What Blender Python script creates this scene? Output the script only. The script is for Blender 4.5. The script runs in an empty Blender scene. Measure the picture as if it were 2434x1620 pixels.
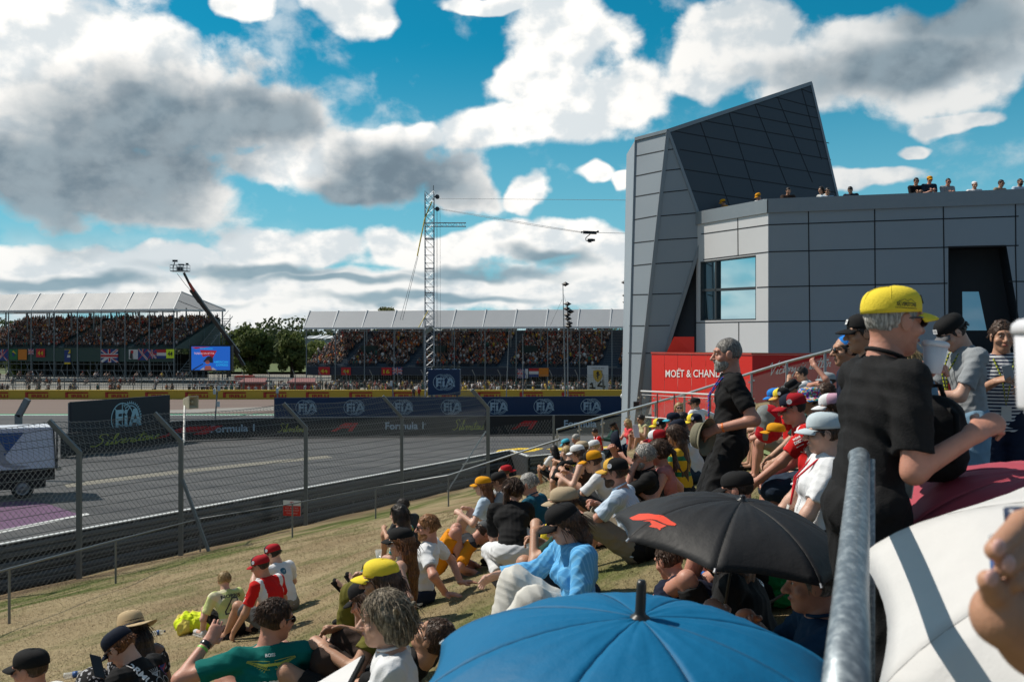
import bpy, bmesh, math, random
import numpy as np
from mathutils import Vector, Matrix
from mathutils.bvhtree import BVHTree
random.seed(7); rng=np.random.default_rng(7)
S=bpy.context.scene
R=math.radians
# ---------------------------------------------------------------- camera
F=2366.0; HZ=820.0; CX=1217.0; H=7.0          # focal length and horizon in photo pixels, eye height over the track
cd=bpy.data.cameras.new("camera"); cam=bpy.data.objects.new("camera",cd); S.collection.objects.link(cam)
cam.location=(0,0,H); cam.rotation_euler=(R(90),0,0)
cd.lens=F/2434*36; cd.sensor_width=36; cd.shift_y=10/2434; cd.clip_start=.05; cd.clip_end=6000
cd.dof.use_dof=True; cd.dof.focus_distance=16; cd.dof.aperture_fstop=7.0
S.camera=cam
S.render.resolution_x=1024; S.render.resolution_y=681
S.view_settings.view_transform='Standard'; S.view_settings.look='None'; S.view_settings.gamma=1
S.view_settings.exposure=0.0
S.cycles.max_bounces=6; S.cycles.transparent_max_bounces=16
# ---------------------------------------------------------------- node helper
class NT:
    def __init__(s,nt): s.nt=nt
    def n(s,t,**k):
        x=s.nt.nodes.new(t)
        for a,b in k.items(): setattr(x,a,b)
        return x
    def put(s,sock,v):
        if v is None: return
        if isinstance(v,bpy.types.NodeSocket): s.nt.links.new(v,sock)
        else: sock.default_value=v
    def m(s,op,a,b=None,c=None,clamp=False):
        x=s.n('ShaderNodeMath',operation=op,use_clamp=clamp); s.put(x.inputs[0],a); s.put(x.inputs[1],b); s.put(x.inputs[2],c); return x.outputs[0]
    def v(s,op,a,b=None,out=0):
        x=s.n('ShaderNodeVectorMath',operation=op); s.put(x.inputs[0],a); s.put(x.inputs[1],b); return x.outputs[out]
    def mix(s,f,a,b,bt='MIX'):
        x=s.n('ShaderNodeMix',data_type='RGBA',blend_type=bt); s.put(x.inputs[0],f)
        for i,c in ((6,a),(7,b)):
            if not isinstance(c,bpy.types.NodeSocket) and len(c)==3: c=(*c,1)
            s.put(x.inputs[i],c)
        return x.outputs[2]
    def ss(s,x,a,b,lo=0.,hi=1.):
        k=s.n('ShaderNodeMapRange',interpolation_type='SMOOTHSTEP'); s.put(k.inputs[0],x); k.inputs[1].default_value=a; k.inputs[2].default_value=b; k.inputs[3].default_value=lo; k.inputs[4].default_value=hi; return k.outputs[0]
    def noise(s,vec,scale,detail=4,rough=.5,dist=0.,out=0):
        k=s.n('ShaderNodeTexNoise'); s.put(k.inputs['Vector'],vec); k.inputs['Scale'].default_value=scale; k.inputs['Detail'].default_value=detail; k.inputs['Roughness'].default_value=rough; k.inputs['Distortion'].default_value=dist; return k.outputs[out]
# ---------------------------------------------------------------- sky and sun
SUN=Vector((-.84,.27,1.05)).normalized()
sun_el=math.asin(SUN.z); sun_az=math.atan2(SUN.x,SUN.y)
W=bpy.data.worlds.new("World"); S.world=W; W.use_nodes=True
W.node_tree.nodes.clear(); w=NT(W.node_tree)
sk=w.n('ShaderNodeTexSky',sky_type='NISHITA',sun_disc=False); sk.sun_elevation=sun_el; sk.sun_rotation=sun_az; sk.ozone_density=2.5; sk.dust_density=.4
tc=w.n('ShaderNodeTexCoord'); sp=w.n('ShaderNodeSeparateXYZ'); w.put(sp.inputs[0],tc.outputs['Generated'])
hl_=w.m('MAXIMUM',w.m('SQRT',w.m('ADD',w.m('MULTIPLY',sp.outputs[0],sp.outputs[0]),w.m('MULTIPLY',sp.outputs[1],sp.outputs[1]))),.05)
U=w.m('MULTIPLY',w.m('ARCTAN2',sp.outputs[0],sp.outputs[1]),2.366); V=w.m('MULTIPLY',w.m('DIVIDE',sp.outputs[2],hl_),2.366)   # bearing and slope of the sight line
cb=w.n('ShaderNodeCombineXYZ'); w.put(cb.inputs[0],U); w.put(cb.inputs[1],V)
P0=cb.outputs[0]
V2=w.m('ADD',V,w.m('DIVIDE',w.m('MULTIPLY',V,.42),w.m('ADD',w.m('MAXIMUM',V,-.05),.2)))      # clouds flatten towards the horizon
cb2=w.n('ShaderNodeCombineXYZ'); w.put(cb2.inputs[0],U); w.put(cb2.inputs[1],V2)
big=w.noise(cb2.outputs[0],3.2,8,.50); fine=w.noise(cb2.outputs[0],8.,8,.56,.25); warp=w.noise(cb2.outputs[0],5.,3,.5,0,1)
P1=w.v('ADD',P0,w.v('MULTIPLY',w.v('SUBTRACT',warp,(.5,.5,.5)),(.16,.12,0)))
def blobs(lst,p):
    acc=None
    for (x,y,a,b) in lst:                                          # centre and radii on the sky sheet
        th=math.atan((x*1.033-1217)/2366); q=w.v('MULTIPLY',w.v('SUBTRACT',p,(th*2.366,(820-y*1.033)/1000*math.cos(th),0)),(1000/a/math.cos(th),1000/b/math.cos(th),0))
        l=w.m('SUBTRACT',1.,lenq(q))
        acc=l if acc is None else w.m('SMOOTH_MAX',acc,l,.18)
    return acc
def lenq(q):
    x=w.n('ShaderNodeVectorMath',operation='LENGTH'); w.put(x.inputs[0],q); return x.outputs['Value']
BODY=[(120,120,340,240),(340,200,250,190),(560,262,215,120),(200,390,400,130),(50,300,220,210),(400,455,140,62),(545,12,85,50),(825,22,115,82),
 (1300,90,185,120),(1250,200,160,95),(1400,220,165,100),(1150,300,180,66),(1330,290,130,68),(1120,10,130,26),(700,365,170,76),(880,385,190,100),(1050,412,120,92),(610,385,110,72),(960,308,100,38),(1210,440,66,48),
 (1720,80,165,120),(1950,130,240,160),(2200,150,220,150),(2340,60,160,160),(1620,160,90,66),(2200,295,100,32),(1370,392,66,32),(1452,400,40,24),(2010,410,140,30),(2100,345,50,22),
 (130,620,420,72),(420,598,140,46),(620,580,160,74),(760,562,130,66),(900,566,130,66),(1040,575,160,56),(1200,550,140,58),(1320,535,130,58),(1420,560,110,70),(700,670,1000,84),(1700,640,600,90)]
CORE=[(370,280,420,160),(60,400,560,190),(590,265,210,120),(300,360,420,150),(945,405,270,110),(790,430,150,60),(2200,40,260,120),(2060,150,330,100),(150,645,300,26),(600,620,310,28),(800,645,280,22),(1270,588,150,30),(1100,630,240,22),(300,692,340,16),(1000,692,340,18),(1750,650,300,30)]
fb=blobs(BODY,P1); fc=blobs(CORE,P1)
relp=w.v('ADD',cb2.outputs[0],(-.022,.030,0)); big2=w.noise(relp,3.2,8,.50)
rel=w.m('SUBTRACT',big,big2)                                      # relief: brighter where the cloud thins towards the sun
nz=w.m('ADD',w.m('MULTIPLY',w.m('SUBTRACT',big,.5),1.65),w.m('MULTIPLY',w.m('SUBTRACT',fine,.5),.8))
dens=w.m('ADD',fb,nz)
cover=w.ss(dens,-.02,.30)
hz=w.m('MULTIPLY',w.ss(V,.30,.10),w.ss(w.m('ADD',big,w.m('MULTIPLY',fine,.5)),.62,.82)); cover=w.m('MAXIMUM',cover,hz)
side=w.m('MULTIPLY',w.ss(w.m('ABSOLUTE',U),1.25,1.7),w.ss(w.m('ADD',big,w.m('MULTIPLY',fine,.25)),.58,.72)); cover=w.m('MAXIMUM',cover,side)
wisp=w.m('MULTIPLY',w.ss(w.m('ADD',big,w.m('MULTIPLY',fine,.7)),.86,1.08),.45); cover=w.m('MAXIMUM',cover,wisp)
cover=w.m('MULTIPLY',cover,w.ss(V,-.06,.0))
grey=w.ss(w.m('ADD',w.m('MULTIPLY',fc,1.25),w.m('ADD',w.m('MULTIPLY',nz,.80),w.m('MULTIPLY',rel,-.8))),-.10,.85)
lump=w.ss(w.m('ADD',w.m('ADD',w.m('MULTIPLY',fine,.5),.22),w.m('MULTIPLY',rel,3.2)),.30,.60)
white=w.mix(lump,(8.2,8.8,9.1,1),(12.6,12.2,11.6,1))
dark=w.mix(w.ss(w.m('ADD',fine,w.m('MULTIPLY',rel,2.)),.25,.75),(1.1,1.8,2.4,1),(2.3,3.3,4.0,1))
farright=w.ss(U,.1,.75); white=w.mix(w.m('MULTIPLY',farright,.42),white,(4.4,5.2,5.7,1))
lowb=w.ss(V,.34,.12); white=w.mix(w.m('MULTIPLY',lowb,.3),white,(5.8,6.7,7.2,1)); dark=w.mix(w.m('MULTIPLY',lowb,.75),dark,(2.6,4.3,5.2,1))
ccol=w.mix(w.m('MULTIPLY',grey,.88),white,dark)
skyc=w.mix(1.,sk.outputs[0],(.05,.92,.98,1),'MULTIPLY')
skyc=w.mix(w.m('MULTIPLY',w.ss(V,.75,.05),.75),skyc,(3.2,6.4,8.0,1))
skyc=w.mix(w.ss(V,-.0,-.05),skyc,(1.2,1.25,1.1,1))
col=w.mix(cover,skyc,ccol)
rest=w.m('MAXIMUM',w.ss(V,.95,1.5),w.ss(sp.outputs[1],.12,-.05)); col=w.mix(w.m('MULTIPLY',rest,.85),col,(1.0,1.9,2.9,1))   # the sky above and behind is clear blue
bg=w.n('ShaderNodeBackground'); w.put(bg.inputs[0],col); bg.inputs[1].default_value=.09
wo=w.n('ShaderNodeOutputWorld'); W.node_tree.links.new(bg.outputs[0],wo.inputs[0])
W.cycles.sampling_method='MANUAL'; W.cycles.sample_map_resolution=512
sl=bpy.data.lights.new("sun",'SUN'); sl.energy=4.8; sl.angle=R(.5); sl.color=(1,.93,.82)
so=bpy.data.objects.new("sun",sl); S.collection.objects.link(so); so.rotation_euler=SUN.to_track_quat('Z','Y').to_euler()
# ---------------------------------------------------------------- helpers
def P(px,py,d): return Vector(((px-CX)/F*d,d,(HZ-py)/F*d+H))     # point seen at a photo pixel, d metres ahead
def relu(a): return a if a>0 else 0.
def sstep(a,b,x):
    t=min(1,max(0,(x-a)/(b-a))); return t*t*(3-2*t)
NX,NY=.869,-.494; DX,DY=.494,.869
def ground(x,y):
    s=x*NX+y*NY
    z=-6.1+.195*(s+22.7)+.14*relu(x+.1*y+1.6)*sstep(0,5,s+22.7)*(1-sstep(20,29,y-1.2*x))
    c=-1.70
    h=max(0,min(1,.5+.5*(c-z)/.5)); z=c*(1-h)+z*h-.5*h*(1-h)*.5    # rounded into the terrace
    z+=.03*math.sin(x*1.3+y*.7)*math.sin(y*1.1-x*.5)
    return z+H
def G(px,py,off=0.):                                              # where the sight line through a pixel meets the bank
    d=1.5; 
    while d<60:
        p=P(px,py,d)
        if p.z<ground(p.x,p.y)+off: break
        d+=.02
    p=P(px,py,d); return Vector((p.x,p.y,ground(p.x,p.y)))
_M={}
def mat(name,c=(.5,.5,.5),rough=.6,metal=0.,var=.12,vs=6.,bump=0.,bs=60.,spec=.5,emit=None,es=1.,alpha=1.,trans=0.,coat=0.,sheen=0.,dirt=0.):
    if name in _M: return _M[name]
    m=bpy.data.materials.new(name); m.use_nodes=True; t=NT(m.node_tree); b=m.node_tree.nodes['Principled BSDF']
    b.inputs['Roughness'].default_value=rough; b.inputs['Metallic'].default_value=metal; b.inputs['Specular IOR Level'].default_value=spec
    tcn=t.n('ShaderNodeTexCoord'); o=tcn.outputs['Object']
    if var>0:
        n=t.noise(o,vs,5,.6); k=t.m('ADD',1-var,t.m('MULTIPLY',n,2*var))
        cx=t.n('ShaderNodeCombineXYZ'); [t.put(cx.inputs[i],k) for i in range(3)]
        cc=t.mix(1.,(*c,1),cx.outputs[0],'MULTIPLY')
        if dirt>0: cc=t.mix(t.m('MULTIPLY',t.ss(t.noise(o,vs*.5,6,.65),.45,.75),dirt),cc,(.09,.075,.055,1))
        t.put(b.inputs['Base Color'],cc)
        t.put(b.inputs['Roughness'],t.m('ADD',rough-.08,t.m('MULTIPLY',n,.16)))
    else: b.inputs['Base Color'].default_value=(*c,1)
    if bump>0:
        bn=t.n('ShaderNodeBump'); bn.inputs['Strength'].default_value=bump; bn.inputs['Distance'].default_value=.02; t.put(bn.inputs['Height'],t.noise(o,bs,4,.6)); t.put(b.inputs['Normal'],bn.outputs[0])
    if emit: b.inputs['Emission Color'].default_value=(*emit,1); b.inputs['Emission Strength'].default_value=es
    if trans: b.inputs['Transmission Weight'].default_value=trans; b.inputs['IOR'].default_value=1.15
    if alpha<1: b.inputs['Alpha'].default_value=alpha
    if coat: b.inputs['Coat Weight'].default_value=coat
    if sheen: b.inputs['Sheen Weight'].default_value=sheen
    _M[name]=m; return m
def translucent(m,f=.4,tint=None):
    t=NT(m.node_tree); pb=m.node_tree.nodes['Principled BSDF']; out=[n for n in m.node_tree.nodes if n.type=='OUTPUT_MATERIAL'][0]
    tr=t.n('ShaderNodeBsdfTranslucent'); mx=t.n('ShaderNodeMixShader'); mx.inputs[0].default_value=f
    bc=pb.inputs['Base Color']
    if bc.is_linked: t.put(tr.inputs[0],bc.links[0].from_socket)
    else: tr.inputs[0].default_value=bc.default_value
    t.nt.links.new(pb.outputs[0],mx.inputs[1]); t.nt.links.new(tr.outputs[0],mx.inputs[2]); t.nt.links.new(mx.outputs[0],out.inputs[0]); return m
def attrmat(name,rough=.8,var=.15,vs=3.):
    if name in _M: return _M[name]
    m=mat(name,(1,1,1),rough,var=0); t=NT(m.node_tree); a=t.n('ShaderNodeAttribute',attribute_name='col'); t.put(m.node_tree.nodes['Principled BSDF'].inputs['Base Color'],a.outputs[0]); return m
def tag(o,label=None,cat=None,group=None,kind=None):
    for k,v in (('label',label),('category',cat),('group',group),('kind',kind)):
        if v: o[k]=v
    return o
def empty(name,loc,label,cat,group=None,rz=0):
    o=bpy.data.objects.new(name,None); S.collection.objects.link(o); o.location=loc; o.rotation_euler=(0,0,rz); o.empty_display_size=.1
    return tag(o,label,cat,group)
def meshobj(name,V_,F_,mats,parent=None,smooth=False,mi=None,world=True):
    """verts in world coordinates; a parent's transform is undone so the mesh stays put"""
    me=bpy.data.meshes.new(name); V_=np.asarray(V_,dtype=np.float64)
    if parent is not None and world:
        MI=np.array(parent_mat(parent).inverted()); V_=V_@MI[:3,:3].T+MI[:3,3]
    if isinstance(F_,np.ndarray):
        n,k=F_.shape; me.vertices.add(len(V_)); me.vertices.foreach_set('co',V_.astype(np.float32).ravel())
        me.loops.add(n*k); me.loops.foreach_set('vertex_index',F_.astype(np.int32).ravel())
        me.polygons.add(n); me.polygons.foreach_set('loop_start',np.arange(0,n*k,k,dtype=np.int32)); 
        me.update(calc_edges=True)
    else: me.from_pydata([tuple(v) for v in V_],[],F_); me.update()
    for m in (mats if isinstance(mats,(list,tuple)) else [mats]): me.materials.append(m)
    if mi is not None: me.polygons.foreach_set('material_index',np.asarray(mi,dtype=np.int32))
    if smooth: me.polygons.foreach_set('use_smooth',np.ones(len(me.polygons),dtype=bool))
    o=bpy.data.objects.new(name,me); S.collection.objects.link(o)
    if parent is not None: o.parent=parent
    return o
def parent_mat(p):
    m=Matrix.LocRotScale(p.location,p.rotation_euler,p.scale)
    return parent_mat(p.parent)@m if p.parent else m
def perp(d):
    d=Vector(d).normalized(); a=Vector((0,0,1)) if abs(d.z)<.9 else Vector((1,0,0)); u=d.cross(a).normalized(); return u,d.cross(u).normalized()
class MB:
    def __init__(s): s.v=[]; s.f=[]; s.m=[]
    def add(s,vs,fs,m=0):
        k=len(s.v); s.v+= [tuple(v) for v in vs]; s.f+=[tuple(i+k for i in f) for f in fs]; s.m+=[m]*len(fs); return s
    def quad(s,a,b,c,d,m=0): return s.add([a,b,c,d],[(0,1,2,3)],m)
    def poly(s,pts,m=0): return s.add(pts,[tuple(range(len(pts)))],m)
    def box(s,c,sz,ex=(1,0,0),ey=(0,1,0),ez=(0,0,1),m=0):
        c=Vector(c); ex,ey,ez=[Vector(e)*sz[i]/2 for i,e in enumerate((ex,ey,ez))]
        vs=[c+ex*i+ey*j+ez*k for i in(-1,1) for j in(-1,1) for k in(-1,1)]
        return s.add(vs,[(0,1,3,2),(4,6,7,5),(0,4,5,1),(2,3,7,6),(0,2,6,4),(1,5,7,3)],m)
    def bar(s,a,b,w,h=None,up=(0,0,1),m=0):
        a=Vector(a); b=Vector(b); d=(b-a); L=d.length
        if L<1e-6: return s
        d/=L; up=Vector(up)
        if abs(d.dot(up))>.98: up=Vector((0,1,0))
        x=d.cross(up).normalized(); z=x.cross(d); return s.box((a+b)/2,(L,w,h or w),d,x,z,m)
    def tube(s,pts,r,n=8,m=0,caps=True):
        pts=[Vector(p) for p in pts]; rr=r if isinstance(r,(list,tuple)) else [r]*len(pts)
        u,v=perp(pts[1]-pts[0]); k=len(s.v); 
        for i,p in enumerate(pts):
            t=(pts[min(i+1,len(pts)-1)]-pts[max(i-1,0)]).normalized(); u=(u-t*u.dot(t)).normalized(); v=t.cross(u)
            for j in range(n):
                a=2*math.pi*j/n; s.v.append(tuple(p+(u*math.cos(a)+v*math.sin(a))*rr[i]))
        for i in range(len(pts)-1):
            for j in range(n):
                a=k+i*n+j; b=k+i*n+(j+1)%n; s.f.append((a,b,b+n,a+n)); s.m.append(m)
        if caps:
            s.f.append(tuple(k+j for j in range(n))[::-1]); s.f.append(tuple(k+(len(pts)-1)*n+j for j in range(n))); s.m+=[m,m]
        return s
    def lathe(s,c,prof,n=16,ax=(0,0,1),m=0):
        ax=Vector(ax).normalized(); c=Vector(c); return s.tube2([c+ax*h for r,h in prof],[r for r,h in prof],ax,n,m)
    def tube2(s,pts,rr,ax,n,m):
        u,v=perp(ax); k=len(s.v)
        for p,r in zip(pts,rr):
            for j in range(n):
                a=2*math.pi*j/n; s.v.append(tuple(p+(u*math.cos(a)+v*math.sin(a))*r))
        for i in range(len(pts)-1):
            for j in range(n):
                a=k+i*n+j; b=k+i*n+(j+1)%n; s.f.append((a,b,b+n,a+n)); s.m.append(m)
        s.f.append(tuple(k+j for j in range(n))[::-1]); s.f.append(tuple(k+(len(pts)-1)*n+j for j in range(n))); s.m+=[m,m]
        return s
    def build(s,name,mats,parent=None,smooth=False):
        return meshobj(name,s.v,s.f,mats,parent,smooth,s.m)
def thing(o,label,cat,group=None): return tag(o,label,cat,group)
# flat lettering and marks -------------------------------------------------
_T={}
def text2d(t,bold=0.,shear=0.,sp=1.,font=None):
    k=(t,bold,shear,sp)
    if k not in _T:
        c=bpy.data.curves.new('lettering','FONT'); c.body=t; c.size=1; c.offset=bold; c.shear=shear; c.space_character=sp; c.resolution_u=3; c.fill_mode='FRONT'
        o=bpy.data.objects.new('lettering',c); S.collection.objects.link(o); bpy.context.view_layer.update()
        me=bpy.data.meshes.new_from_object(o); vs=[(v.co.x,v.co.y) for v in me.vertices]; fs=[tuple(p.vertices) for p in me.polygons]
        bpy.data.objects.remove(o); bpy.data.meshes.remove(me); bpy.data.curves.remove(c)
        x0=min(v[0] for v in vs); x1=max(v[0] for v in vs); y0=min(v[1] for v in vs); y1=max(v[1] for v in vs)
        _T[k]=([(v[0]-x0,v[1]-y0) for v in vs],fs,x1-x0,y1-y0)
    return _T[k]
class Flat:
    """2-D artwork on a plane: unit coordinates, later placed by origin + two axes"""
    def __init__(s): s.v=[]; s.f=[]; s.m=[]
    def add(s,vs,fs,m=0):
        k=len(s.v); s.v+=[(a,b) for a,b in vs]; s.f+=[tuple(i+k for i in f) for f in fs]; s.m+=[m]*len(fs); return s
    def poly(s,p,m=0): return s.add(p,[tuple(range(len(p)))],m)
    def rect(s,x0,y0,x1,y1,m=0): return s.poly([(x0,y0),(x1,y0),(x1,y1),(x0,y1)],m)
    def ring(s,cx,cy,r0,r1,m=0,n=36,a0=0,a1=360,sx=1.):
        k=n if a1-a0<360 else n; vs=[]
        for i in range(k+1):
            a=R(a0+(a1-a0)*i/k); vs+=[(cx+sx*r0*math.cos(a),cy+r0*math.sin(a)),(cx+sx*r1*math.cos(a),cy+r1*math.sin(a))]
        return s.add(vs,[(2*i,2*i+1,2*i+3,2*i+2) for i in range(k)],m)
    def disc(s,cx,cy,r,m=0,n=20,sx=1.): return s.poly([(cx+sx*r*math.cos(2*math.pi*i/n),cy+r*math.sin(2*math.pi*i/n)) for i in range(n)],m)
    def stroke(s,pts,w,m=0):
        for (x0,y0),(x1,y1) in zip(pts,pts[1:]):
            L=math.hypot(x1-x0,y1-y0) or 1; nx,ny=-(y1-y0)/L*w/2,(x1-x0)/L*w/2; ex,ey=(x1-x0)/L*w*.3,(y1-y0)/L*w*.3
            s.poly([(x0+nx-ex,y0+ny-ey),(x0-nx-ex,y0-ny-ey),(x1-nx+ex,y1-ny+ey),(x1+nx+ex,y1+ny+ey)],m)
        return s
    def text(s,t,x,y,h=None,wd=None,m=0,**k):
        vs,fs,tw,th=text2d(t,**k); sx=(wd/tw) if wd else h/th; sy=(h/th) if h else sx
        return s.add([(x+a*sx,y+b*sy) for a,b in vs],fs,m)
    def place(s,name,O,ex,ey,mats,parent=None,off=.004,thick=0):
        O=Vector(O); ex=Vector(ex); ey=Vector(ey); n=ex.cross(ey).normalized()
        vs=[O+ex*a+ey*b+n*off for a,b in s.v]
        return meshobj(name,vs,s.f,mats,parent,False,s.m)
def fia(fl,cx,cy,h,m=0):
    """globe, toothed ring and the three letters; h = height of the globe"""
    r=h/2; w_=h*.035
    gx=cx-r*.36
    fl.ring(gx,cy,r-w_,r,m); fl.ring(gx,cy,r*.45-w_*.4,r*.45+w_*.4,m,sx=1.)
    for a in (0,90,180,270): fl.stroke([(gx+r*.93*math.cos(R(a+45)),cy+r*.93*math.sin(R(a+45))),(gx+r*.5*math.cos(R(a+45)),cy+r*.5*math.sin(R(a+45)))],w_,m)
    fl.stroke([(gx,cy-r*.95),(gx,cy+r*.95)],w_,m)
    g2=cx+r*.36
    fl.ring(g2,cy,r*.80-w_,r*.80,m,a0=-128,a1=128); fl.ring(g2,cy,r*.96-w_*.8,r*.96,m,a0=-128,a1=128)
    for i in range(25):
        a=R(-125+i*10.4); fl.stroke([(g2+r*.9*math.cos(a),cy+r*.9*math.sin(a)),(g2+r*1.04*math.cos(a),cy+r*1.04*math.sin(a))],h*.03,m)
def fia_letters(fl,cx,cy,h,m=0):
    r=h/2; L=h*.56; y=cy-L/2; x=cx-r*1.12
    def R4(a,b,c,d): fl.rect(x+a*h,y+b*L,x+c*h,y+d*L,m)
    R4(0,0,.13,1); R4(.13,.78,.36,1); R4(.13,.40,.33,.62)
    R4(.40,0,.53,.66); fl.disc(x+.465*h,y+.86*L,.075*h,m)
    fl.poly([(x+.58*h,y),(x+.72*h,y),(x+.90*h,y+.76*L),(x+.90*h,y+L),(x+.80*h,y+L)],m)
    fl.poly([(x+1.20*h,y),(x+1.06*h,y),(x+.88*h,y+.76*L),(x+.88*h,y+L),(x+.98*h,y+L)],m)
    R4(.70,.2,1.08,.40)
def f1logo(fl,x,y,h,m=0,sh=.55):
    """slanted double bar and numeral"""
    def q(*p): fl.poly([((a+b*sh)*h+x,b*h+y) for a,b in p],m)
    q((0,0),(.50,0),(.86,.42),(.62,.42),(.42,.42)); 
    q((0,0),(.42,0),(.62,.38),(1.55,.38),(1.55,.56),(.55,.56))
    q((.40,.62),(1.55,.62),(1.55,1),(.80,1))
    q((1.62,0),(2.02,0),(2.02,1),(1.62,1))
# script handwriting strokes: glyph -> (advance, polylines) in a unit em
GL={'S':(.62,[[(.55,.88),(.42,1.05),(.22,1.0),(.18,.8),(.4,.6),(.42,.3),(.2,.05),(-.05,.12)]]),
'V':(.55,[[(-.05,.8),(.08,1.),(.15,.5),(.2,.02),(.35,.5),(.6,1.05)]]),
'i':(.2,[[(0,.1),(.08,.45),(.08,.05),(.22,.12)],[(.12,.62),(.14,.66)]]),
'l':(.2,[[(0,.1),(.18,.7),(.2,1.),(.1,.9),(.08,.1),(.22,.12)]]),
'v':(.3,[[(0,.4),(.08,.05),(.25,.45),(.32,.4)]]),'e':(.27,[[(0,.15),(.2,.32),(.15,.46),(.04,.3),(.08,.05),(.27,.14)]]),
'r':(.25,[[(0,.1),(.06,.45),(.08,.35),(.22,.42),(.18,.1),(.26,.1)]]),'s':(.25,[[(0,.1),(.16,.48),(.1,.35),(.2,.15),(.05,.02),(.25,.1)]]),
't':(.24,[[(.05,.1),(.16,.85),(.1,.1),(.25,.12)],[(-.05,.6),(.32,.64)]]),'o':(.28,[[(.15,.45),(.02,.3),(.06,.05),(.2,.12),(.2,.4),(.15,.45),(.3,.36)]]),
'n':(.32,[[(0,.05),(.05,.42),(.06,.1),(.18,.42),(.2,.08),(.32,.12)]]),'c':(.24,[[(.2,.4),(.08,.42),(.02,.2),(.1,.04),(.25,.12)]]),
'y':(.3,[[(0,.4),(.05,.12),(.2,.4),(.22,.3),(.1,-.4),(0,-.3),(.3,.12)]]),'b':(.28,[[(0,.1),(.18,.95),(.08,.1),(.2,.08),(.22,.35),(.1,.3),(.28,.3)]]),
'w':(.42,[[(0,.4),(.05,.05),(.18,.35),(.2,.05),(.36,.44),(.42,.38)]]),'h':(.3,[[(0,.1),(.18,.95),(.05,.05),(.18,.42),(.2,.08),(.3,.12)]]),
'a':(.3,[[(.2,.42),(.04,.35),(.03,.08),(.2,.3),(.2,.05),(.3,.12)]]),'d':(.32,[[(.18,.4),(.04,.3),(.05,.06),(.2,.3),(.28,.95),(.2,.05),(.32,.1)]]),' ':(.25,[])}
def script(fl,t,x,y,h,w_,m=0,slope=0.):
    for i,c in enumerate(t):
        ad,ps=GL[c]
        for p in ps: fl.stroke([(x+(a+b*.25)*h,y+b*h+slope*(x+a*h)) for a,b in p],w_,m)
        x+=ad*h
    return x
# ================================================================ the setting
def sheet(name,pts,z,m,kind='structure'):
    o=meshobj(name,[(x,y,z) for x,y in pts],[tuple(range(len(pts)))],m); tag(o,kind=kind); return o
def objco(t,sx,sy,sz=1.,rot=0.):
    tcn=t.n('ShaderNodeTexCoord'); mp=t.n('ShaderNodeMapping'); t.put(mp.inputs[0],tcn.outputs['Object']); mp.inputs['Scale'].default_value=(sx,sy,sz); mp.inputs['Rotation'].default_value=(0,0,rot); return mp.outputs[0]
grassfar=mat('far_grass',(.075,.10,.03),.9,var=.3,vs=.05)
sheet('ground',[(-2500,-50),(2500,-50),(2500,4500),(-2500,4500)],-.06,grassfar)
# asphalt with stains, tyre streaks and fine grain
asph=mat('asphalt',(.068,.071,.076),.85,var=0,bump=.0)
t=NT(asph.node_tree); pb=asph.node_tree.nodes['Principled BSDF']
ang=math.atan2(.72,1.)
n1=t.noise(objco(t,.05,.6,1,-.30),1.,6,.6); n2=t.noise(objco(t,1,1),1.2,5,.6); n3=t.noise(objco(t,1,1),90.,2,.6)
c=t.mix(t.ss(n1,.3,.7),(.048,.050,.055,1),(.112,.112,.113,1)); c=t.mix(t.m('MULTIPLY',n2,.5),c,(.075,.075,.078,1)); c=t.mix(t.m('MULTIPLY',t.ss(n3,.5,.7),.25),c,(.16,.16,.16,1)); t.put(pb.inputs['Base Color'],c)
pb.inputs['Specular IOR Level'].default_value=.25
sheet('track',[(-160,-20),(60,-20),(60,99.5),(-160,99.5)],0,asph)
brown=mat('brown_runoff',(.17,.115,.095),.95,var=0); t=NT(brown.node_tree); pb=brown.node_tree.nodes['Principled BSDF']
c=t.mix(t.noise(objco(t,.02,.7),1.,6,.6),(.115,.082,.070,1),(.21,.155,.128,1)); t.put(pb.inputs['Base Color'],c)
sheet('run_off_area',[(-180,101.2),(60,101.2),(60,129.5),(-180,129.5)],0,brown)
green=mat('green_turf',(.02,.26,.14),.8,var=.15,vs=1.)
whitep=mat('white_paint',(.62,.63,.62),.6,var=.12,vs=2.,dirt=.3)
sheet('green_verge',[(-180,99.9),(60,99.9),(60,101.2),(-180,101.2)],.004,green)
sheet('edge_line',[(-180,99.3),(60,99.3),(60,99.9),(-180,99.9)],.004,whitep)
pale=mat('pale_concrete',(.25,.235,.215),.9,var=.2,vs=.8,dirt=.2)
sheet('pale_runoff_patch',[(-44,103),(-30,112),(-20,117),(-10,118),(-26,107),(-32,103)],.004,pale)
farpave=mat('far_pavement',(.21,.195,.165),.95,var=.25,vs=.2)
sheet('spectator_walkway',[(-200,131),(90,131),(90,240),(-200,240)],-.01,farpave)
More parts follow.
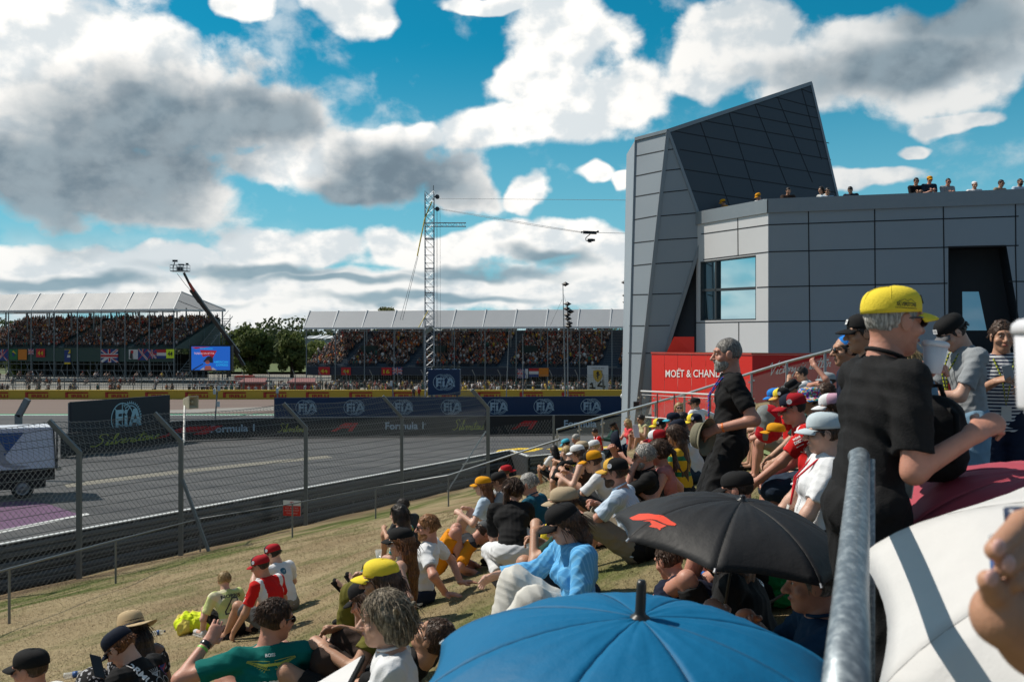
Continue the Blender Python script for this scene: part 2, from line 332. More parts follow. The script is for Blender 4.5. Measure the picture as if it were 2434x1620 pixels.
# markings on the track, seen through the fence
def px2(p): 
    d=H*F/(p[1]-HZ); return ((p[0]-CX)/F*d,d)
tan=mat('worn_tan_line',(.20,.185,.15),.9,var=.3,vs=3.,dirt=.2)
sheet('track_line',[px2(p) for p in [(150,1150),(160,1158),(400,1128),(600,1106),(792,1087),(775,1082),(600,1099),(400,1120)]],.008,tan)
purple=mat('purple_paint',(.12,.055,.125),.8,var=.15,vs=.8,dirt=.15)
sheet('purple_area',[px2(p) for p in [(-300,1210),(60,1190),(110,1196),(188,1222),(100,1240),(-300,1318)]],.008,purple)
sheet('kerb_line',[px2(p) for p in [(-300,1318),(100,1240),(205,1219),(215,1222),(100,1246),(-300,1330)]],.009,whitep)
yel=mat('yellow_paint',(.72,.48,.02),.7,var=.1,vs=2.)
sheet('track_lettering',[px2(p) for p in [(1148,1079),(1160,1074),(1200,1068),(1290,1065),(1292,1066),(1240,1072),(1215,1077)]],.008,yel)
fl=Flat()
o=[px2(p) for p in [(1168,1080),(1185,1069),(1235,1064),(1293,1065),(1270,1072),(1215,1078)]]
i_=[px2(p) for p in [(1200,1076),(1215,1070),(1243,1068),(1262,1068),(1248,1072),(1225,1075)]]
bpy.data.objects.remove(S.objects['track_lettering'])
vs=[(x,y,.008) for x,y in o+i_]; ob=meshobj('track_lettering',vs,[(k,(k+1)%6,6+(k+1)%6,6+k) for k in range(6)],yel); tag(ob,kind='structure')
sheet('track_lettering',[px2(p) for p in [(1297,1067),(1318,1064),(1450,1060),(1490,1061),(1440,1069),(1330,1070)]],.008,yel)
conc=mat('concrete_strip',(.30,.30,.29),.9,var=.18,vs=1.2,dirt=.25)
# ------------------------------------------------ the grass bank
def fence_xy(t,s): return (s*NX+t*DX, s*NY+t*DY)
fts=lambda x,y:(x*NX+y*NY,x*DX+y*DY)
ss_=np.concatenate([[-24.0,-23.2],np.arange(-22.9,-10,.35),np.arange(-10,6,.25),np.arange(6,30,1.)])
tt_=np.concatenate([np.arange(-20,0,.5),np.arange(0,20,.3),np.arange(20,43.5,.5),[43.8,44.2]])
vs=[];
for t0 in tt_:
    for s0 in ss_:
        x,y=fence_xy(t0,s0); z=ground(x,y)
        if s0<-23.5 : z=-.1
        if t0>44: z=-.3
        vs.append((x,y,z))
ns=len(ss_); fs=np.array([(j*ns+i,j*ns+i+1,(j+1)*ns+i+1,(j+1)*ns+i) for j in range(len(tt_)-1) for i in range(ns-1)])
bank=mat('dry_grass',(.3,.25,.12),.95,var=0); t=NT(bank.node_tree); pb=bank.node_tree.nodes['Principled BSDF']; pb.inputs['Specular IOR Level'].default_value=.15
tdir=math.atan2(DY,DX)
def bankcol(t,fresh=1.):
    tcn=t.n('ShaderNodeTexCoord'); o=tcn.outputs['Object']
    dp=lambda v:(lambda x:(t.put(x.inputs[0],o),setattr(x.inputs[1],'default_value',v),x.outputs['Value'])[2])(t.n('ShaderNodeVectorMath',operation='DOT_PRODUCT'))
    s_=dp((NX,NY,0)); t_=dp((DX,DY,0)); cbx=t.n('ShaderNodeCombineXYZ'); t.put(cbx.inputs[0],t.m('MULTIPLY',s_,1.)); t.put(cbx.inputs[1],t.m('MULTIPLY',t_,.16))
    st=t.noise(cbx.outputs[0],1.6,6,.6); pat=t.noise(o,.55,5,.6); fi=t.noise(o,14.,4,.7); fi2=t.noise(o,60.,2,.6)
    dry=t.mix(fi,(.225,.168,.092,1),(.49,.395,.24,1)); dry=t.mix(t.m('MULTIPLY',t.ss(t.noise(o,.35,5,.65),.42,.68),.55),dry,(.19,.125,.068,1)); dry=t.mix(t.m('MULTIPLY',fi2,.35),dry,(.16,.125,.06,1))
    grn=t.mix(fi,(.055,.075,.018,1),(.135,.155,.042,1))
    band=t.m('MULTIPLY',t.ss(s_,-22.,-20.2),t.ss(s_,-17.8,-19.3))          # greener strip parallel to the fence
    near=t.m('MULTIPLY',t.ss(s_,-7.5,-3.),.42)
    g=t.m('ADD',t.m('MULTIPLY',t.ss(t.m('ADD',t.m('MULTIPLY',st,.6),t.m('MULTIPLY',pat,.5)),.52,.68),.62),t.m('ADD',t.m('MULTIPLY',band,t.m('MULTIPLY',t.ss(st,.3,.6),.85)),t.m('MULTIPLY',near,t.ss(pat,.3,.62))),clamp=True)
    c=t.mix(g,dry,grn)
    soil=t.m('MULTIPLY',t.ss(s_,-21.2,-22.2),t.ss(pat,.35,.6)); c=t.mix(t.m('MULTIPLY',soil,.8),c,(.15,.105,.068,1))
    return c,fi,fi2
c,fi,fi2=bankcol(t); t.put(pb.inputs['Base Color'],c)
bn=t.n('ShaderNodeBump'); bn.inputs['Strength'].default_value=.8; bn.inputs['Distance'].default_value=.05; t.put(bn.inputs['Height'],t.m('ADD',fi,t.m('MULTIPLY',fi2,.5))); t.put(pb.inputs['Normal'],bn.outputs[0])
o=meshobj('grass_bank',vs,fs,bank,smooth=True); tag(o,kind='structure')
# grass blades standing on the bank, denser towards the camera
bl=mat('grass_blades',(.3,.25,.12),.9,var=0); t=NT(bl.node_tree); c,_,f2_=bankcol(t); cx_=t.n('ShaderNodeCombineXYZ'); k_=t.m('ADD',.35,t.m('MULTIPLY',t.ss(f2_,.3,.7),1.35)); [t.put(cx_.inputs[i],k_) for i in range(3)]; c=t.mix(1.,c,cx_.outputs[0],'MULTIPLY'); t.put(bl.node_tree.nodes['Principled BSDF'].inputs['Base Color'],c)
NB=300000; d=1.6+27*rng.random(NB)**1.9; pxx=rng.uniform(-60,2300,NB); X=(pxx-CX)/F*d; Y=d
s_=X*NX+Y*NY; ok=(s_>-22.6)&(X<1.2+.312*(Y-3.2))&(s_<2.5); X,Y,d=X[ok],Y[ok],d[ok]; nb=len(X)
Z=np.array([ground(a,b) for a,b in zip(X,Y)])
hh=(.008+.016*rng.random(nb))*(1+d*.03); ww=.0014*(1+d*.13); an=rng.random(nb)*6.283; lean=rng.normal(0,1.6,(nb,2))*hh[:,None]
V_=np.zeros((nb,3,3)); dx,dy=np.cos(an)*ww,np.sin(an)*ww
V_[:,0]=np.c_[X-dx,Y-dy,Z-.004]; V_[:,1]=np.c_[X+dx,Y+dy,Z-.004]; V_[:,2]=np.c_[X+lean[:,0],Y+lean[:,1],Z+hh]
o=meshobj('grass_blades',V_.reshape(-1,3),np.arange(nb*3).reshape(-1,3),bl); tag(o,kind='stuff')
# terrace on the right (paved), a 0.12 m step over the bank
terr=mat('terrace_paving',(.085,.087,.09),.85,var=0); t=NT(terr.node_tree); pb=terr.node_tree.nodes['Principled BSDF']
nn=t.noise(objco(t,1,1),25.,5,.65); n4=t.noise(objco(t,1,1),1.5,5,.6); c=t.mix(nn,(.05,.05,.052,1),(.15,.15,.15,1)); c=t.mix(t.m('MULTIPLY',n4,.5),c,(.07,.07,.072,1)); t.put(pb.inputs['Base Color'],c)
bn=t.n('ShaderNodeBump'); bn.inputs['Strength'].default_value=.5; bn.inputs['Distance'].default_value=.01; t.put(bn.inputs['Height'],nn); t.put(pb.inputs['Normal'],bn.outputs[0])
m=MB(); zt=H-1.6; ed=[(.55,-3),(1.28,3.2),(9.1,27.6),(9.1,29.5),(60,29.5),(60,-3)]
m.poly([(x,y,zt) for x,y in ed]); 
for a,b in zip(ed,ed[1:]+ed[:1]): m.quad((a[0],a[1],zt-1),(b[0],b[1],zt-1),(b[0],b[1],zt),(a[0],a[1],zt))
o=m.build('terrace',terr); tag(o,kind='structure')
kerbm=mat('kerb_concrete',(.23,.22,.19),.9,var=.2,vs=3,bump=.3,dirt=.4)
m=MB(); m.bar((1.30,3.2,zt+.02),(9.02,27.6,zt+.02),.16,.22); o=m.build('terrace_kerb',kerbm); tag(o,kind='structure')
# ------------------------------------------------ steel crash barrier with a concrete edge
galv=mat('galvanised_steel',(.30,.33,.36),.45,metal=.75,var=.25,vs=8.,bump=.1,dirt=.15)
galvd=mat('weathered_steel',(.115,.128,.14),.6,metal=.4,var=.3,vs=1.5,dirt=.35)
bpts=[fence_xy(t0,-23.95) for t0 in np.arange(-16,44,2.)]+[(.8+2*k,45.6+1.5*k+.12*k*k) for k in range(0,6)]
cr=empty('crash_barrier',(*bpts[8],0),'weathered steel crash barrier of stacked rails running below the mesh fence','barrier')
prof=[(0,.04),(.06,.09),(.06,.14),(0,.17),(.06,.20),(.06,.25),(0,.30)]
for row in range(4):
    vs=[];z0=.20+row*.42
    for i,(x,y) in enumerate(bpts):
        for a,b in prof: vs.append((x+a*NX,y+a*NY,z0+b*1.25))
    k=len(prof); fs=[(i*k+j,i*k+j+1,(i+1)*k+j+1,(i+1)*k+j) for i in range(len(bpts)-1) for j in range(k-1)]
    meshobj('rail',vs,fs,galvd,cr)
for x,y in bpts: MB().box((x-.12*NX,y-.12*NY,.93),(.12,.12,1.9),(NX,NY,0),(DX,DY,0)).build('post',galvd,cr)
m=MB()
for (a,b),(c_,d_) in zip(bpts,bpts[1:]):
    m.quad((a-1.15*NX,b-1.15*NY,.012),(c_-1.15*NX,d_-1.15*NY,.012),(c_-.05*NX,d_-.05*NY,.012),(a-.05*NX,b-.05*NY,.012))
o=m.build('concrete_edge',conc); tag(o,kind='structure')
m=MB()
for (a,b),(c_,d_) in zip(bpts,bpts[1:]): m.quad((a-.19*NX,b-.19*NY,.08),(c_-.19*NX,d_-.19*NY,.08),(c_-.19*NX,d_-.19*NY,1.86),(a-.19*NX,b-.19*NY,1.86))
m.build('backing_belt',mat('conveyor_belt',(.022,.024,.027),.7,var=.25),cr)
m=MB()
for i,((a,b),(c_,d_)) in enumerate(zip(bpts,bpts[1:])):
    if i>=9: m.bar((a-.02*NX,b-.02*NY,1.915),(c_-.02*NX,d_-.02*NY,1.915),.16,.03)
m.build('top_cap',mat('bright_cap',(.62,.64,.64),.5,var=.1),cr)
# ------------------------------------------------ tall catch fence in front of it
fence=empty('mesh_fence',(*fence_xy(20,-22.9),.9),'tall chain link fence with cranked steel posts between the bank and the track','fence')
FP=[(-60,1520),(188,1375),(430,1287),(727,1240),(955,1186),(1160,1152)]
fp=[]; 
for q,(px,py) in enumerate(FP):
    k_=(px-CX)/F; dd=22.7/(-NY-NX*k_); x=k_*dd; y=dd; s0,t0=fts(x,y); fp.append((x,y,t0))
postm=mat('fence_post_steel',(.17,.19,.205),.5,metal=.6,var=.2,vs=4,dirt=.2)
wirem=mat('fence_wire',(.15,.165,.17),.5,metal=.5,var=.1)
arm=Vector((-.75,-.22,.62))                                    # crank leans out over the track
tops=[]
for q,(x,y,t0) in enumerate(fp):
    m=MB(); w_=.16 if q==5 else .115
    b0=Vector((x,y,ground(x,y)-.2)); b1=Vector((x,y,.9+3.32)); b2=b1+Vector((-.72,-.15,.82))
    m.bar(b0,b1,w_,w_,up=(1,0,0)); m.bar(b1-Vector((-.02,0,.03)),b2,w_,w_,up=(0,1,0)); m.build('post',postm,fence); tops.append((b1,b2))
m=MB(); q=fp[2]; m.bar((q[0]+.06,q[1]-.05,3.1),(q[0]+.92,q[1]-.3,ground(q[0]+.92,q[1]-.3)-.05),.075,.1,up=(0,1,0)); m.build('brace',postm,fence)
q=fp[5]; m=MB(); m.bar((q[0]-.1,q[1]-.1,3.2),(q[0]-1.75,q[1]-.9,ground(q[0]-1.75,q[1]-.9)),.06,.09,up=(0,1,0)); m.bar((q[0]-.1,q[1]-.1,1.95),(q[0]-1.1,q[1]-.6,1.8),.05,.07,up=(0,1,0)); m.build('brace',mat('bright_galv',(.52,.55,.56),.4,metal=.6,var=.15),fence)
# chain link: two families of wires + horizontal cables, carried up onto the crank
Pl=[Vector((a,b,0)) for a,b,_ in fp]; cum=[0]
for a,b in zip(Pl,Pl[1:]): cum.append(cum[-1]+(b-a).length)
def fpos(u,h):
    u=min(max(u,0),cum[-1]-1e-4); i=max(j for j in range(len(cum)-1) if cum[j]<=u); f=(u-cum[i])/(cum[i+1]-cum[i]); p=Pl[i].lerp(Pl[i+1],f)
    base=ground(p.x,p.y)
    if h<=1: z=base+.02+(4.22-base)*h; return Vector((p.x,p.y,z))+Vector((-.02,0,-.05*math.sin(f*math.pi)*h))
    k=h-1; return Vector((p.x,p.y,4.22))+Vector((-.72,-.15,.82))*k+Vector((0,0,-.10*math.sin(f*math.pi)*k))
def wires(gap,rad,span,H0,H1,posf,L):
    V_=[];
    for sgn in (1,-1):
        u=-span
        while u<L+span:
            pts=[]
            for k in range(9):
                h=H0+(H1-H0)*k/8; uu=u+sgn*span*k/8
                if 0<=uu<=L: pts.append(posf(uu,h))
            V_+= [(a,b) for a,b in zip(pts,pts[1:])]; u+=gap
    a=np.array([v[0] for v in V_]); b=np.array([v[1] for v in V_]); dv=(b-a); dv/=np.linalg.norm(dv,axis=1)[:,None]
    c1=np.cross(dv,[.8,-.5,.2]); c1/=np.linalg.norm(c1,axis=1)[:,None]; c2=np.cross(dv,c1); vs=[]
    for e in (a,b):
        for k in range(3):
            an=k*2.0944; vs.append(e+(c1*math.cos(an)+c2*math.sin(an))*rad)
    vs=np.stack(vs,1).reshape(-1,3); n=len(a); fs=[]
    for k in range(3): j=(k+1)%3; fs.append(np.c_[np.arange(n)*6+k,np.arange(n)*6+j,np.arange(n)*6+3+j,np.arange(n)*6+3+k])
    return vs,np.concatenate(fs)
vs,fs=wires(.15,.0048,2.9,0,1.,fpos,cum[-1]); meshobj('wire_mesh',vs,fs,wirem,fence)
def fpos2(u,h): return fpos(u,1+h)
vs,fs=wires(.15,.0048,.7,0,1.,fpos2,cum[-1]); meshobj('wire_mesh',vs,fs,wirem,fence)
m=MB()
for h in [.06,.13,.2,.27,.34,.41,.48,.55,.62,.69,.76,.83,.9,.97,1.25,1.5,1.75,1.98]:
    m.tube([fpos(u,h)+Vector((0,0,.012*math.sin(u*1.7+h*9))) for u in np.arange(0,cum[-1],.6)],.008,4)
m.build('tension_cable',wirem,fence)
# low mesh panel right of the last tall post
lf=empty('low_mesh_fence',(2.2,44.8,1.2),'low chain link fence to the right of the last tall cranked post','fence')
La=Vector((fp[5][0],fp[5][1],0)); Lb=P(1316,1090,42.5); Lb.z=0; LL=(Lb-La).length
zb=lambda u:1.1+.5*u/LL
def lpos(u,h): p=La.lerp(Lb,u/LL); return Vector((p.x,p.y,zb(u)+h*(3.35-zb(u))+h*.5*u/LL))
vs,fs=wires(.15,.0048,1.6,0,1.,lpos,LL); meshobj('wire_mesh',vs,fs,wirem,lf)
m=MB(); m.bar((Lb.x,Lb.y,1.2),(Lb.x,Lb.y,4.),.09); m.build('post',postm,lf)
# thin hand rail in front of the fence
railp=[(-190,1590,22),(22,1370,0),(275,1285,0),(476,1222,0),(697,1205,0),(893,1170,0),(1066,1140,0)]
hr=empty('low_hand_rail',fp[2][:2]+(1.,),'thin grey hand rail on short posts at the foot of the grass bank','hand rail')
base=[(-150,1560),(22,1482),(275,1386),(476,1310),(695,1277),(893,1232),(1066,1203)]
tp=[]
for q,(px,py) in enumerate(base):
    g=G(px,py); tp.append(g+Vector((0,0,.96))); m=MB(); m.tube([g-Vector((0,0,.1)),g+Vector((0,0,.96))],.024,8); m.build('post',postm,hr)
g=G(1330,1155); tp.append(g+Vector((0,0,.9)))
m=MB(); m.tube(tp,.021,8); m.build('top_rail',postm,hr,True)
# warning sign on its stake
g=G(695,1272); pS=P(694,1207,g.y-.12)
sg=empty('warning_sign',g,'small red and white warning sign on a stake by the hand rail','sign')
m=MB(); m.bar(g-Vector((0,0,.1)),Vector((pS.x,pS.y+.03,pS.z)),.03,.03,up=(1,0,0)); m.build('stake',postm,sg)
ex=Vector((1,-.15,0)).normalized(); wS=43/F*pS.y; hS=36/F*pS.y
m=MB(); m.box(pS,(wS,.012,hS),ex,(.15,1,0),(0,0,1)); m.build('board',mat('sign_white',(.72,.72,.70),.5,var=.05),sg)
O=pS-ex*wS/2-Vector((0,0,hS/2))-Vector((0,.012,0))
fl=Flat(); fl.rect(0,0,1,.66,0); fl.ring(.5,.83,.09,.115,0); fl.stroke([(.42,.90),(.58,.76)],.03,0); fl.stroke([(.5,.9),(.5,.76)],.035,2)
fl.text("NO ACCESS",.12,.47,.10,.76,1,bold=.02); fl.text("BEYOND THIS POINT",.10,.30,.10,.8,1,bold=.02); fl.text("TRACK MARSHALS",.18,.13,.09,.64,1,bold=.02)
fl.place('board_print',O,ex*wS,Vector((0,0,hS)),[mat('sign_red',(.55,.02,.015),.5,var=.05),mat('sign_white',()),mat('black_ink',(.02,.02,.02),.5,var=0)],sg,off=.003)
# ================================================================ barriers and boards by the track
blackv=mat('black_vinyl',(.012,.012,.014),.45,var=.2,vs=1.)
navy=mat('navy_vinyl',(.008,.032,.095),.45,var=.12,vs=1.)
navyd=mat('dark_navy_panel',(.004,.009,.018),.5,var=.2)
ltblue=mat('pale_blue_print',(.36,.60,.68),.5,var=.03); ltgrey=mat('pale_grey_print',(.40,.50,.58),.5,var=.05)
f1red=mat('race_red_print',(.50,.012,.015),.5,var=.05); lime=mat('lime_print',(.42,.45,.06),.5,var=.05)
bp=[(-27.9,61.5),(-24.1,72.3),(-19,75),(-13.7,75.6),(-5,76.8),(3.3,78),(9.6,78.6),(20,79.5)]
bar=empty('advertising_barrier',(-13,75.5,0),'long black padded track barrier printed with red marks and script lettering','barrier')
def alongf(pts):
    cm=[0]
    for a,b in zip(pts,pts[1:]): cm.append(cm[-1]+math.dist(a,b))
    def f(u):
        u=min(max(u,0),cm[-1]-1e-4); i=max(j for j in range(len(cm)-1) if cm[j]<=u); k=(u-cm[i])/(cm[i+1]-cm[i]); d=Vector((pts[i+1][0]-pts[i][0],pts[i+1][1]-pts[i][1],0)).normalized()
        return Vector((pts[i][0]+(pts[i+1][0]-pts[i][0])*k,pts[i][1]+(pts[i+1][1]-pts[i][1])*k,0)),d
    return f,cm[-1]
bf,BL=alongf(bp)
m=MB(); us=np.arange(0,BL,.8)
for u,v in zip(us,us[1:]):
    a,_=bf(u); b,_=bf(v); k=Vector((0,.9,0)); m.quad(a+Vector((0,0,.06)),b+Vector((0,0,.06)),b+Vector((0,0,1.5)),a+Vector((0,0,1.5))); m.quad(a+Vector((0,0,1.5)),b+Vector((0,0,1.5)),b+k+Vector((0,0,1.5)),a+k+Vector((0,0,1.5)))
a,_=bf(0); m.quad(a,a+Vector((0,0,1.5)),a+Vector((0,.9,1.5)),a+Vector((0,.9,0)))
m.build('padded_wall',blackv,bar)
m=MB()
for u,v in zip(us,us[1:]):
    a,_=bf(u); b,_=bf(v); m.quad(a+Vector((0,-.9,.012)),b+Vector((0,-.9,.012)),b+Vector((0,.1,.012)),a+Vector((0,.1,.012)))
o=m.build('dark_strip',mat('strip_dark',(.03,.03,.03),.9,var=.3)); tag(o,kind='structure')  # flat dark strip on the ground along the foot of the barrier
def nearu(px):
    return min(np.arange(0,BL,.05),key=lambda u:(lambda p:abs(CX+p.x/p.y*F-px))(bf(u)[0]))
def onbar(px,wpx,kind):
    u=nearu(px); p,d=bf(u); sc=wpx/F*p.y/max(.3,d.x); fl=Flat(); ey=Vector((0,0,1))
    if kind=='f1': f1logo(fl,0,0,.26*1.0,0); k=.26*2.6; fl.v=[(x/k,y/.26*.30) for x,y in fl.v]; z=.46; hh=sc
    if kind=='formula': fl.text("Formula 1",0,0,None,.94,0,bold=.025); fl.ring(.975,.125,.010,.018,0,12); z=.55; hh=sc
    if kind=='script': script(fl,"Silverstone",0,0,.30,.018,0,.0); mx=max(x for x,y in fl.v); fl.v=[(x/mx,y/mx*1.1) for x,y in fl.v]; z=.42; hh=sc
    vs=[]
    for x,y in fl.v:                                    # follow the bend of the wall
        q,dd=bf(u+x*sc); vs.append(q+Vector((dd.y,-dd.x,0))*.012+Vector((0,0,z+y*wpx/F*p.y)))
    meshobj({'f1':'race_mark','formula':'printed_words','script':'printed_script'}[kind],vs,fl.f,{'f1':f1red,'formula':ltgrey,'script':lime}[kind],bar)
for px,wpx,k in [(215,82,'script'),(365,68,'f1'),(500,98,'formula'),(660,62,'script'),(785,66,'f1'),(916,96,'formula'),(1075,75,'script'),(1213,66,'f1'),(1340,98,'formula'),(1490,70,'script')]: onbar(px,wpx,k)
# blue banner behind it, seven round marks
def board(name,label,a,b,z0,z1,m_,th=.15,cat='banner'):
    a=Vector((a[0],a[1],0)); b=Vector((b[0],b[1],0)); e=empty(name,a.lerp(b,.5),label,cat); d=(b-a).normalized(); n=Vector((d.y,-d.x,0))
    mm=MB(); mm.box((a+b)/2+Vector((0,0,(z0+z1)/2))-n*th/2,((b-a).length,th,z1-z0),d,(-n),(0,0,1)); mm.build('panel',m_,e)
    k=max(2,int((b-a).length/3))
    for i in range(k+1): q=a.lerp(b,i/k)-n*(th+.05); MB().bar(q+Vector((0,0,.0)),q+Vector((0,0,z1-.05)),.08).build('support',postm,e)
    return e,a,b,d,n
e,a,b,d,n=board('blue_banner','long navy blue banner with seven round pale emblems above the black barrier',((652-CX)/F*80,80),((1478-CX)/F*82.5,82.5),1.15,2.78,navy)
for px in (727,842,957,1072,1182,1292,1404):
    lam=min(np.linspace(0,1,800),key=lambda k:(lambda q:abs(CX+q.x/q.y*F-px))(a.lerp(b,k))); q=a.lerp(b,lam)
    fl=Flat(); fia(fl,0,0,1.22,0); fl.place('emblem',q+Vector((0,0,1.97)),d,Vector((0,0,1)),ltgrey,e,off=.02)
    fl=Flat(); fl.poly([(-.62,-.34),(-.62,.36),(.62,.36),(.62,-.34)],0); 
    fl=Flat(); fia_letters(fl,.10,0,1.22,0); fl.place('emblem_letters',q+Vector((0,0,1.97)),d,Vector((0,0,1)),ltgrey,e,off=.03)
e,a,b,d,n=board('fia_sign','black sign board with one big pale round emblem standing behind the barrier',((171-CX)/F*63.5,63.5),((404-CX)/F*72.4,72.4),.3,3.38,navyd,.2,'sign board')
q=a.lerp(b,.52); fl=Flat(); fia(fl,0,0,2.15,0); fl.place('emblem',q+Vector((0,0,2.02)),d,Vector((0,0,1)),ltblue,e,off=.02)
fl=Flat(); fia_letters(fl,.15,0,2.15,0); fl.place('emblem_letters',q+Vector((0,0,2.02)),d,Vector((0,0,1)),ltblue,e,off=.035)
# yellow tyre-maker barrier
yelv=mat('yellow_vinyl',(.50,.355,.035),.6,var=.08,vs=.4); redv=mat('red_lettering',(.36,.03,.015),.6,var=.05)
yb=empty('yellow_barrier',(-30,129,0),'long yellow track barrier printed with red lettering along the far side','barrier')
m=MB(); m.box((-60,129.4,.60),(240,.8,1.18)); m.build('wall',yelv,yb)
k=0
for px in list(range(-35,470,95))+[530,626,727,830,932,1035,1135,1235,1335]:
    x=(px-CX)/F*129; wd=57/F*129; h=.72; fl=Flat()
    fl.rect(0,0,.13,1); fl.poly([(.10,.72),(.93,.72),(.97,.78),(.97,.92),(.93,1.),(.10,1.)]) ; fl.rect(.13,.38,.23,.62,1)
    fl.text("IRELLI",.26,0,.56,.70,0,bold=.05); fl.poly([(.13,.76),(.13,.80),(.9,.80),(.9,.76)],1)
    fl.place('lettering',(x,128.99,.22),(wd,0,0),(0,0,h),[redv,yelv],yb,off=.02)
# catch fence behind it
ff=empty('far_catch_fence',(-20,131,0),'tall dark catch fence with cranked posts behind the yellow barrier','fence')
for px in range(-30,1480,61):
    x=(px-CX)/F*131; m=MB(); m.bar((x,131,0),(x,131,3.0),.09); m.bar((x,131,3.0),(x-.35,130.9,3.75),.09); m.build('post',postm,ff)
m=MB()
for z in np.arange(1.3,3.1,.22): m.bar((-70,131.05,z),(16,131.05,z),.02)
for x in np.arange(-70,16,.30): m.bar((x,131.05,1.2),(x,131.05,3.1),.022)
m.build('wire_mesh',wirem,ff)
# ================================================================ grandstands
standroof=mat('stand_roof',(.52,.545,.58),.5,var=.08,vs=.3); translucent(standroof,.35)
white=mat('white_steel',(.62,.64,.66),.5,var=.1); under=mat('roof_underside',(.46,.43,.40),.7,var=.08)
seatg=mat('seat_green',(.022,.050,.048),.6,var=.25,vs=.8); seatb=mat('seat_blue',(.014,.035,.062),.6,var=.25,vs=.8)
stepm=mat('stand_steps',(.17,.18,.19),.8,var=.2)
scaf=mat('scaffold_steel',(.16,.19,.21),.5,metal=.3,var=.15)
crowdm=attrmat('crowd_colours',.8)
PAL=[(.018,.02,.03),(.025,.025,.028),(.05,.055,.06),(.012,.018,.035),(.35,.07,.01),(.45,.12,.012),(.30,.015,.012),(.22,.01,.01),(.55,.55,.55),(.42,.42,.44),(.03,.09,.16),(.02,.10,.09),(.45,.32,.03),(.12,.09,.07),(.06,.03,.03),(.10,.02,.02)]
PW=np.array([15,13,12,11,6,4,6,5,11,9,6,4,1,7,6,4],float); PW/=PW.sum()
SK=[(.30,.17,.12),(.25,.135,.09),(.17,.085,.05),(.33,.20,.15)]  # crowd skin, darkened to hold the shade of the stand roof
def figure(rs,seed,stand=False):
    """small seated or standing figure: torso, arms, legs, head, hair or cap; returns verts, quads/tris padded, colours"""
    r=np.random.default_rng(seed); m=MB(); sh=PAL[r.choice(len(PAL),p=PW)]; tr=PAL[r.choice(4)]; sk=SK[r.integers(4)]; hc=[(.03,.02,.012),(.12,.07,.03),(.3,.2,.09),(.04,.04,.04)][r.integers(4)]
    cap=r.random()<.55; cc=PAL[r.choice(len(PAL),p=PW)] if cap else hc
    z0=.92 if stand else .12; lean=r.normal(0,.05); turn=r.normal(0,.25)
    def ring(z,w,dp,y=0.): return [(w*math.cos(a),dp*math.sin(a)+y,z) for a in [k*math.pi/3 for k in range(6)]]
    def loft(rs_,c):
        k=len(m.v); 
        for q in rs_: m.v+=q
        n=6
        for i in range(len(rs_)-1):
            for j in range(n): m.f.append((k+i*n+j,k+i*n+(j+1)%n,k+(i+1)*n+(j+1)%n,k+(i+1)*n+j)); m.m.append(c)
        m.f.append(tuple(range(k,k+n))[::-1]); m.m.append(c); m.f.append(tuple(range(k+(len(rs_)-1)*n,k+len(rs_)*n))); m.m.append(c)
    loft([ring(z0-.08,.17,.13),ring(z0+.2,.16,.11,-lean*.3),ring(z0+.42,.22,.11,-lean),ring(z0+.5,.08,.07,-lean)],0)
    loft([ring(z0+.5,.05,.05,-lean),ring(z0+.55,.075,.085,-lean*1.2),ring(z0+.66,.08,.10,-lean*1.3),ring(z0+.70,.07,.085,-lean*1.3)],1)
    loft([ring(z0+.655,.086,.108,-lean*1.3),ring(z0+.72,.078,.095,-lean*1.3+.01),ring(z0+.765,.035,.05,-lean*1.3+.01)],2)
    if cap: m.box((0,-lean*1.3-.13,z0+.665),(.12,.11,.02),m=2)
    for sx in (-1,1):
        if stand:
            m.tube([(sx*.09,0,z0),(sx*.10,.0,.45),(sx*.10,.02,.04)],[.085,.06,.045],6,3); m.tube([(sx*.21,-lean,z0+.42),(sx*.25,.0,z0+.14),(sx*.2,-.2,z0+.05+.2*r.random())],[.055,.045,.03],6,4 if r.random()<.8 else 0)
        else:
            m.tube([(sx*.10,0,z0),(sx*.13,-.42,z0+.06),(sx*.12,-.45,z0-.38)],[.085,.065,.045],6,3); ah=r.random()
            m.tube([(sx*.2,-lean,z0+.42),(sx*.24,-.12,z0+.2),(sx*.1,-.30,z0+.15+(.3 if ah<.2 else 0))],[.055,.045,.035],6,1)
    cols=[sh,sk,cc,tr,sk]
    a=math.cos(turn),math.sin(turn); vs=np.array(m.v); vs=np.c_[vs[:,0]*a[0]-vs[:,1]*a[1],vs[:,0]*a[1]+vs[:,1]*a[0],vs[:,2]]
    fs=[];fc=[]
    for f,mi in zip(m.f,m.m):
        if len(f)==6: fs+=[(f[0],f[1],f[2],f[3]),(f[0],f[3],f[4],f[5])]; fc+=[mi,mi]
        else: fs.append(f); fc.append(mi)
    return vs,np.array(fs),np.array([cols[i] for i in fc])
FIG=[figure(None,k) for k in range(40)]; FIGS=[figure(None,100+k,True) for k in range(24)]
def setcol(me,fc,k=4):
    at=me.attributes.new('col','FLOAT_COLOR','FACE'); at.data.foreach_set('color',np.c_[fc,np.ones(len(fc))].astype(np.float32).ravel())
def crowd(name,places,label=None):
    """places: (x,y,z,angle,standing,scale)"""
    V_=[];F_=[];C_=[];k=0
    for x,y,z,a,st,sc in places:
        v,f,c=(FIGS if st else FIG)[rng.integers(24 if st else 40)]; ca,sa=math.cos(a),math.sin(a)
        V_.append(np.c_[(v[:,0]*ca-v[:,1]*sa)*sc+x,(v[:,0]*sa+v[:,1]*ca)*sc+y,v[:,2]*sc+z]); F_.append(f+k); C_.append(c); k+=len(v)
    o=meshobj(name,np.concatenate(V_),np.concatenate(F_),crowdm); setcol(o.data,np.concatenate(C_)); tag(o,kind='stuff'); return o
FIGM={}
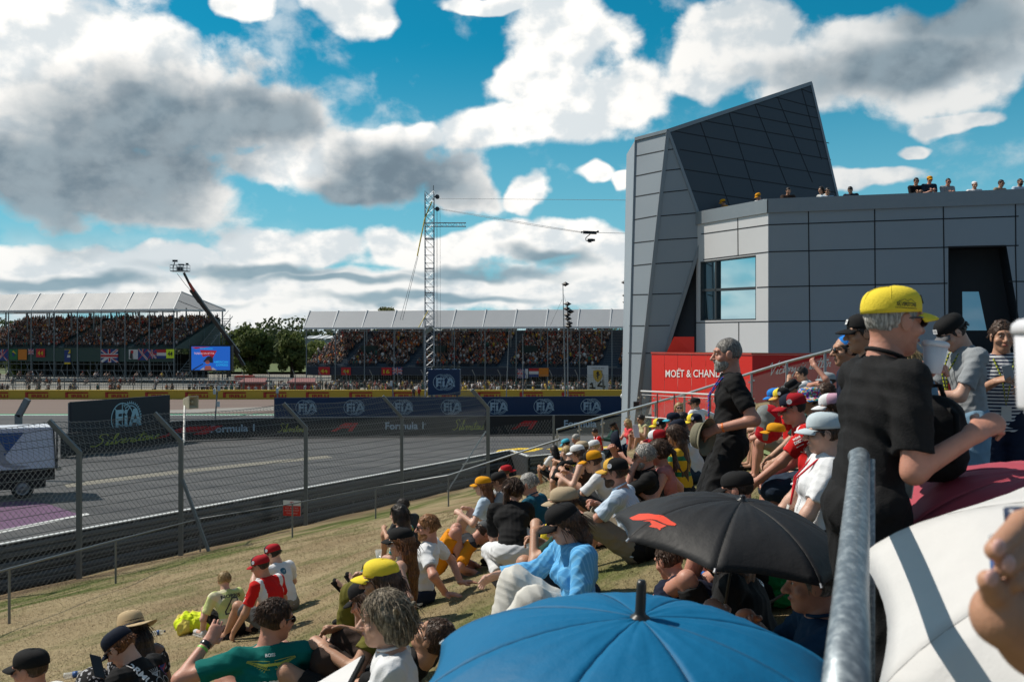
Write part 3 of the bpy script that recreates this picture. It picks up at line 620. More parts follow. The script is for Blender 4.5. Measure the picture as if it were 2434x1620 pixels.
def person_far(x,y,z,a,st,label,group,idx,cat='person'):
    k=(st,idx)
    if k not in FIGM:
        v,f,c=(FIGS if st else FIG)[idx]; o=meshobj('person',v,f,crowdm); setcol(o.data,c); FIGM[k]=o
    else: o=FIGM[k].copy(); S.collection.objects.link(o)
    o.name='person'; o.location=(x,y,z); o.rotation_euler=(0,0,a); o.scale=(1,1,1); tag(o,label,cat,group); return o
def stand(name,label,A,dirv,L,z0,z1,depth,rows,roof,bay,seatm,gaps,occ,posts_to,front,endclip=None,flip=False):
    """A = front corner at the crowd's end, dirv = unit direction along the front"""
    A=Vector((*A,0)); d=Vector((*dirv,0)).normalized(); n=Vector((-d.y,d.x,0)); 
    if n.y<0: n=-n
    e=empty(name,A+d*L/2,label,'grandstand'); up=Vector((0,0,1)); rise=(z1-z0)/rows; run=depth/rows; ang=math.atan2(d.y,d.x)
    m=MB()
    for r in range(rows):
        o=A+n*(r*run)+up*(z0+r*rise); u0=0
        m.quad(o,o+d*L,o+d*L+n*run,o+n*run); m.quad(o-up*rise,o-up*rise+d*L,o+d*L,o)
        o2=o+n*(run*.45); m.quad(o2+up*.02,o2+d*L+up*.02,o2+d*L+up*.42+n*.1,o2+up*.42+n*.1)
    for q in (0,L): m.poly([A+d*q+up*(z0-rise),A+d*q+n*depth+up*(z0-rise),A+d*q+n*depth+up*z1,A+d*q+up*z0])
    m.build('seat_rows',seatm,e)
    for u0,u1 in gaps:
        m=MB()
        for r in range(rows):
            for s in range(2):
                o=A+d*u0+n*((r+s*.5)*run)+up*(z0+(r+s*.5)*rise+.05); m.box(o+d*(u1-u0)/2+n*run*.25+up*.0,(u1-u0,run*.5,.08),d,n,up); m.quad(o-up*rise*.45,o-up*rise*.45+d*(u1-u0),o+d*(u1-u0),o)
        m.build('stairs',stepm,e)
    m=MB(); m.box(A-n*.15+d*L/2+up*(front[0]+front[1])/2,(L,.1,front[1]-front[0]),d,n,up); m.build('front_panel',front[2],e)
    pl=[];inds=[]
    for r in range(rows):
        u=.3+rng.random()*.3
        while u<L-.3:
            ok=all(not(g0-.25<u<g1+.25) for g0,g1 in gaps) and (endclip is None or endclip(u,r/rows))
            if ok and rng.random()<occ:
                q=A+d*u+n*(r*run+run*.38+rng.normal(0,.04))+up*(z0+r*rise+.28)
                pl.append((q.x,q.y,q.z,ang+rng.normal(0,.3),rng.random()<.05,.97+rng.random()*.12,r))
            u+=.53+rng.random()*.06
    # roof: short front panel, long back slope, bays
    ze,zr,zb,fo,ro=roof; nb=int(L/bay); off=-1.2; rf=MB(); ri=MB(); un=MB()
    for k in range(nb+1 if not flip else nb+1):
        pass
    x0,x1=roofspan(name,L)
    f0=A-n*fo; 
    rf.quad(f0+d*x0+up*ze,f0+d*x1+up*ze,f0+n*ro+d*x1+up*zr,f0+n*ro+d*x0+up*zr)
    bk=A+n*(depth+1.5)
    rf.quad(f0+n*ro+d*x0+up*zr,f0+n*ro+d*x1+up*zr,bk+d*x1+up*zb,bk+d*x0+up*zb)
    rf.build('roof',standroof,e)
    un.quad(f0+d*x0+up*(ze-.08),f0+d*x1+up*(ze-.08),bk+d*x1+up*(zb-.12),bk+d*x0+up*(zb-.12)); 
    u=x0
    while u<=x1+.01:
        ri.bar(f0+d*u+up*(ze-.05),f0+n*ro+d*u+up*(zr+.08),.15,.15); ri.bar(f0+n*ro+d*u+up*(zr+.05),bk+d*u+up*(zb+.05),.18,.2); ri.bar(f0+d*u+up*(ze-.1),bk+d*u+up*(zb-.2),.15,.25); u+=bay
    ri.bar(f0+d*x0+up*(ze-.05),f0+d*x1+up*(ze-.05),.2,.3); ri.bar(bk+d*x0+up*(zb-.05),bk+d*x1+up*(zb-.05),.2,.3)
    ri.build('roof_ribs',white,e)
    pm=MB(); u=x0+.3
    while u<=x1+.01:
        q=f0+n*.6+d*u; pm.bar(q+up*0,q+up*ze,.16); q=bk-n*.6+d*u; pm.bar(q+up*0,q+up*zb,.22); q=A+n*depth*.5+d*(u+bay/2); pm.bar(q+up*(z1*.6),q+up*(ze+.6),.22); u+=bay
    pm.bar(f0+n*.6+d*x0+up*(ze-.5),f0+n*.6+d*x1+up*(ze-.5),.08,.12)
    pm.build('roof_posts',scaf,e)
    # back rail
    m=MB(); o=A+n*(depth+.2)
    for k in range(int(L/.35)): m.bar(o+d*k*.35+up*(z1+.1),o+d*k*.35+up*(z1+1.5),.03)
    m.bar(o+up*(z1+1.5),o+d*L+up*(z1+1.5),.06); m.build('back_railing',scaf,e)
    return e,pl,A,d,n,ang
def roofspan(name,L): return (-2.,L+1.) if name=='left' else (-2.,L)
# left stand (right end visible); built from its right corner leftwards
dl=Vector((-.970,.243,0)); AL=(-62.3,184.)
roofspan=lambda name,L:(-.2,L+1.)
def clipL(u,f): return True
el,plL,A1,d1,n1,a1=stand('grandstand',"grandstand on the left with a white pitched roof, packed with spectators",AL,dl[:2],46,6.6,12.4,16,22,(13.6,16.9,14.1,.8,2.6),5.15,seatg,[(9.0,9.9),(24.,25.)],.76,0,(3.9,6.3,mat('green_panel',(.015,.045,.040),.6,var=.1)))
a1+=math.pi
# right stand
dr=Vector((53.5,-11,0)).normalized(); AR=(-36.2,168.)
er,plR,A2,d2,n2,a2=stand('grandstand',"wide grandstand with a white roof and blue seats behind the lattice tower",(AR[0]+1.5,AR[1]),dr[:2],60,3.5,9.4,16,22,(9.85,12.75,10.6,.8,2.6),5.15,seatb,[(6.,7.1),(17.8,19.2),(33.2,34.8),(50.0,52.4)],.84,0,(2.0,3.35,mat('navy_panel',(.008,.016,.035),.6,var=.1)))
pl=[];ind=[]
for (x,y,z,a,st,sc,r) in plL: 
    if CX+x/y*F>-30: pl.append((x,y,z,a+math.pi,st,sc))
crowd('spectator_crowd',pl)
pl=[]
cnt=0
for (x,y,z,a,st,sc,r) in plR:
    px=CX+x/y*F
    if px>1500: continue
    if r==0: ind.append((x,y,z,a,st))
    elif px<820 and r<9 and rng.random()<.35: ind.append((x,y,z,a,st))
    else: pl.append((x,y,z,a,st,sc))
crowd('spectator_crowd',pl)
print('crowd',len(plL),len(plR),'ind',len(ind))
PALN=['black','dark','slate','navy','orange','orange','red','dark red','white','light grey','blue','teal','yellow','brown','maroon','crimson']; ORD=['first','second','third','fourth','fifth','sixth','seventh','eighth','ninth','tenth','eleventh','twelfth','last']
FIGN=[None]*40
for k,(x,y,z,a,st) in enumerate(ind[:150]):
    fi=int(rng.integers(24)); r_=np.random.default_rng((100 if st else 0)+fi); sh_=r_.choice(len(PAL),p=PW); r_.choice(4); r_.integers(4); r_.integers(4); cp_=r_.random()<.55; cc_=r_.choice(len(PAL),p=PW) if cp_ else None
    bay=ORD[min(12,int(max(0,(x+36)/5.1)))]
    person_far(x,y,z,a,st,'%s in a %s top%s, wide grandstand, %s roof bay'%('standing spectator' if st else 'spectator',PALN[sh_],' and %s cap'%PALN[cc_] if cp_ else '',bay),'spectators low in the wide grandstand',fi)
# vomitory boxes in the right stand
for k,(u,r) in enumerate([(8.2,7),(20.5,7),(36.2,7),(53.8,8)]):
    o=A2+d2*u+n2*(r*16/22)+Vector((0,0,3.5+r*.268)); m=MB(); m.box(o+d2*1.2+Vector((0,0,.7)),(2.6,1.6,1.7),d2,n2,(0,0,1)); m.build('stair_entrance',[mat('dark_green_box',(.012,.03,.026),.7,var=.1)],er)
# scaffold under the stands
def scaffold(e,A,d,n,x0,x1,z1,depth):
    m=MB(); up=Vector((0,0,1)); u=x0; k=0
    while u<x1:
        for q in (0,depth*.3,depth*.62):
            zz=z1+q*.36; m.bar(A+d*u+n*q,A+d*u+n*q+up*zz,.07)
        if k%2==0: m.bar(A+d*u+up*.2,A+d*(u+2.57)+up*z1*.95,.06)
        if k%3==0: m.bar(A+d*(u+2.57)+n*.3+up*.2,A+d*u+n*.3+up*z1*.95,.06)
        u+=2.57; k+=1
    for z in (1.,2.2,3.4): 
        for q in (0,depth*.3): m.bar(A+d*x0+n*q+up*z,A+d*x1+n*q+up*z,.06)
    m.build('scaffolding',scaf,e)
    if depth>0: m=MB(); m.box(A+d*((x0+x1)/2)+n*depth*.7+up*z1*.45,(x1-x0,.1,z1*.75),d,n,up); m.build('shade_backdrop',mat('backdrop_dark',(.020,.026,.026),.9,var=.3,vs=.4),e)  # added sheet, its dark colour stands for the shade under the stand
scaffold(el,A1,d1,n1,0,46,6.3,16); scaffold(er,A2,d2,n2,0,58,3.2,16)
# end stair of the left stand
m=MB(); up=Vector((0,0,1)); o=A1-d1*1.2
for k in range(24): m.box(o+n1*(k*.7)+up*(1.+k*.49),(1.8,.7,.1),d1,n1,up)
m.bar(o+n1*-1+up*1.8,o+n1*17+up*14,.06); m.bar(o-d1*.9+up*.2-n1,o-d1*.9+n1*17+up*12.8,.12)
for k in range(0,18,2): m.bar(o-d1*.9+n1*k,o-d1*.9+n1*k+up*(1.6+k*.72),.09)
for z in (3.,6.,9.): m.bar(o-d1*.9+n1*(z/.72-2)+up*z,o-d1*.9+n1*17+up*z,.07)
m.build('end_stair',scaf,el)
# ---------------- flags and banners on the stand fronts
blk=mat('black_ink',(.02,.02,.02),.5,var=0)
flagc=[mat('flag_blue',(.012,.035,.16),.7,var=.1),mat('flag_white',(.50,.50,.52),.7,var=.1),mat('flag_red',(.38,.012,.018),.7,var=.1),mat('flag_yellow',(.52,.38,.02),.7,var=.1),mat('flag_green',(.012,.12,.04),.7,var=.1),mat('flag_orange',(.50,.16,.01),.7,var=.1),blk,mat('neon_yellow',(.62,.78,.02),.6,var=.05)]
def wavy(o,amp,name,label,group=None):
    me=o.data; bm=bmesh.new(); bm.from_mesh(me); bmesh.ops.subdivide_edges(bm,edges=[e for e in bm.edges if e.calc_length()>.3],cuts=3,use_grid_fill=True)
    bm.to_mesh(me); bm.free()
    for v in me.vertices: v.co.y+=amp*(math.sin(v.co.x*4+v.co.z*2)+.5*math.sin(v.co.z*5))
    sol=o.modifiers.new('cloth','SOLIDIFY'); sol.thickness=.01
    return tag(o,label,'flag' if 'flag' in name else 'banner',group)
def jack(f,x0=0,y0=0,w=1,h=1):
    def q(p,m): f.poly([(x0+a*w,y0+b*h) for a,b in p],m)
    q([(0,0),(1,0),(1,1),(0,1)],0)
    for m,t in ((1,.11),(2,.04)):
        q([(0,0),(t,0),(1,1-t*1.2),(1,1),(1-t,1),(0,t*1.2)],m); q([(1,0),(1,t*1.2),(t,1),(0,1),(0,1-t*1.2),(1-t,0)],m)
    for m,t in ((1,.15),(2,.085)):
        q([(.5-t*.6,0),(.5+t*.6,0),(.5+t*.6,1),(.5-t*.6,1)],m); q([(0,.5-t),(1,.5-t),(1,.5+t),(0,.5+t)],m)
def layered(f): # later polygons sit 6 mm further forward
    return f
def flag(px0,px1,z0,z1,A,d,n,draw,name,label,ang_=0):
    # find positions along the stand front for the pixel columns
    ts=np.linspace(-2,70,2000); xs=[(lambda q:CX+q.x/q.y*F)(A+d*u-n*.35) for u in ts]
    u0=ts[int(np.argmin([abs(x-px0) for x in xs]))]; u1=ts[int(np.argmin([abs(x-px1) for x in xs]))]
    a=A+d*u0-n*.35; b=A+d*u1-n*.35; f=Flat(); draw(f); nrm=Vector((0,-1,0))
    vs=[];
    ex=b-a; fr=[]
    used={}
    for fi,fc in enumerate(f.f):
        for v in fc: used.setdefault(v,fi)
    vs=[a+ex*x+Vector((0,0,z0+(z1-z0)*y))+nrm*(.006*used.get(i,0)) for i,(x,y) in enumerate(f.v)]
    o=meshobj(name,vs,f.f,flagc,None,False,f.m); o.data.update()
    ctr=a+ex*.5; me=o.data
    for v in me.vertices: v.co-=ctr
    o.location=ctr
    for v in me.vertices: v.co.y+=.05*math.sin(v.co.x*3+v.co.z*2)
    return tag(o,label,'flag' if 'flag' in name else 'banner')
def brazil(f): f.rect(0,0,1,1,4); f.poly([(.08,.5),(.5,.1),(.92,.5),(.5,.9)],3); f.disc(.5,.5,.2,0,sx=.7)
def plain(c,t=None,tc=3):
    def g(f):
        f.rect(0,0,1,1,c)
        if t: f.text(t,.2,.25,.5,.6,tc,bold=.03)
    return g
def dutch(f): f.rect(0,0,1,.34,0); f.rect(0,.33,1,.67,1); f.rect(0,.66,1,1,2)
flag(-6,19,4.0,6.2,A1,d1,n1,jack,'flag','union flag at the far left edge of the left stand front')
flag(22,42,4.2,6.2,A1,d1,n1,brazil,'flag','green and yellow diamond flag on the left stand front')
flag(43,64,4.2,6.2,A1,d1,n1,plain(5),'flag','plain orange flag on the left stand front')
flag(67,80,5.2,6.3,A1,d1,n1,jack,'flag','small union flag on a green panel beside the orange flag')
flag(86,107,4.7,6.3,A1,d1,n1,plain(2,'44'),'banner','red banner with yellow 44 on the left stand front')
flag(153,167,3.4,6.2,A1,d1,n1,lambda f:(f.rect(0,0,1,1,0),f.rect(0,.72,1,1,3),f.rect(.0,.45,1,.62,1),f.rect(0,.0,1,.12,3)),'banner','narrow navy banner with yellow ends hanging on the left stand front')
flag(240,281,3.75,6.25,A1,d1,n1,jack,'flag','largest union flag, in the middle of the left stand front')
flag(306,317,4.4,6.2,A1,d1,n1,lambda f:(f.rect(0,0,1,1,1),f.poly([(.1,0),(.9,0),(.8,.8),(.4,.9)],6),f.rect(.5,.6,1,.9,2)),'banner','small white banner with a dark and red figure on the left stand front')
flag(317,328,4.4,6.2,A1,d1,n1,plain(1),'flag','plain white flag on the left stand front')
flag(328,352,4.2,6.3,A1,d1,n1,jack,'flag','union flag right of the plain white flag')
flag(350,372,4.5,6.2,A1,d1,n1,jack,'flag','union flag left of the red, white and blue striped flag')
flag(372,395,4.5,6.2,A1,d1,n1,dutch,'flag','red, white and blue striped flag on the left stand front')
flag(395,414,4.6,6.25,A1,d1,n1,plain(7,'44',6),'banner','bright yellow banner with black 44 at the end of the left stand')
flag(757,784,2.0,3.35,A2,d2,n2,plain(2,'44'),'banner','leftmost red banner with yellow 44 on the wide stand front')
flag(811,834,2.0,3.3,A2,d2,n2,plain(2,'44'),'banner','second red banner with yellow 44 on the wide stand front')
flag(907,931,2.0,3.3,A2,d2,n2,plain(2,'16'),'banner','red banner with yellow 16 on the wide stand front')
flag(933,956,2.2,3.35,A2,d2,n2,jack,'flag','union flag left of the lattice tower on the wide stand front')
flag(1230,1243,1.7,3.2,A2,d2,n2,jack,'flag','hanging union flag right of the lattice tower')
flag(1244,1255,1.7,3.2,A2,d2,n2,lambda f:(f.rect(0,0,1,1,1),f.rect(0,0,.4,1,0)),'flag','hanging blue and white flag right of the lattice tower')
flag(1257,1280,1.9,3.3,A2,d2,n2,dutch,'flag','red, white and blue flag right of the lattice tower')
flag(1281,1304,2.0,3.35,A2,d2,n2,plain(5),'flag','plain orange flag right of the lattice tower')
# tall white banner with a shield and number 14
q=P(1421,897,133); e=empty('number_banner',(q.x,q.y,0),'tall white banner with a yellow shield above the number 14','banner')
wB=50/F*133; hB=57/F*133; m=MB(); m.box(q,(wB,.05,hB)); m.build('cloth',mat('banner_white',(.50,.54,.60),.6,var=.05),e)
fl=Flat(); fl.poly([(.28,.80),(.28,.55),(.36,.40),(.5,.30),(.64,.40),(.72,.55),(.72,.80),(.5,.83)],0); fl.place('shield',q-Vector((wB/2,.03,hB/2)),(wB,0,0),(0,0,hB),[mat('shield_yellow',(.5,.33,.04),.6,var=.05)],e,off=.01)
fl=Flat(); fl.poly([(.47,.45),(.53,.45),(.52,.55),(.60,.62),(.58,.66),(.54,.64),(.56,.72),(.50,.78),(.44,.72),(.42,.66),(.46,.62),(.42,.56),(.46,.54)],0)
fl.stroke([(.12,.08),(.36,.06)],.07); fl.stroke([(.26,.07),(.22,.26),(.14,.22)],.07); fl.stroke([(.66,.34),(.50,.16),(.84,.12)],.07); fl.stroke([(.74,.40),(.78,.02)],.07); fl.text("TIFOSI WE RISE",.2,.87,.05,.6)
fl.place('printing',q-Vector((wB/2,.03,hB/2)),(wB,0,0),(0,0,hB),[blk],e,off=.02)
# ---------------- video screen
q=P(501,851,172); wS=96/F*172; hS=56/F*172; e=empty('video_screen',(q.x,q.y,0),'large blue video screen beside the end of the left grandstand','screen')
d=Vector((1,-.12,0)).normalized(); m=MB(); m.box(q+Vector((0,.5,0)),(wS+.6,.9,hS+.5),d,(.12,1,0),(0,0,1)); 
for k in (-1,1): m.bar(q+d*k*wS*.4+Vector((0,.5,0)),Vector(((q+d*k*wS*.4).x,q.y+.5,0)),.3)
m.build('cabinet',mat('screen_black',(.01,.01,.012),.5,var=.1),e)
def em(n,c,s): return mat(n,(.01,.01,.01),.4,var=0,emit=c,es=s)
fl=Flat(); fl.rect(0,0,1,1,0); O=q-d*wS/2-Vector((0,.0,hS/2))
fl.place('display',O,d*wS,(0,0,hS),[em('screen_blue',(.012,.13,.62),.75)],e,off=.03)
fl=Flat(); fl.poly([(0,.97),(.5,.99),(.12,.9)],0); fl.poly([(.22,.85),(.66,.82),(.55,.5),(.46,.62),(.30,.56)],0); fl.poly([(.3,.35),(.42,.58),(.56,.60),(.56,.3)],3)
fl.disc(.42,.33,.085,1,sx=1.*hS/wS*1.2); fl.poly([(.33,0),(.36,.18),(.5,.18),(.54,0)],1); fl.poly([(.22,0),(.32,.12),(.34,0)],4); fl.poly([(.52,0),(.55,.12),(.66,0)],4); fl.poly([(.02,.02),(.30,.28),(.31,.25),(.06,-.0)],3)
fl.text("TUNE IN ON 87.7FM",.07,.66,.085,.52,2,bold=.02); fl.text("AMERICAN",.58,.30,.09,.37,5,bold=.02); fl.text("EXPRESS",.64,.17,.09,.31,5,bold=.02); fl.text("Silverstone",.22,.88,.08,.33,5,bold=.01)
fl.place('picture',O,d*wS,(0,0,hS),[em('screen_red',(.45,.01,.02),.6),em('screen_skin',(.35,.10,.08),.6),em('screen_white',(.75,.45,.55),.8),em('screen_dark',(.01,.012,.03),.6),em('screen_pale',(.4,.4,.5),.6),em('screen_cyan',(.02,.42,.85),.8)],e,off=.06)
# ---------------- lattice tower with camera cables
trm=mat('truss_aluminium',(.34,.36,.39),.45,metal=.5,var=.15,vs=1.)
T=P(1021,905,90); T.z=0; e=empty('lattice_tower',T,'tall aluminium lattice tower with yellow guy straps carrying the camera cables','tower')
hw=.40; top=20.7; m=MB(); cs=[Vector((a*hw,b*hw,0)) for a,b in ((-1,-1),(1,-1),(1,1),(-1,1))]
for c in cs: m.tube([T+c,T+c+Vector((0,0,top))],.03,6)
z=0
while z<top-.5:
    for k in range(4):
        a,b=cs[k],cs[(k+1)%4]; m.tube([T+a+Vector((0,0,z)),T+b+Vector((0,0,z))],.015,4)
        m.tube([T+a+Vector((0,0,z)),T+b+Vector((0,0,z+.72))],.013,4); m.tube([T+b+Vector((0,0,z)),T+a+Vector((0,0,z+.72))],.013,4)
    z+=.72
for z in (8.6,11.6,13.8,16.5):
    for k in range(4): m.tube([T+cs[k]+Vector((0,0,z+.12)),T+cs[(k+1)%4]+Vector((0,0,z+.12))],.035,4)
m.build('mast',trm,e)
zb_=(HZ-534)/F*90+H; m=MB(); A_=T+Vector((hw,0,zb_)); B_=A_+Vector((2.9,0,0))
for a in (-.16,.16):
    for b in (-.16,.16): m.tube([A_+Vector((-.8,a,b)),B_+Vector((0,a,b))],.03,6)
for k in range(12):
    x=k*.24; s=1 if k%2 else -1; m.tube([A_+Vector((x,-.16,-.16*s)),A_+Vector((x+.24,-.16,.16*s))],.014,4); m.tube([A_+Vector((x,-.16*s,.16)),A_+Vector((x+.24,.16*s,.16))],.014,4)
m.build('side_arm',trm,e)
yst=mat('yellow_strap',(.55,.42,.03),.6,var=.1); cabm=mat('thin_cable',(.12,.13,.14),.5,var=0)
m=MB(); q0=T+Vector((hw*.6,-.4,top-.8)); q1=P(992,650-42,89); m.tube([q0,T+Vector((-hw,-.4,zb_+.5)),q1],.06,5); m.build('guy_strap',yst,e)
m=MB(); m.tube([P(1018,738,89.5),P(995,778,89)],.04,5); m.build('guy_strap',yst,e)
m=MB(); m.tube([q1,P(951,760,88)],.018,4); m.tube([q1+Vector((.08,0,0)),P(957,760,88)],.018,4)
for dx in (.62,.72,.95): m.tube([T+Vector((dx,0,top-1.2)),T+Vector((dx+.05,0,.3))],.012,4)
m.build('cable',cabm,e)
m=MB(); m.tube([T+Vector((.35,0,top)),T+Vector((.35,0,top+.75))],.03,5)
for z in (top-.3,top-1.4): m.lathe(T+Vector((hw+.3,0,z)),[(.0,-.1),(.2,-.1),(.2,.1),(0,.1)],14,(0,1,0)); m.bar(T+Vector((hw,0,z)),T+Vector((hw+.3,0,z)),.08)
m.build('pulley',mat('dark_plastic',(.04,.04,.045),.5,var=.1),e)
m=MB(); m.bar(T+Vector((-.3,-.5,8.1)),T+Vector((.25,-.5,8.6)),.35,.3); m.build('equipment_box',mat('beige_box',(.3,.28,.22),.6),e)
m=MB(); m.box(T+Vector((0,0,.4)),(2.6,2.6,.8)); m.build('ballast',mat('ballast_concrete',(.3,.3,.3),.9),e)
# camera cables and cable camera
cc=P(1402,553,62); m=MB(); t0=P(1045,496,90); m.tube([t0,P(1150,513,82),P(1280,535,70),cc+Vector((-.5,0,.05)),cc+Vector((.6,0,0)),P(1700,560,45)],.014,4); m.tube([t0+Vector((0,0,-.05)),P(1150,516,82),P(1280,538,70),cc+Vector((-.5,0,-.0))],.014,4)
o=m.build('camera_cable',cabm); tag(o,'sagging pair of cables holding the hanging camera dolly','cable')
m=MB(); m.tube([P(1045,472,90),P(1300,474,70),P(1760,478,45)],.013,4); o=m.build('upper_cable',cabm); tag(o,'single straight cable from the top of the lattice tower','cable')
dk=mat('camera_black',(.015,.016,.018),.4,var=.1)
e=empty('cable_camera',cc,'black camera dolly hanging from the cables in the sky','camera')
m=MB(); m.bar(cc+Vector((-.42,0,.03)),cc+Vector((.42,0,-.01)),.22,.17); m.lathe(cc+Vector((.5,0,.06)),[(.0,-.06),(.07,-.06),(.07,.06),(0,.06)],12,(0,1,0)); m.lathe(cc+Vector((-.5,0,.03)),[(.0,-.06),(.06,-.06),(.06,.06),(0,.06)],12,(0,1,0)); m.build('dolly',dk,e)
m=MB(); m.tube([cc+Vector((.02,0,-.1)),cc+Vector((-.12,0,-.2)),cc+Vector((-.26,0,-.34)),cc+Vector((-.24,0,-.48)),cc+Vector((-.1,0,-.54))],.03,6); m.build('gimbal_arm',dk,e)
m=MB(); m.box(cc+Vector((.04,0,-.46)),(.36,.2,.16)); m.lathe(cc+Vector((.2,0,-.46)),[(.06,0),(.08,.12),(.0,.12)],12,(1,0,0)); m.box(cc+Vector((0,0,-.58)),(.2,.12,.05)); m.build('camera_head',dk,e)
# box on the crane base with round mark
q=P(1055,908,84.5); e=empty('camera_platform_box',(q.x,q.y,0),'square navy box with a round pale emblem at the foot of the lattice tower','sign box')
wB=76/F*84.5; hB=61/F*84.5; m=MB(); m.box(q+Vector((0,.8,0)),(wB,1.6,hB),m=0); 
for k in (-1,1): m.bar(q+Vector((k*wB*.4,.8,-hB/2)),Vector(((q.x+k*wB*.4),q.y+.8,0)),.15)
m.build('panel',navy,e)
fl=Flat(); fia(fl,0,0,1.35,0); fl.place('emblem',q+Vector((0,0,.0)),(1,0,0),(0,0,1),ltgrey,e,off=.02)
fl=Flat(); fia_letters(fl,.1,0,1.35,0); fl.place('emblem_letters',q,(1,0,0),(0,0,1),ltgrey,e,off=.03)
m=MB(); 
for x in (-1.,-.2,.5,1.1): m.bar(q+Vector((x,.6,hB/2)),q+Vector((x+.2,.6,hB/2+.25)),.25,.2)
m.bar(q+Vector((-1.3,.1,hB/2+.25)),q+Vector((1.3,.1,hB/2+.25)),.04); m.build('equipment',mat('olive_cloth',(.12,.11,.08),.8),e)
# ---------------- light masts
def mast(name,label,px,py0,py1,dd,lean,lamps,r=.07):
    b=P(px+lean,py1,dd); b.z=0; t_=P(px,py0,dd); e=empty(name,b,label,'mast'); m=MB(); m.tube([b,b.lerp(t_,.55),t_],[r*1.3,r,r*.6],8); m.build('pole',scaf,e)
    m=MB()
    for dx,py in lamps:
        q=P(px+dx,py,dd); m.bar(P(px+lean*.3,py+4,dd),q,.05); m.add(*octa(q,.5,.3)); 
    if lamps: m.build('lamp_head',dk,e)
    return e
def octa(q,a,b): return ([q+Vector((a,0,0)),q-Vector((a,0,0)),q+Vector((0,a*.6,0)),q-Vector((0,a*.6,0)),q+Vector((0,0,b)),q-Vector((0,0,b))],[(0,2,4),(2,1,4),(1,3,4),(3,0,4),(2,0,5),(1,2,5),(3,1,5),(0,3,5)])
e=mast('light_mast','leaning light mast with a single lamp head on top',1338,676,925,122,6,[(6,675)])
m=MB(); m.tube([P(1336,712,122),P(1308,773,124)],.02,4); m.tube([P(1340,700,122),P(1360,770,124)],.015,4); m.build('guy_wire',cabm,e)
mast('light_mast','short dark light mast crowded with a stack of lamp heads',1349,718,925,123,1,[(7,740),(-1,748),(-2,733),(1,757),(4,768),(0,722),(2,775)])
mast('light_mast','light mast with two lamp heads next to the angular tower',1484,668,925,118,-2,[(4,702),(5,718),(2,671)])
e=mast('light_mast','bare thin pole in front of the wide grandstand',1210,786,935,120,-7,[],.05)
mast('light_mast','bare straight pole between the lattice tower and the leaning mast',1243,793,935,120,0,[],.05)
# ---------------- crane with camera basket
B0=P(578,880,176); B0.z=0; e=empty('access_crane',B0,'dark telescopic boom crane lifting a camera basket over the left grandstand','crane')
crd=mat('crane_dark',(.02,.022,.026),.5,var=.15); q=[P(580,868,176),P(567,838,175),P(550,820,175),P(476,716,170),P(468,704,169.5),P(455,687,169),P(437,648,168)]
m=MB(); m.bar(q[0],q[2],.5,.6,up=(0,1,0)); m.bar(q[1],q[3],.62,.8,up=(0,1,0)); m.bar(q[3],q[5],.75,.95,up=(0,1,0)); m.bar(P(456,686,169),q[6],.32,.42,up=(0,1,0)); m.build('boom',crd,e)
m=MB(); m.bar(P(462,692,168.6),P(450,673,168.4),.36,.46,up=(0,1,0)); m.build('boom_joint',mat('crane_red',(.40,.05,.03),.5),e)
m=MB(); m.tube([P(421,650,168),P(440,675,168.5),P(463,702,169)],.04,4); m.build('cable',cabm,e)
bq=P(428,636,168); m=MB(); w2,d2_,h2=1.45,.7,.85
for z in (-.55,-.1,.45):
    for y in (-d2_,d2_): m.bar(bq+Vector((-w2,y,z)),bq+Vector((w2,y,z)),.06)
    for x in (-w2,w2): m.bar(bq+Vector((x,-d2_,z)),bq+Vector((x,d2_,z)),.06)
for x in np.linspace(-w2,w2,6):
    for y in (-d2_,d2_): m.bar(bq+Vector((x,y,-.6)),bq+Vector((x,y,.45)),.05)
m.box(bq+Vector((0,0,-.6)),(2*w2,2*d2_,.12)); m.build('basket',mat('basket_grey',(.35,.37,.38),.5),e)
m=MB(); m.bar(bq+Vector((-1.2,0,-.1)),bq+Vector((-.9,0,.95)),.12); m.box(bq+Vector((-.85,0,1.15)),(.8,.35,.32)); m.box(bq+Vector((1.2,0,.62)),(.4,.3,.3)); m.box(bq+Vector((.2,0,.5)),(.9,.4,.25)); m.box(bq+Vector((0,0,-.15)),(.9,.5,.6)); m.build('cameras',dk,e)
m=MB(); m.box(B0+Vector((0,1,.9)),(3.,2.4,1.4)); 
for k in (-1,1): m.lathe(B0+Vector((k*1.1,-.3,.5)),[(0,-.15),(.5,-.15),(.5,.15),(0,.15)],14,(0,1,0))
m.build('chassis',mat('crane_red',()),e)
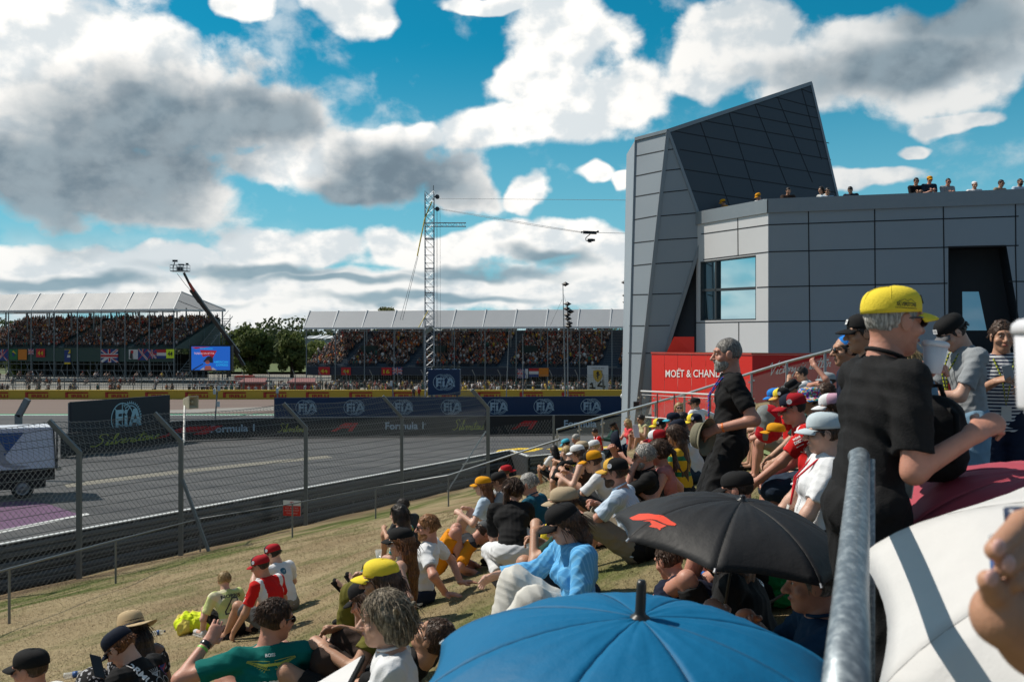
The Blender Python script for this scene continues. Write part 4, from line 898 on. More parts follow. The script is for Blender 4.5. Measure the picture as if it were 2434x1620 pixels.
# ---------------- trees and far wood
leafc=mat('leaves',(.045,.085,.02),.8,var=0); t=NT(leafc.node_tree); at=t.n('ShaderNodeAttribute',attribute_name='col'); t.put(leafc.node_tree.nodes['Principled BSDF'].inputs['Base Color'],at.outputs[0]); translucent(leafc,.4)
bark=mat('bark',(.06,.045,.03),.9,var=.2)
def leafmesh(name,cen,rad,n,size,base,parent=None,seed=0,shell=.55):
    """leaf faces spread over clumps: cen/rad = clump centres and radii"""
    r=np.random.default_rng(seed); cen=np.array(cen); rad=np.array(rad); w_=rad**2; w_/=w_.sum(); k=r.choice(len(cen),n,p=w_)
    v=r.normal(size=(n,3)); v/=np.linalg.norm(v,axis=1)[:,None]; q=cen[k]+v*(rad[k]*(shell+(1-shell)*r.random(n)**.6)[:,None].T).T
    a=r.normal(size=(n,3)); a/=np.linalg.norm(a,axis=1)[:,None]; a=a*.5+v*.7; b=np.cross(a,r.normal(size=(n,3))); b/=np.linalg.norm(b,axis=1)[:,None]; c=np.cross(a,b); c/=np.linalg.norm(c,axis=1)[:,None]
    s=(size*(.6+.8*r.random(n)))[:,None]; V_=np.stack([q-b*s,q+c*s*.6,q+b*s,q-c*s*.6],1).reshape(-1,3)
    col=np.array(base)*(.75+.5*r.random((n,1)))*np.array([1+.25*r.random(),1,1]); tint=(.8+.4*r.random(len(cen)))[k][:,None]; o=meshobj(name,V_,np.arange(n*4).reshape(-1,4),leafc,parent); setcol(o.data,col*tint); return o
def tree(px,pyb,pyt,dd,wpx,label,base=(.085,.135,.035),n=5200,seed=0,size=.36):
    r=random.Random(seed); b=P(px,pyb,dd); b.z=-.05; ht=(HZ-pyt)/F*dd+H; w_=wpx/F*dd/2; e=empty('broadleaf_tree',b,label,'tree','round trees between the grandstands')
    m=MB(); m.tube([b,b+Vector((0,0,ht*.35)),b+Vector((.3,0,ht*.7))],[.45,.32,.12],8)
    for k in range(5): a=k*1.3; m.tube([b+Vector((0,0,ht*.3)),b+Vector((math.cos(a)*w_*.6,math.sin(a)*w_*.6,ht*.65))],[.2,.05],6)
    m.build('trunk',bark,e); cen=[];rad=[]
    for k in range(60):
        a=r.random()*6.28; u=r.random(); h=.20+.72*u; rr=w_*math.sqrt(max(.05,1-((h-.52)/.52)**2))*(.45+.45*r.random()); cen.append((b.x+math.cos(a)*rr,b.y+math.sin(a)*rr,ht*h)); rad.append(w_*(.26+.16*r.random()))
    leafmesh('crown',cen,rad,n,size,base,e,seed)
tree(596,860,776,215,92,'broad dark tree left of the smaller round tree, behind the boom crane',seed=1,n=9000)
tree(694,862,788,215,70,'round dark tree at the left end of the wide grandstand',seed=2,n=6500)
tree(545,862,790,225,60,'dark tree half hidden by the boom crane and the end of the left stand',seed=3)
tree(752,856,812,235,60,'lower pale green tree behind the left end of the wide grandstand',(.13,.18,.05),seed=4,n=3500)
tree(915,860,727,330,80,'tree crown rising above the roof of the wide grandstand',(.11,.14,.05),seed=5,n=4500,size=.5)
tree(1130,860,788,260,110,'bushy green tree seen under the roof right of the lattice tower',(.12,.17,.05),seed=6,n=5000)
tree(1285,860,780,270,70,'green tree seen under the roof behind the leaning light mast',(.12,.17,.05),seed=7,n=3500)
tree(60,890,835,205,90,'leafy tree seen through the scaffolding at the far left',(.08,.12,.035),seed=8,n=2500)
tree(250,890,845,205,110,'leafy tree seen through the scaffolding below the largest union flag',(.08,.12,.035),seed=9,n=2500)
cen=[];rad=[];r=random.Random(4)
for k in range(420):
    px=-150+k*4.2; dd=300+r.random()*90; x=(px-CX)/F*dd*1.0; x=(px*1.0-CX)/F*dd
    hgt=(46 if px<1000 else 36)+10*math.sin(k*.07)+r.random()*10; zt_=hgt/F*dd+H
    for q in range(5): cen.append((x+r.uniform(-1.2,1.2),dd,zt_*(1-.2*q)-r.random())); rad.append(1.2+q*.9)
o=leafmesh('far_wood',cen,rad,60000,.75,(.055,.085,.035),None,11); tag(o,kind='stuff')
# hill ground behind so no sky shows between trunks
m=MB(); 
for k in range(40): pass
hv=[];hf=[]
for i,y in enumerate((330,380,480,900)):
    for x in range(-500,501,50): hv.append((x,y,(1,7.5,9.5,6)[i]+math.sin(x*.02+i)))
hf=[(i*21+j,i*21+j+1,(i+1)*21+j+1,(i+1)*21+j) for i in range(3) for j in range(20)]
o=meshobj('hill',hv,hf,mat('wood_floor',(.035,.055,.02),.9,var=.4,vs=.1),smooth=True); tag(o,kind='structure')
meadow=mat('meadow_grass',(.09,.12,.035),.9,var=.2,vs=.2); o=meshobj('meadow',[(-80,240,.6),(-20,240,.6),(-20,300,1.5),(-80,300,1.5)],[(0,1,2,3)],meadow); tag(o,kind='structure')  # meadow slightly lighter green than the far grass
# low shed with striped roof behind
q=P(760,806,260); e=empty('low_shed',(q.x,q.y,0),'low long building with a pale striped roof left of the wide stand','building'); m=MB()
m.quad(q+Vector((-4,0,.2)),q+Vector((9,0,.0)),q+Vector((9,6,1.)),q+Vector((-4,6,1.)));m.box(q+Vector((2.5,3,-2.2)),(13,6,4.2)); m.build('walls',mat('shed_grey',(.25,.28,.30),.7),e)
m=MB()
for k in range(5): m.quad(q+Vector((-2.5+k*2,-.1,.25)),q+Vector((-1.5+k*2,-.1,.25)),q+Vector((-.5+k*2,6,1.1)),q+Vector((-1.5+k*2,6,1.1)))
m.build('roof_lights',mat('white_roof',(.7,.72,.74),.5),e)
# ---------------- people and clutter behind the far fence
pl=[]
for k in range(560):
    px=rng.uniform(-20,1480); dd=rng.uniform(134,157); x=(px-CX)/F*dd
    if px<445 and rng.random()<.55: continue
    if px<445:
        dd=rng.choice([136,139,142.]); x=(px-CX)/F*dd; pl.append((x,dd,1.+(dd-136)*.25-.1,rng.uniform(-.4,.4),False,1.)); continue
    pl.append((x,dd,-.02,rng.uniform(0,6.28),True,1.))
crowd('walkway_crowd',pl)
e=empty('terrace_seats',(-55,138,0),'low open bleachers with pale rails under the left grandstand','bleachers'); m=MB()
for k in range(3): m.box((-60,136.3+3*k,.75+.75*k),(66,.6,.12)); m.box((-60,137.2+3*k,.45+.75*k),(66,1.6,.08))
for x in range(-92,-27,3):
    for k in range(3): m.bar((x,136.3+3*k,0),(x,136.3+3*k,.7+.75*k),.08)
m.build('bench',mat('bleacher_grey',(.26,.28,.29),.6),e)
for px,label,c in ((603,'red inflatable at the fence below the boom crane',(.45,.05,.03)),(720,'red kiosk behind the far fence',(.4,.03,.05))):
    q=P(px,905,140); e=empty('kiosk',(q.x,q.y,0),label,'kiosk'); m=MB()
    m.box((q.x,q.y,.9),(3.2,2,1.8)); m.build('body',mat('kiosk_%d'%px,c,.6),e); m=MB(); m.quad((q.x-1.9,q.y-1.3,1.82),(q.x+1.9,q.y-1.3,1.82),(q.x+1.6,q.y+1.2,2.35),(q.x-1.6,q.y+1.2,2.35)); m.box((q.x,q.y-1.3,1.75),(3.8,.05,.25)); m.build('awning',mat('kiosk_roof',(.28,.12,.11),.6),e)
# marshals on the track side
for px,dd,lab in ((983,127,'track marshal in pink by the yellow barrier'),(996,127,'track marshal in blue by the yellow barrier')):
    q=P(px,950,dd); person_far(q.x,q.y,0,.2,True,lab,None,3 if px<990 else 9)
# poles with small white boxes on the track edge
def boxpole(px,py0,py1,dd,label,boxes):
    b=P(px,py1,dd); t_=P(px+boxes[0][0]*.6,py0,dd); e=empty('track_sensor_pole',(b.x,b.y,b.z),label,'pole'); m=MB(); m.tube([b,b.lerp(t_,.7),t_],.06,6); m.build('pole',postm,e)
    for dx,py in boxes: q=P(px+dx,py,dd-.1); MB().box(q,(.18,.18,.42)).build('sensor',mat('sensor_white',(.6,.62,.62),.5),e)
boxpole(511,930,1001,78,'leaning pole with two small white boxes behind the black barrier',[(9,922),(-1,930),(8,960)])
boxpole(660,925,955,84,'short leaning pole above the left end of the blue banner',[(-1,928)])
boxpole(936,912,958,84,'thin pole with a small white camera above the blue banner',[(-6,911)])
# horn loudspeaker on a mast by the fence
q=P(452,955,33.); e=empty('horn_loudspeaker',(fp[2][0],fp[2][1],4.),'beige square horn loudspeaker on a thin white pole by the fence','loudspeaker')
m=MB(); g=P(437,1050,32.8); m.tube([Vector((fp[2][0],fp[2][1],3.9)),P(437,1047,31.2),P(439,962,33)],.035,8); m.build('pole',mat('pole_white',(.5,.5,.47),.5),e)
m=MB(); ax=Vector((.9,-.45,0)).normalized(); sd=Vector((-ax.y,ax.x,0)); up=Vector((0,0,1)); c0=q-ax*.16
def sqring(c,a): return [c+sd*i*a+up*j*a for i,j in ((-1,-1),(1,-1),(1,1),(-1,1))]
rs_=[sqring(c0-ax*.06,.10),sqring(c0,.13),sqring(c0+ax*.25,.20),sqring(c0+ax*.32,.215)]
vv=[p for r_ in rs_ for p in r_]; m.add(vv,[(i*4+j,i*4+(j+1)%4,(i+1)*4+(j+1)%4,(i+1)*4+j) for i in range(3) for j in range(4)]+[(3,2,1,0)])
i2=[sqring(c0+ax*.32,.18),sqring(c0+ax*.15,.08)]; vv=[p for r_ in [rs_[3]]+i2 for p in r_]; m.add(vv,[(i*4+j,(i+1)*4+j,(i+1)*4+(j+1)%4,i*4+(j+1)%4) for i in range(2) for j in range(4)]+[(8,9,10,11)])
m.lathe(c0+ax*.16,[(.02,0),(.075,.0),(.05,.1),(.0,.12)],14,ax); m.build('horn',mat('beige_plastic',(.42,.38,.27),.6,dirt=.3),e)
# far cranked post beyond the van
b=P(44,1040,52); t1=P(44,985,52); t2=P(66,948,52); e=empty('cranked_post',(b.x,b.y,0),'lone cranked steel post standing beyond the white truck','post'); m=MB(); m.bar((b.x,b.y,0),t1,.28,.28); m.bar(t1-Vector((0,0,.08)),t2,.28,.28,up=(0,1,0)); m.bar(t1+Vector((.2,0,-.6)),t1+Vector((1.6,0,-1.4)),.12); m.build('shaft',postm,e)
# ---------------- truck at the left edge
D=46.; q=P(135,1112,D); e=truck_=empty('box_truck',(q.x,q.y,0),'white box truck with blue corner and grey arrow at the left edge of the track','truck')
z0=q.z; z1=P(0,1018,D).z; x1=q.x; x0=x1-7.5; tw=mat('truck_white',(.62,.67,.76),.35,var=.06,coat=.3,dirt=.12); tb=mat('truck_blue',(.012,.08,.26),.35,var=.05)
m=MB(); m.add([(x0,D,z0),(x1,D,z0),(x1-.12,D,z1),(x0,D,z1),(x0,D+2.2,z0),(x1,D+2.2,z0),(x1-.12,D+2.2,z1),(x0,D+2.2,z1)],[(0,1,2,3),(1,5,6,2),(5,4,7,6),(3,2,6,7),(0,4,5,1)]); m.box(((x0+x1)/2-.1,D+1.1,z1+.04),(7.5,2.3,.1)); m.build('box_body',tw,e)
m=MB(); m.bar((x1-.04,D-.02,z0),(x1-.14,D-.02,z1),.06); m.bar((x0,D-.02,z0+.02),(x1,D-.02,z0+.02),.05); m.box((x1+.02,D+.15,(z0+z1)/2),(.06,.12,z1-z0)); 
for k in range(3): m.lathe((x1+.02,D+.5,z0+.3+.5*k),[(0,0),(.1,0),(.1,.08),(0,.08)],10,(1,0,0))
m.build('rear_frame',mat('truck_frame',(.04,.042,.045),.5),e)
def tp_(px,py): r=P(px,py,D); return Vector((r.x,D-.012,r.z))
m=MB(); m.poly([tp_(0,1110),tp_(65,1024),tp_(-40,1024),tp_(-40,1110)]); m.build('blue_panel',tb,e)
m=MB(); m.poly([p+Vector((0,-.01,0)) for p in (tp_(14,1042),tp_(31,1072),tp_(22,1070),tp_(27,1085),tp_(40,1098),tp_(78,1104),tp_(45,1108),tp_(20,1101),tp_(8,1085),tp_(5,1068),tp_(-2,1070))]); m.build('arrow_mark',mat('arrow_grey',(.30,.32,.36),.4),e)
m=MB(); m.box(((x0+x1)/2-.2,D+1.1,z0-.45),(7.,1.9,.85)); m.box((x1-.3,D+.6,z0-.3),(.5,.5,.5)); m.build('chassis',mat('truck_under',(.012,.012,.013),.7),e)
wq=P(62,1148,D); wr=.48
for xx in (wq.x,wq.x-4.6):
    m=MB(); m.lathe((xx,D+.05,wr+.0),[(.0,0),(wr*.62,0),(wr*.9,-.02),(wr,.05),(wr,.26),(wr*.9,.30),(0,.3)],24,(0,1,0)); wh=m.build('wheel',mat('tyre',(.02,.02,.02),.9),e)
    m=MB(); m.lathe((xx,D-.0,wr),[(.0,.03),(wr*.2,.0),(wr*.5,.04),(wr*.6,.0),(wr*.62,.04)],20,(0,1,0)); m.build('rim',mat('rim_grey',(.22,.23,.24),.4,metal=.5),wh)
m=MB(); m.box((x1+.1,D+.3,z0-.05),(.22,.3,.16)); m.build('tail_lamp',mat('lamp_clear',(.5,.45,.35),.3),e)

truck_.rotation_euler.z=R(30)
# ================================================================ the angular building on the right
def plane3(a,b,c):
    n=(b-a).cross(c-a).normalized(); return (a,n)
def onpl(px,py,pl,off=0.):
    a,n=pl; o=Vector((0,0,H)); d=P(px,py,1)-o; t_=(a-o).dot(n)/d.dot(n); q=o+d*t_; k=n if n.dot(o-a)>0 else -n; return q+k*off
panelm=mat('grey_cladding',(.285,.33,.375),.5,metal=.1,var=.09,vs=.6,dirt=.10); panell=mat('lit_cladding',(.62,.62,.63),.42,metal=.15,var=.06,vs=.6,dirt=.12)  # sun on the left wall is put into a paler copy of the cladding
darkm=mat('shaded_cladding',(.058,.072,.088),.5,metal=.15,var=.08,vs=.5); seam=mat('panel_seam',(.012,.014,.018),.7,var=0); trim=mat('edge_trim',(.27,.29,.31),.4,metal=.5,var=.08)  # wing faces down: its shade is put into a darker cladding colour
glassm=mat('window_glass',(.42,.62,.68),.03,var=0,metal=1.); glassm.node_tree.nodes['Principled BSDF'].inputs['Coat Weight'].default_value=1
def seams(pl,lines,name,parent,w_=.035,mt=None,off=.004,thick=.01):
    m=MB(); a,n=pl; k=n if n.dot(Vector((0,0,H))-a)>0 else -n
    for l in lines:
        pts=[onpl(x,y,pl,off) for x,y in l]
        for p,q in zip(pts,pts[1:]): m.bar(p,q,w_,thick,up=k)
    return m.build(name,mt or seam,parent)
def z8(x,y): return (1450+x/2.306,180+y/2.306)                 # from the enlarged view of this part
bld=empty('angular_tower',(4.6,36,0),'tall angular tower clad in grey panels with a leaning shaded wing','tower')
B=P(1588,311,36.4); A=P(1511,331,37.6); G_=P(1516,960,36.6); H_=P(1494,960,36.2)
plA=plane3(A,B,G_); H_=onpl(1493,1010,plA); G2=onpl(1511,1010,plA)
F_=P(1673,554,36.2); pl2=plane3(B,F_,G2)
E_=onpl(1659,505,pl2); K=onpl(1547,935,pl2); G3=onpl(1511,1010,pl2); K2=onpl(1528,1010,pl2)
Dp=P(1990,468,38.6); pl3=plane3(B,E_,Dp); C_=onpl(1928,198,pl3); D2=onpl(1994,480,pl3)
print('wing apex depth',C_.y,'K',K.y,'F',F_.y,'H',H_.y)
def down(v,z=-.0): return Vector((v.x,v.y,z))
back=Vector((2.2,5.5,0))
m=MB()
m.poly([A,B,G2,H_],0); m.poly([B,F_,K,K2,G3],0); m.poly([G2,K2,down(K2),down(G2)],0); m.poly([H_,G2,down(G2),down(H_)],0)
m.build('front_panels',panelm,bld)
m=MB(); Cb=C_+Vector((.1,.9,.0)); Ab=A+back*.5; Bb=B+back*.3
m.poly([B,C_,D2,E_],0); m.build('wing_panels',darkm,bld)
m=MB(); th=Vector((0,.5,-.02)); 
m.poly([C_,C_+th+Vector((.0,2.5,0)),D2+Vector((1.,4,0)),D2],0); m.poly([B,C_,C_+Vector((0,3,0)),B+Vector((0,3,0))],0); m.poly([A,B,B+Vector((0,3,0)),A+Vector((0,3,0))],0)
m.poly([A,A+Vector((0,3,0)),down(H_)+Vector((0,3,0)),down(H_),H_],0); m.poly([F_,E_,E_+Vector((0,3,0)),F_+Vector((0,3,0))],0); m.poly([F_,F_+Vector((1,3,0)),K+Vector((1,3,0)),K],0)
m.build('side_panels',panelm,bld)
# seams of the three facets
S1=[[z8(318,306),z8(170,1568),(1511,1010)]]
def hs(l): return [[z8(*a),z8(*b)] for a,b in l]
seams(plA,hs([((142,441),(302,408)),((138,551),(290,520)),((133,664),(275,640)),((128,790),(262,766)),((124,917),(247,903)),((120,1042),(232,1030)),((113,1200),(212,1198)),((106,1370),(193,1370)),((100,1520),(177,1520))]),'panel_seam',bld)
seams(pl2,hs([((318,406),(352,402)),((304,520),(387,511)),((290,640),(425,626)),((276,769),(472,752)),((262,901),(512,886)),((247,1030),(472,1016)),((230,1197),(393,1192)),((210,1370),(328,1368)),((195,1520),(275,1518))]),'panel_seam',bld)
seams(pl3,hs([((350,403),(340,300)),((355,403),(1205,546)),((368,410),(1192,457)) ][:0]+[
 ((515,247),(1200,370)) ,((650,197),(1165,298)),((790,155),(1140,233)),((905,117),(1125,175)),((1045,72),(1113,98)),
 ((350,303),(1210,460)),((383,404),(1222,548)),((405,513),(1238,640)),((448,630),(860,690))]),'panel_seam',bld,.03)
seams(pl3,hs([((495,258),(655,715)),((650,197),(790,640)),((793,155),(970,600)),((918,118),(1110,585)),((1050,74),(1160,460))]),'panel_seam',bld,.03)
m=MB(); m.bar(B,G2,.13,.10,up=(0,1,0)); m.bar(B,E_,.10,.08,up=(0,1,0)); m.bar(E_,F_,.07,.07,up=(0,1,0)); m.bar(F_,K2,.12,.1,up=(0,1,0)); m.bar(A,B,.12,.12); m.bar(B,C_,.12,.14); m.bar(C_,D2,.08,.08,up=(0,1,0)); m.bar(A,H_,.08,.08,up=(0,1,0)); m.build('edge_trim',trim,bld)
# main wing block with viewing roof
blk_=empty('main_building',(12,32,0),'grey panelled building with a roof terrace where visitors stand','building')
Ca=P(1826,475,33.0); Rt=P(2434,451,30.9); dd_=(Rt-Ca); dd_.z=0; dd_.normalize(); Re=Ca+dd_*16; ztop=Ca.z
zbm=P(1826,838,33).z
plW=(Vector((Ca.x,Ca.y,0)),Vector((dd_.y,-dd_.x,0)))
Lf=P(1655,506,36.3); Lf.z=ztop; 
def V3(v,z): return Vector((v.x,v.y,z))
ldir=(Lf-Ca); ldir.z=0; ldir.normalize(); plL2=(Vector((Ca.x,Ca.y,0)),Vector((-ldir.y,ldir.x,0)))
m=MB(); bk2=Vector((0,14,0))
# front wall around the recess
rx0,rx1=2255,2440
rT=z8(0,932)[1]
qa=onpl(2254,585,plW); qb=onpl(2392,582,plW); qb2=onpl(2436,838,plW)
m.poly([V3(Ca,zbm),onpl(2254,838,plW),V3(qa,zbm) if False else onpl(2254,838,plW),qa,V3(qa,ztop),V3(Ca,ztop)][0:1]+[onpl(2254,838,plW),qa,V3(qa,ztop),V3(Ca,ztop)])
m.poly([qa,qb,V3(qb,ztop),V3(qa,ztop)]); m.poly([qb,qb2,V3(Re,qb2.z),V3(Re,ztop),V3(qb,ztop)])
m.poly([V3(Re,ztop-.9),V3(Re,ztop-.9)+bk2,V3(Ca,ztop-.9)+bk2+Vector((-3,0,0)),V3(Lf,ztop-.9),V3(Ca,ztop-.9)])
m.poly([V3(Ca,zbm),V3(Ca,0),V3(Re,0),V3(Re,zbm)]); 
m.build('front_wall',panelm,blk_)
m=MB(); m.poly([V3(Ca,zbm),V3(Ca,ztop),V3(Lf,ztop),V3(Lf,zbm)]) if False else None
wTL=onpl(1690,620,plL2)
# left wall with a window opening
wl=lambda x,y:onpl(x,y,plL2)
TL=wl(1652,508); BL=wl(1652,838); w0=wl(1665,622); w1=wl(1797,606); w2=wl(1797,760); w3=wl(1665,762)
m.poly([V3(Ca,zbm),V3(Ca,ztop),V3(w1,ztop),w1,w2,V3(w2,zbm)]); m.poly([w1,V3(w1,ztop),V3(w0,ztop),w0]); m.poly([w3,w2,V3(w2,zbm),V3(w3,zbm)]); m.poly([w0,V3(w0,ztop),V3(Lf,ztop),V3(Lf,zbm),V3(w3,zbm),w3])
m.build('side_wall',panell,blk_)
m=MB(); up=Vector((0,0,1))
for a,b in ((Ca,Re),(Lf,Ca)):
    a=V3(a,ztop-.2); b=V3(b,ztop-.2); d_=(b-a).normalized(); n_=Vector((d_.y,-d_.x,0)); m.box((a+b)/2-n_*.11+up*.0,((b-a).length,.34,.46),d_,n_,up)
m.build('parapet',trim,blk_)
hl=[]
for yl,yr in (((868,817),(2240,770)),((868,965),(2240,930)),((868,1157),(1850,1137)),((868,1346),(1850,1338))): hl.append([z8(*yl),z8(*yr)])
vl=[[z8(1087,700),z8(1097,1515)],[z8(1450,685),z8(1456,1515)],[z8(1826,672),z8(1838,1515)],[z8(2222,655),z8(2224,935)]]
vl.append([z8(2222,935),z8(2236,1515)]); hl+= [[z8(2185,1127),z8(2280,1127)],[z8(2210,1334),z8(2290,1334)]]
seams(plW,hl+vl,'panel_seam',blk_)
seams(plL2,[[z8(500,868),z8(866,817)],[z8(512,1008),z8(866,966)],[z8(806,1160),z8(870,1157)],[z8(470,1353),z8(872,1346)],[z8(700,740),z8(702,985)],[z8(706,1350),z8(706,1518)]],'panel_seam',blk_)
m=MB(); n_=-plL2[1] if plL2[1].dot(Vector((0,0,H))-plL2[0])<0 else plL2[1]; rc=n_*-.12
m.poly([w0+rc,w1+rc,w2+rc,w3+rc]); m.build('glass',glassm,blk_)
m=MB(); 
for a,b in ((w0,w1),(w1,w2),(w2,w3),(w3,w0),(wl(1700,617),wl(1700,761)),(wl(1665,690),wl(1797,684))): m.bar(a+rc*.6,b+rc*.6,.09,.12,up=n_)
m.build('window_frame',mat('frame_dark',(.05,.058,.065),.4,metal=.3),blk_)
# dark recess with a slanted side and inner window
m=MB(); dpt=Vector((-plW[1].x,-plW[1].y,0)).normalized(); 
if dpt.y<0: dpt=-dpt
dpt=dpt*1.3; a0=onpl(2254,585,plW); b0=onpl(2392,582,plW); b1=onpl(2436,838,plW); b2=onpl(2460,950,plW); a1_=onpl(2254,950,plW)
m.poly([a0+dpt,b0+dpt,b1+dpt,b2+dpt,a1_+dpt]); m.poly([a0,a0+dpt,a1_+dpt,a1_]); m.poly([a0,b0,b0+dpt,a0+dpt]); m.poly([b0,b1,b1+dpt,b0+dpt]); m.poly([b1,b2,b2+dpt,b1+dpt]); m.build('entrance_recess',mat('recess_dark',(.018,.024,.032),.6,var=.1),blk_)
plR_=(a0+dpt,plW[1]); m=MB(); m.poly([onpl(x,y,plR_,.02) for x,y in (z8(1930,1183),z8(2020,1183),z8(2064,1395),z8(1933,1395))]); m.build('inner_window',glassm,blk_)
# shaded triangle between tower and wall, its shade painted as dark colour
m=MB(); m.poly([onpl(1672,556,pl2,-.4),onpl(1547,935,pl2,-.4),wl(1650,838),V3(Lf,zbm+.0),V3(Lf,ztop-.5)]); m.build('shade_infill',mat('recess_dark',()),blk_)
# red hospitality stand in front
redm=mat('red_panel',(.62,.018,.008),.45,var=.05,vs=.5); redd=mat('shaded_red_panel',(.50,.012,.014),.5,var=.05,vs=.5);  # stand's shadow side is painted with a darker copy of the red
rs=empty('red_stand',(7,32.5,zt),'red panelled stand with white lettering below the angular building','stand')
zr=P(1788,843,31).z; c0=Vector(((1788-CX)/F*31,31,zr)); ld=Vector((-.5,.866,0)); c1=c0+ld*5.05; c2=c0+dd_*7.5
m=MB(); N_=7
for k in range(N_):
    a=c0+ld*(5.05*k/N_); b=c0+ld*(5.05*(k+1)/N_-.012); m.poly([a,b,V3(b,2.6),V3(a,2.6)])
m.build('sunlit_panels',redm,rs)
m=MB(); m.poly([c0-Vector((0,0,.01)),c1-Vector((0,0,.01)),c1+Vector((3,1,-.01)),c2+Vector((0,2,-.01)),c2-Vector((0,0,.01))]) if False else m.poly([c0,c1,c1+Vector((3,1,0)),c2+Vector((0,2,0)),c2]); m.build('flat_top',mat('grey_felt',(.10,.105,.11),.9),rs)
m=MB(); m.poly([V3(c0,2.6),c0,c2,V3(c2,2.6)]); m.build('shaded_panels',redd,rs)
m=MB(); m.bar(c0+up*.03,c1+up*.03,.06,.05); m.bar(c0+up*.03,c2+up*.03,.06,.05); m.build('top_edge',mat('red_edge',(.5,.05,.03),.5),rs)
plB=(c0,Vector((-ld.y,ld.x,0))); O=onpl(1583,896,plB); ex=(onpl(1745,896,plB)-O); hh_=.25
fl=Flat(); fl.text("MOET & CHANDON",0,0,1,1,0,bold=.006,sp=1.0)
ww_=1.
for x,y in ((.208,1.12),(.228,1.12)): fl.disc(x,y,.006,0,10); 
fl.v=[(x,y) if i<len(fl.v)-20 else (x,1.15+(y-1.12)*14) for i,(x,y) in enumerate(fl.v)]
fl.place('lettering',O,ex,Vector((0,0,hh_)),mat('lettering_white',(.8,.8,.8),.5,var=0),rs,off=.02)
plD=(c0,Vector((dd_.y,-dd_.x,0))); O=onpl(1826,893,plD); ex=(onpl(1926,889,plD)-O); L_=ex.length; exn=ex.normalized()
fl=Flat(); script(fl,"Victory is better",0,0,.40,.02,0,.10); script(fl,"when shared",.25,-.52,.36,.02,0,.10)
fl.place('script_lettering',O,exn,Vector((0,0,1)),mat('lettering_white',()),rs,off=.02)
# red block under the tower overhang
m=MB(); q0,q1=P(1598,800,34.4),P(1650,800,34.); m.poly([P(1602,800,34.6),P(1650,800,34.3),P(1650,842,34.3),P(1582,842,34.8)]); m.build('raised_red_block',redm,rs)
# small floodlight box on the tower foot
q=P(1512,962,34.6); e=empty('floodlight',q,'small black floodlight on the foot of the angular tower','floodlight'); m=MB(); m.box(q,(.18,.12,.24)); m.bar(q,q+Vector((.15,.3,.1)),.05); m.build('housing',dk,e)
q=P(1481,941,80); e=empty('round_lamp',(q.x,q.y,q.z),'small round white lamp at the right end of the blue banner','lamp'); m=MB(); m.lathe(q,[(0,-.1),(.18,-.1),(.22,.0),(.15,.12),(0,.14)],12,(0,-1,.2)); m.build('lens',mat('lamp_white',(.8,.8,.78),.3),e); m=MB(); m.tube([q,q+Vector((.1,.2,-3.5))],.06,6); m.build('post',postm,e)
# ---------------- railings
grail=mat('rail_galvanised',(.34,.38,.41),.38,metal=.7,var=.18,vs=6.,dirt=.1)
rg=mat('rail_glass',(.30,.34,.34),.03,var=0); pbg=rg.node_tree.nodes['Principled BSDF']; pbg.inputs['Alpha'].default_value=.07
gr=empty('glass_stair_railing',(5.2,33,1.5),'sloping galvanised stair railing with glass panels above the seated crowd','railing')
t9=[1324,1377,1432,1493,1558,1627,1705,1786,1870,1961]; ty=[1021,1006,990,974,956,937,912,886,860,836]
pts=[]
for k,(px,py) in enumerate(zip(t9,ty)):
    lam=k/9; dpt_=38+(27.5-38)*lam; x=(1.72+(8.66-1.72)*lam); dpt_=x*F/(px-CX) if k else 38; pts.append(P(px,py,38-(38-27.5)*lam))
m=MB(); end=P(2040,815,25.4); m.tube(pts+[end],.042,10); m.build('hand_rail',grail,gr,True)
for p in pts:
    m=MB(); m.bar(p-up*.03,p-up*1.5,.075,.06,up=(1,0,0)); m.build('post',grail,gr)
for a,b in zip(pts,pts[1:]+[end]):
    d_=(b-a); m=MB(); s=[a+d_*.05-up*.14,b-d_*.05-up*.14,b-d_*.05-up*1.15,a+d_*.05-up*1.15]; m.quad(*s); 
    n_=Vector((d_.y,-d_.x,0)).normalized()*.012; m.quad(*[v+n_ for v in s][::-1]); m.build('glass_panel',rg,gr)
gm=mat('clamp_chrome',(.6,.62,.63),.25,metal=.9,var=0); m=MB()
for a in pts:
    for dz in (-.25,-.8):
        for s in (-1,1): m.box(a+Vector((s*.09*.55,s*-.09*.83,dz+s*.03)),(.05,.05,.05))
m.build('glass_clamps',gm,gr)
g2=empty('lower_glass_railing',(6,31,1.5),'straight glass balustrade with a white top rail in front of the red panels','railing')
q0=P(1524,929,34); q1=P(1705,938,30.6); q2=P(1785,940,29.2); m=MB(); m.tube([q0,q1,q2],.03,8); m.tube([q0-up*.12,q1-up*.12,q2-up*.12],.012,6); m.tube([P(1524,990,34),P(1600,996,32.5),P(1700,1000,30.6)],.03,6)
m.build('top_rail',mat('rail_white',(.62,.62,.62),.35,var=.05),g2)
for k in range(7):
    p=q0.lerp(q2,k/6.); m=MB(); m.bar(p-up*.05,p-up*1.3,.05,.03,up=(1,0,0)); m.build('post',mat('rail_post_dark',(.12,.11,.11),.5,metal=.4),g2)
m=MB(); m.quad(q0-up*.1,q2-up*.1,q2-up*1.2,q0-up*1.2); m.build('glass_panel',rg,g2)
m=MB()
for k in range(7):
    p=q0.lerp(q2,k/6.)+Vector((0,-.06,0))
    for dz in (-.22,-.95): 
        for s in (-1,1): m.lathe(p+Vector((s*.1,0,dz)),[(0,-.03),(.035,-.03),(.035,.03),(0,.03)],8,(0,1,0))
m.build('glass_clamps',gm,g2)
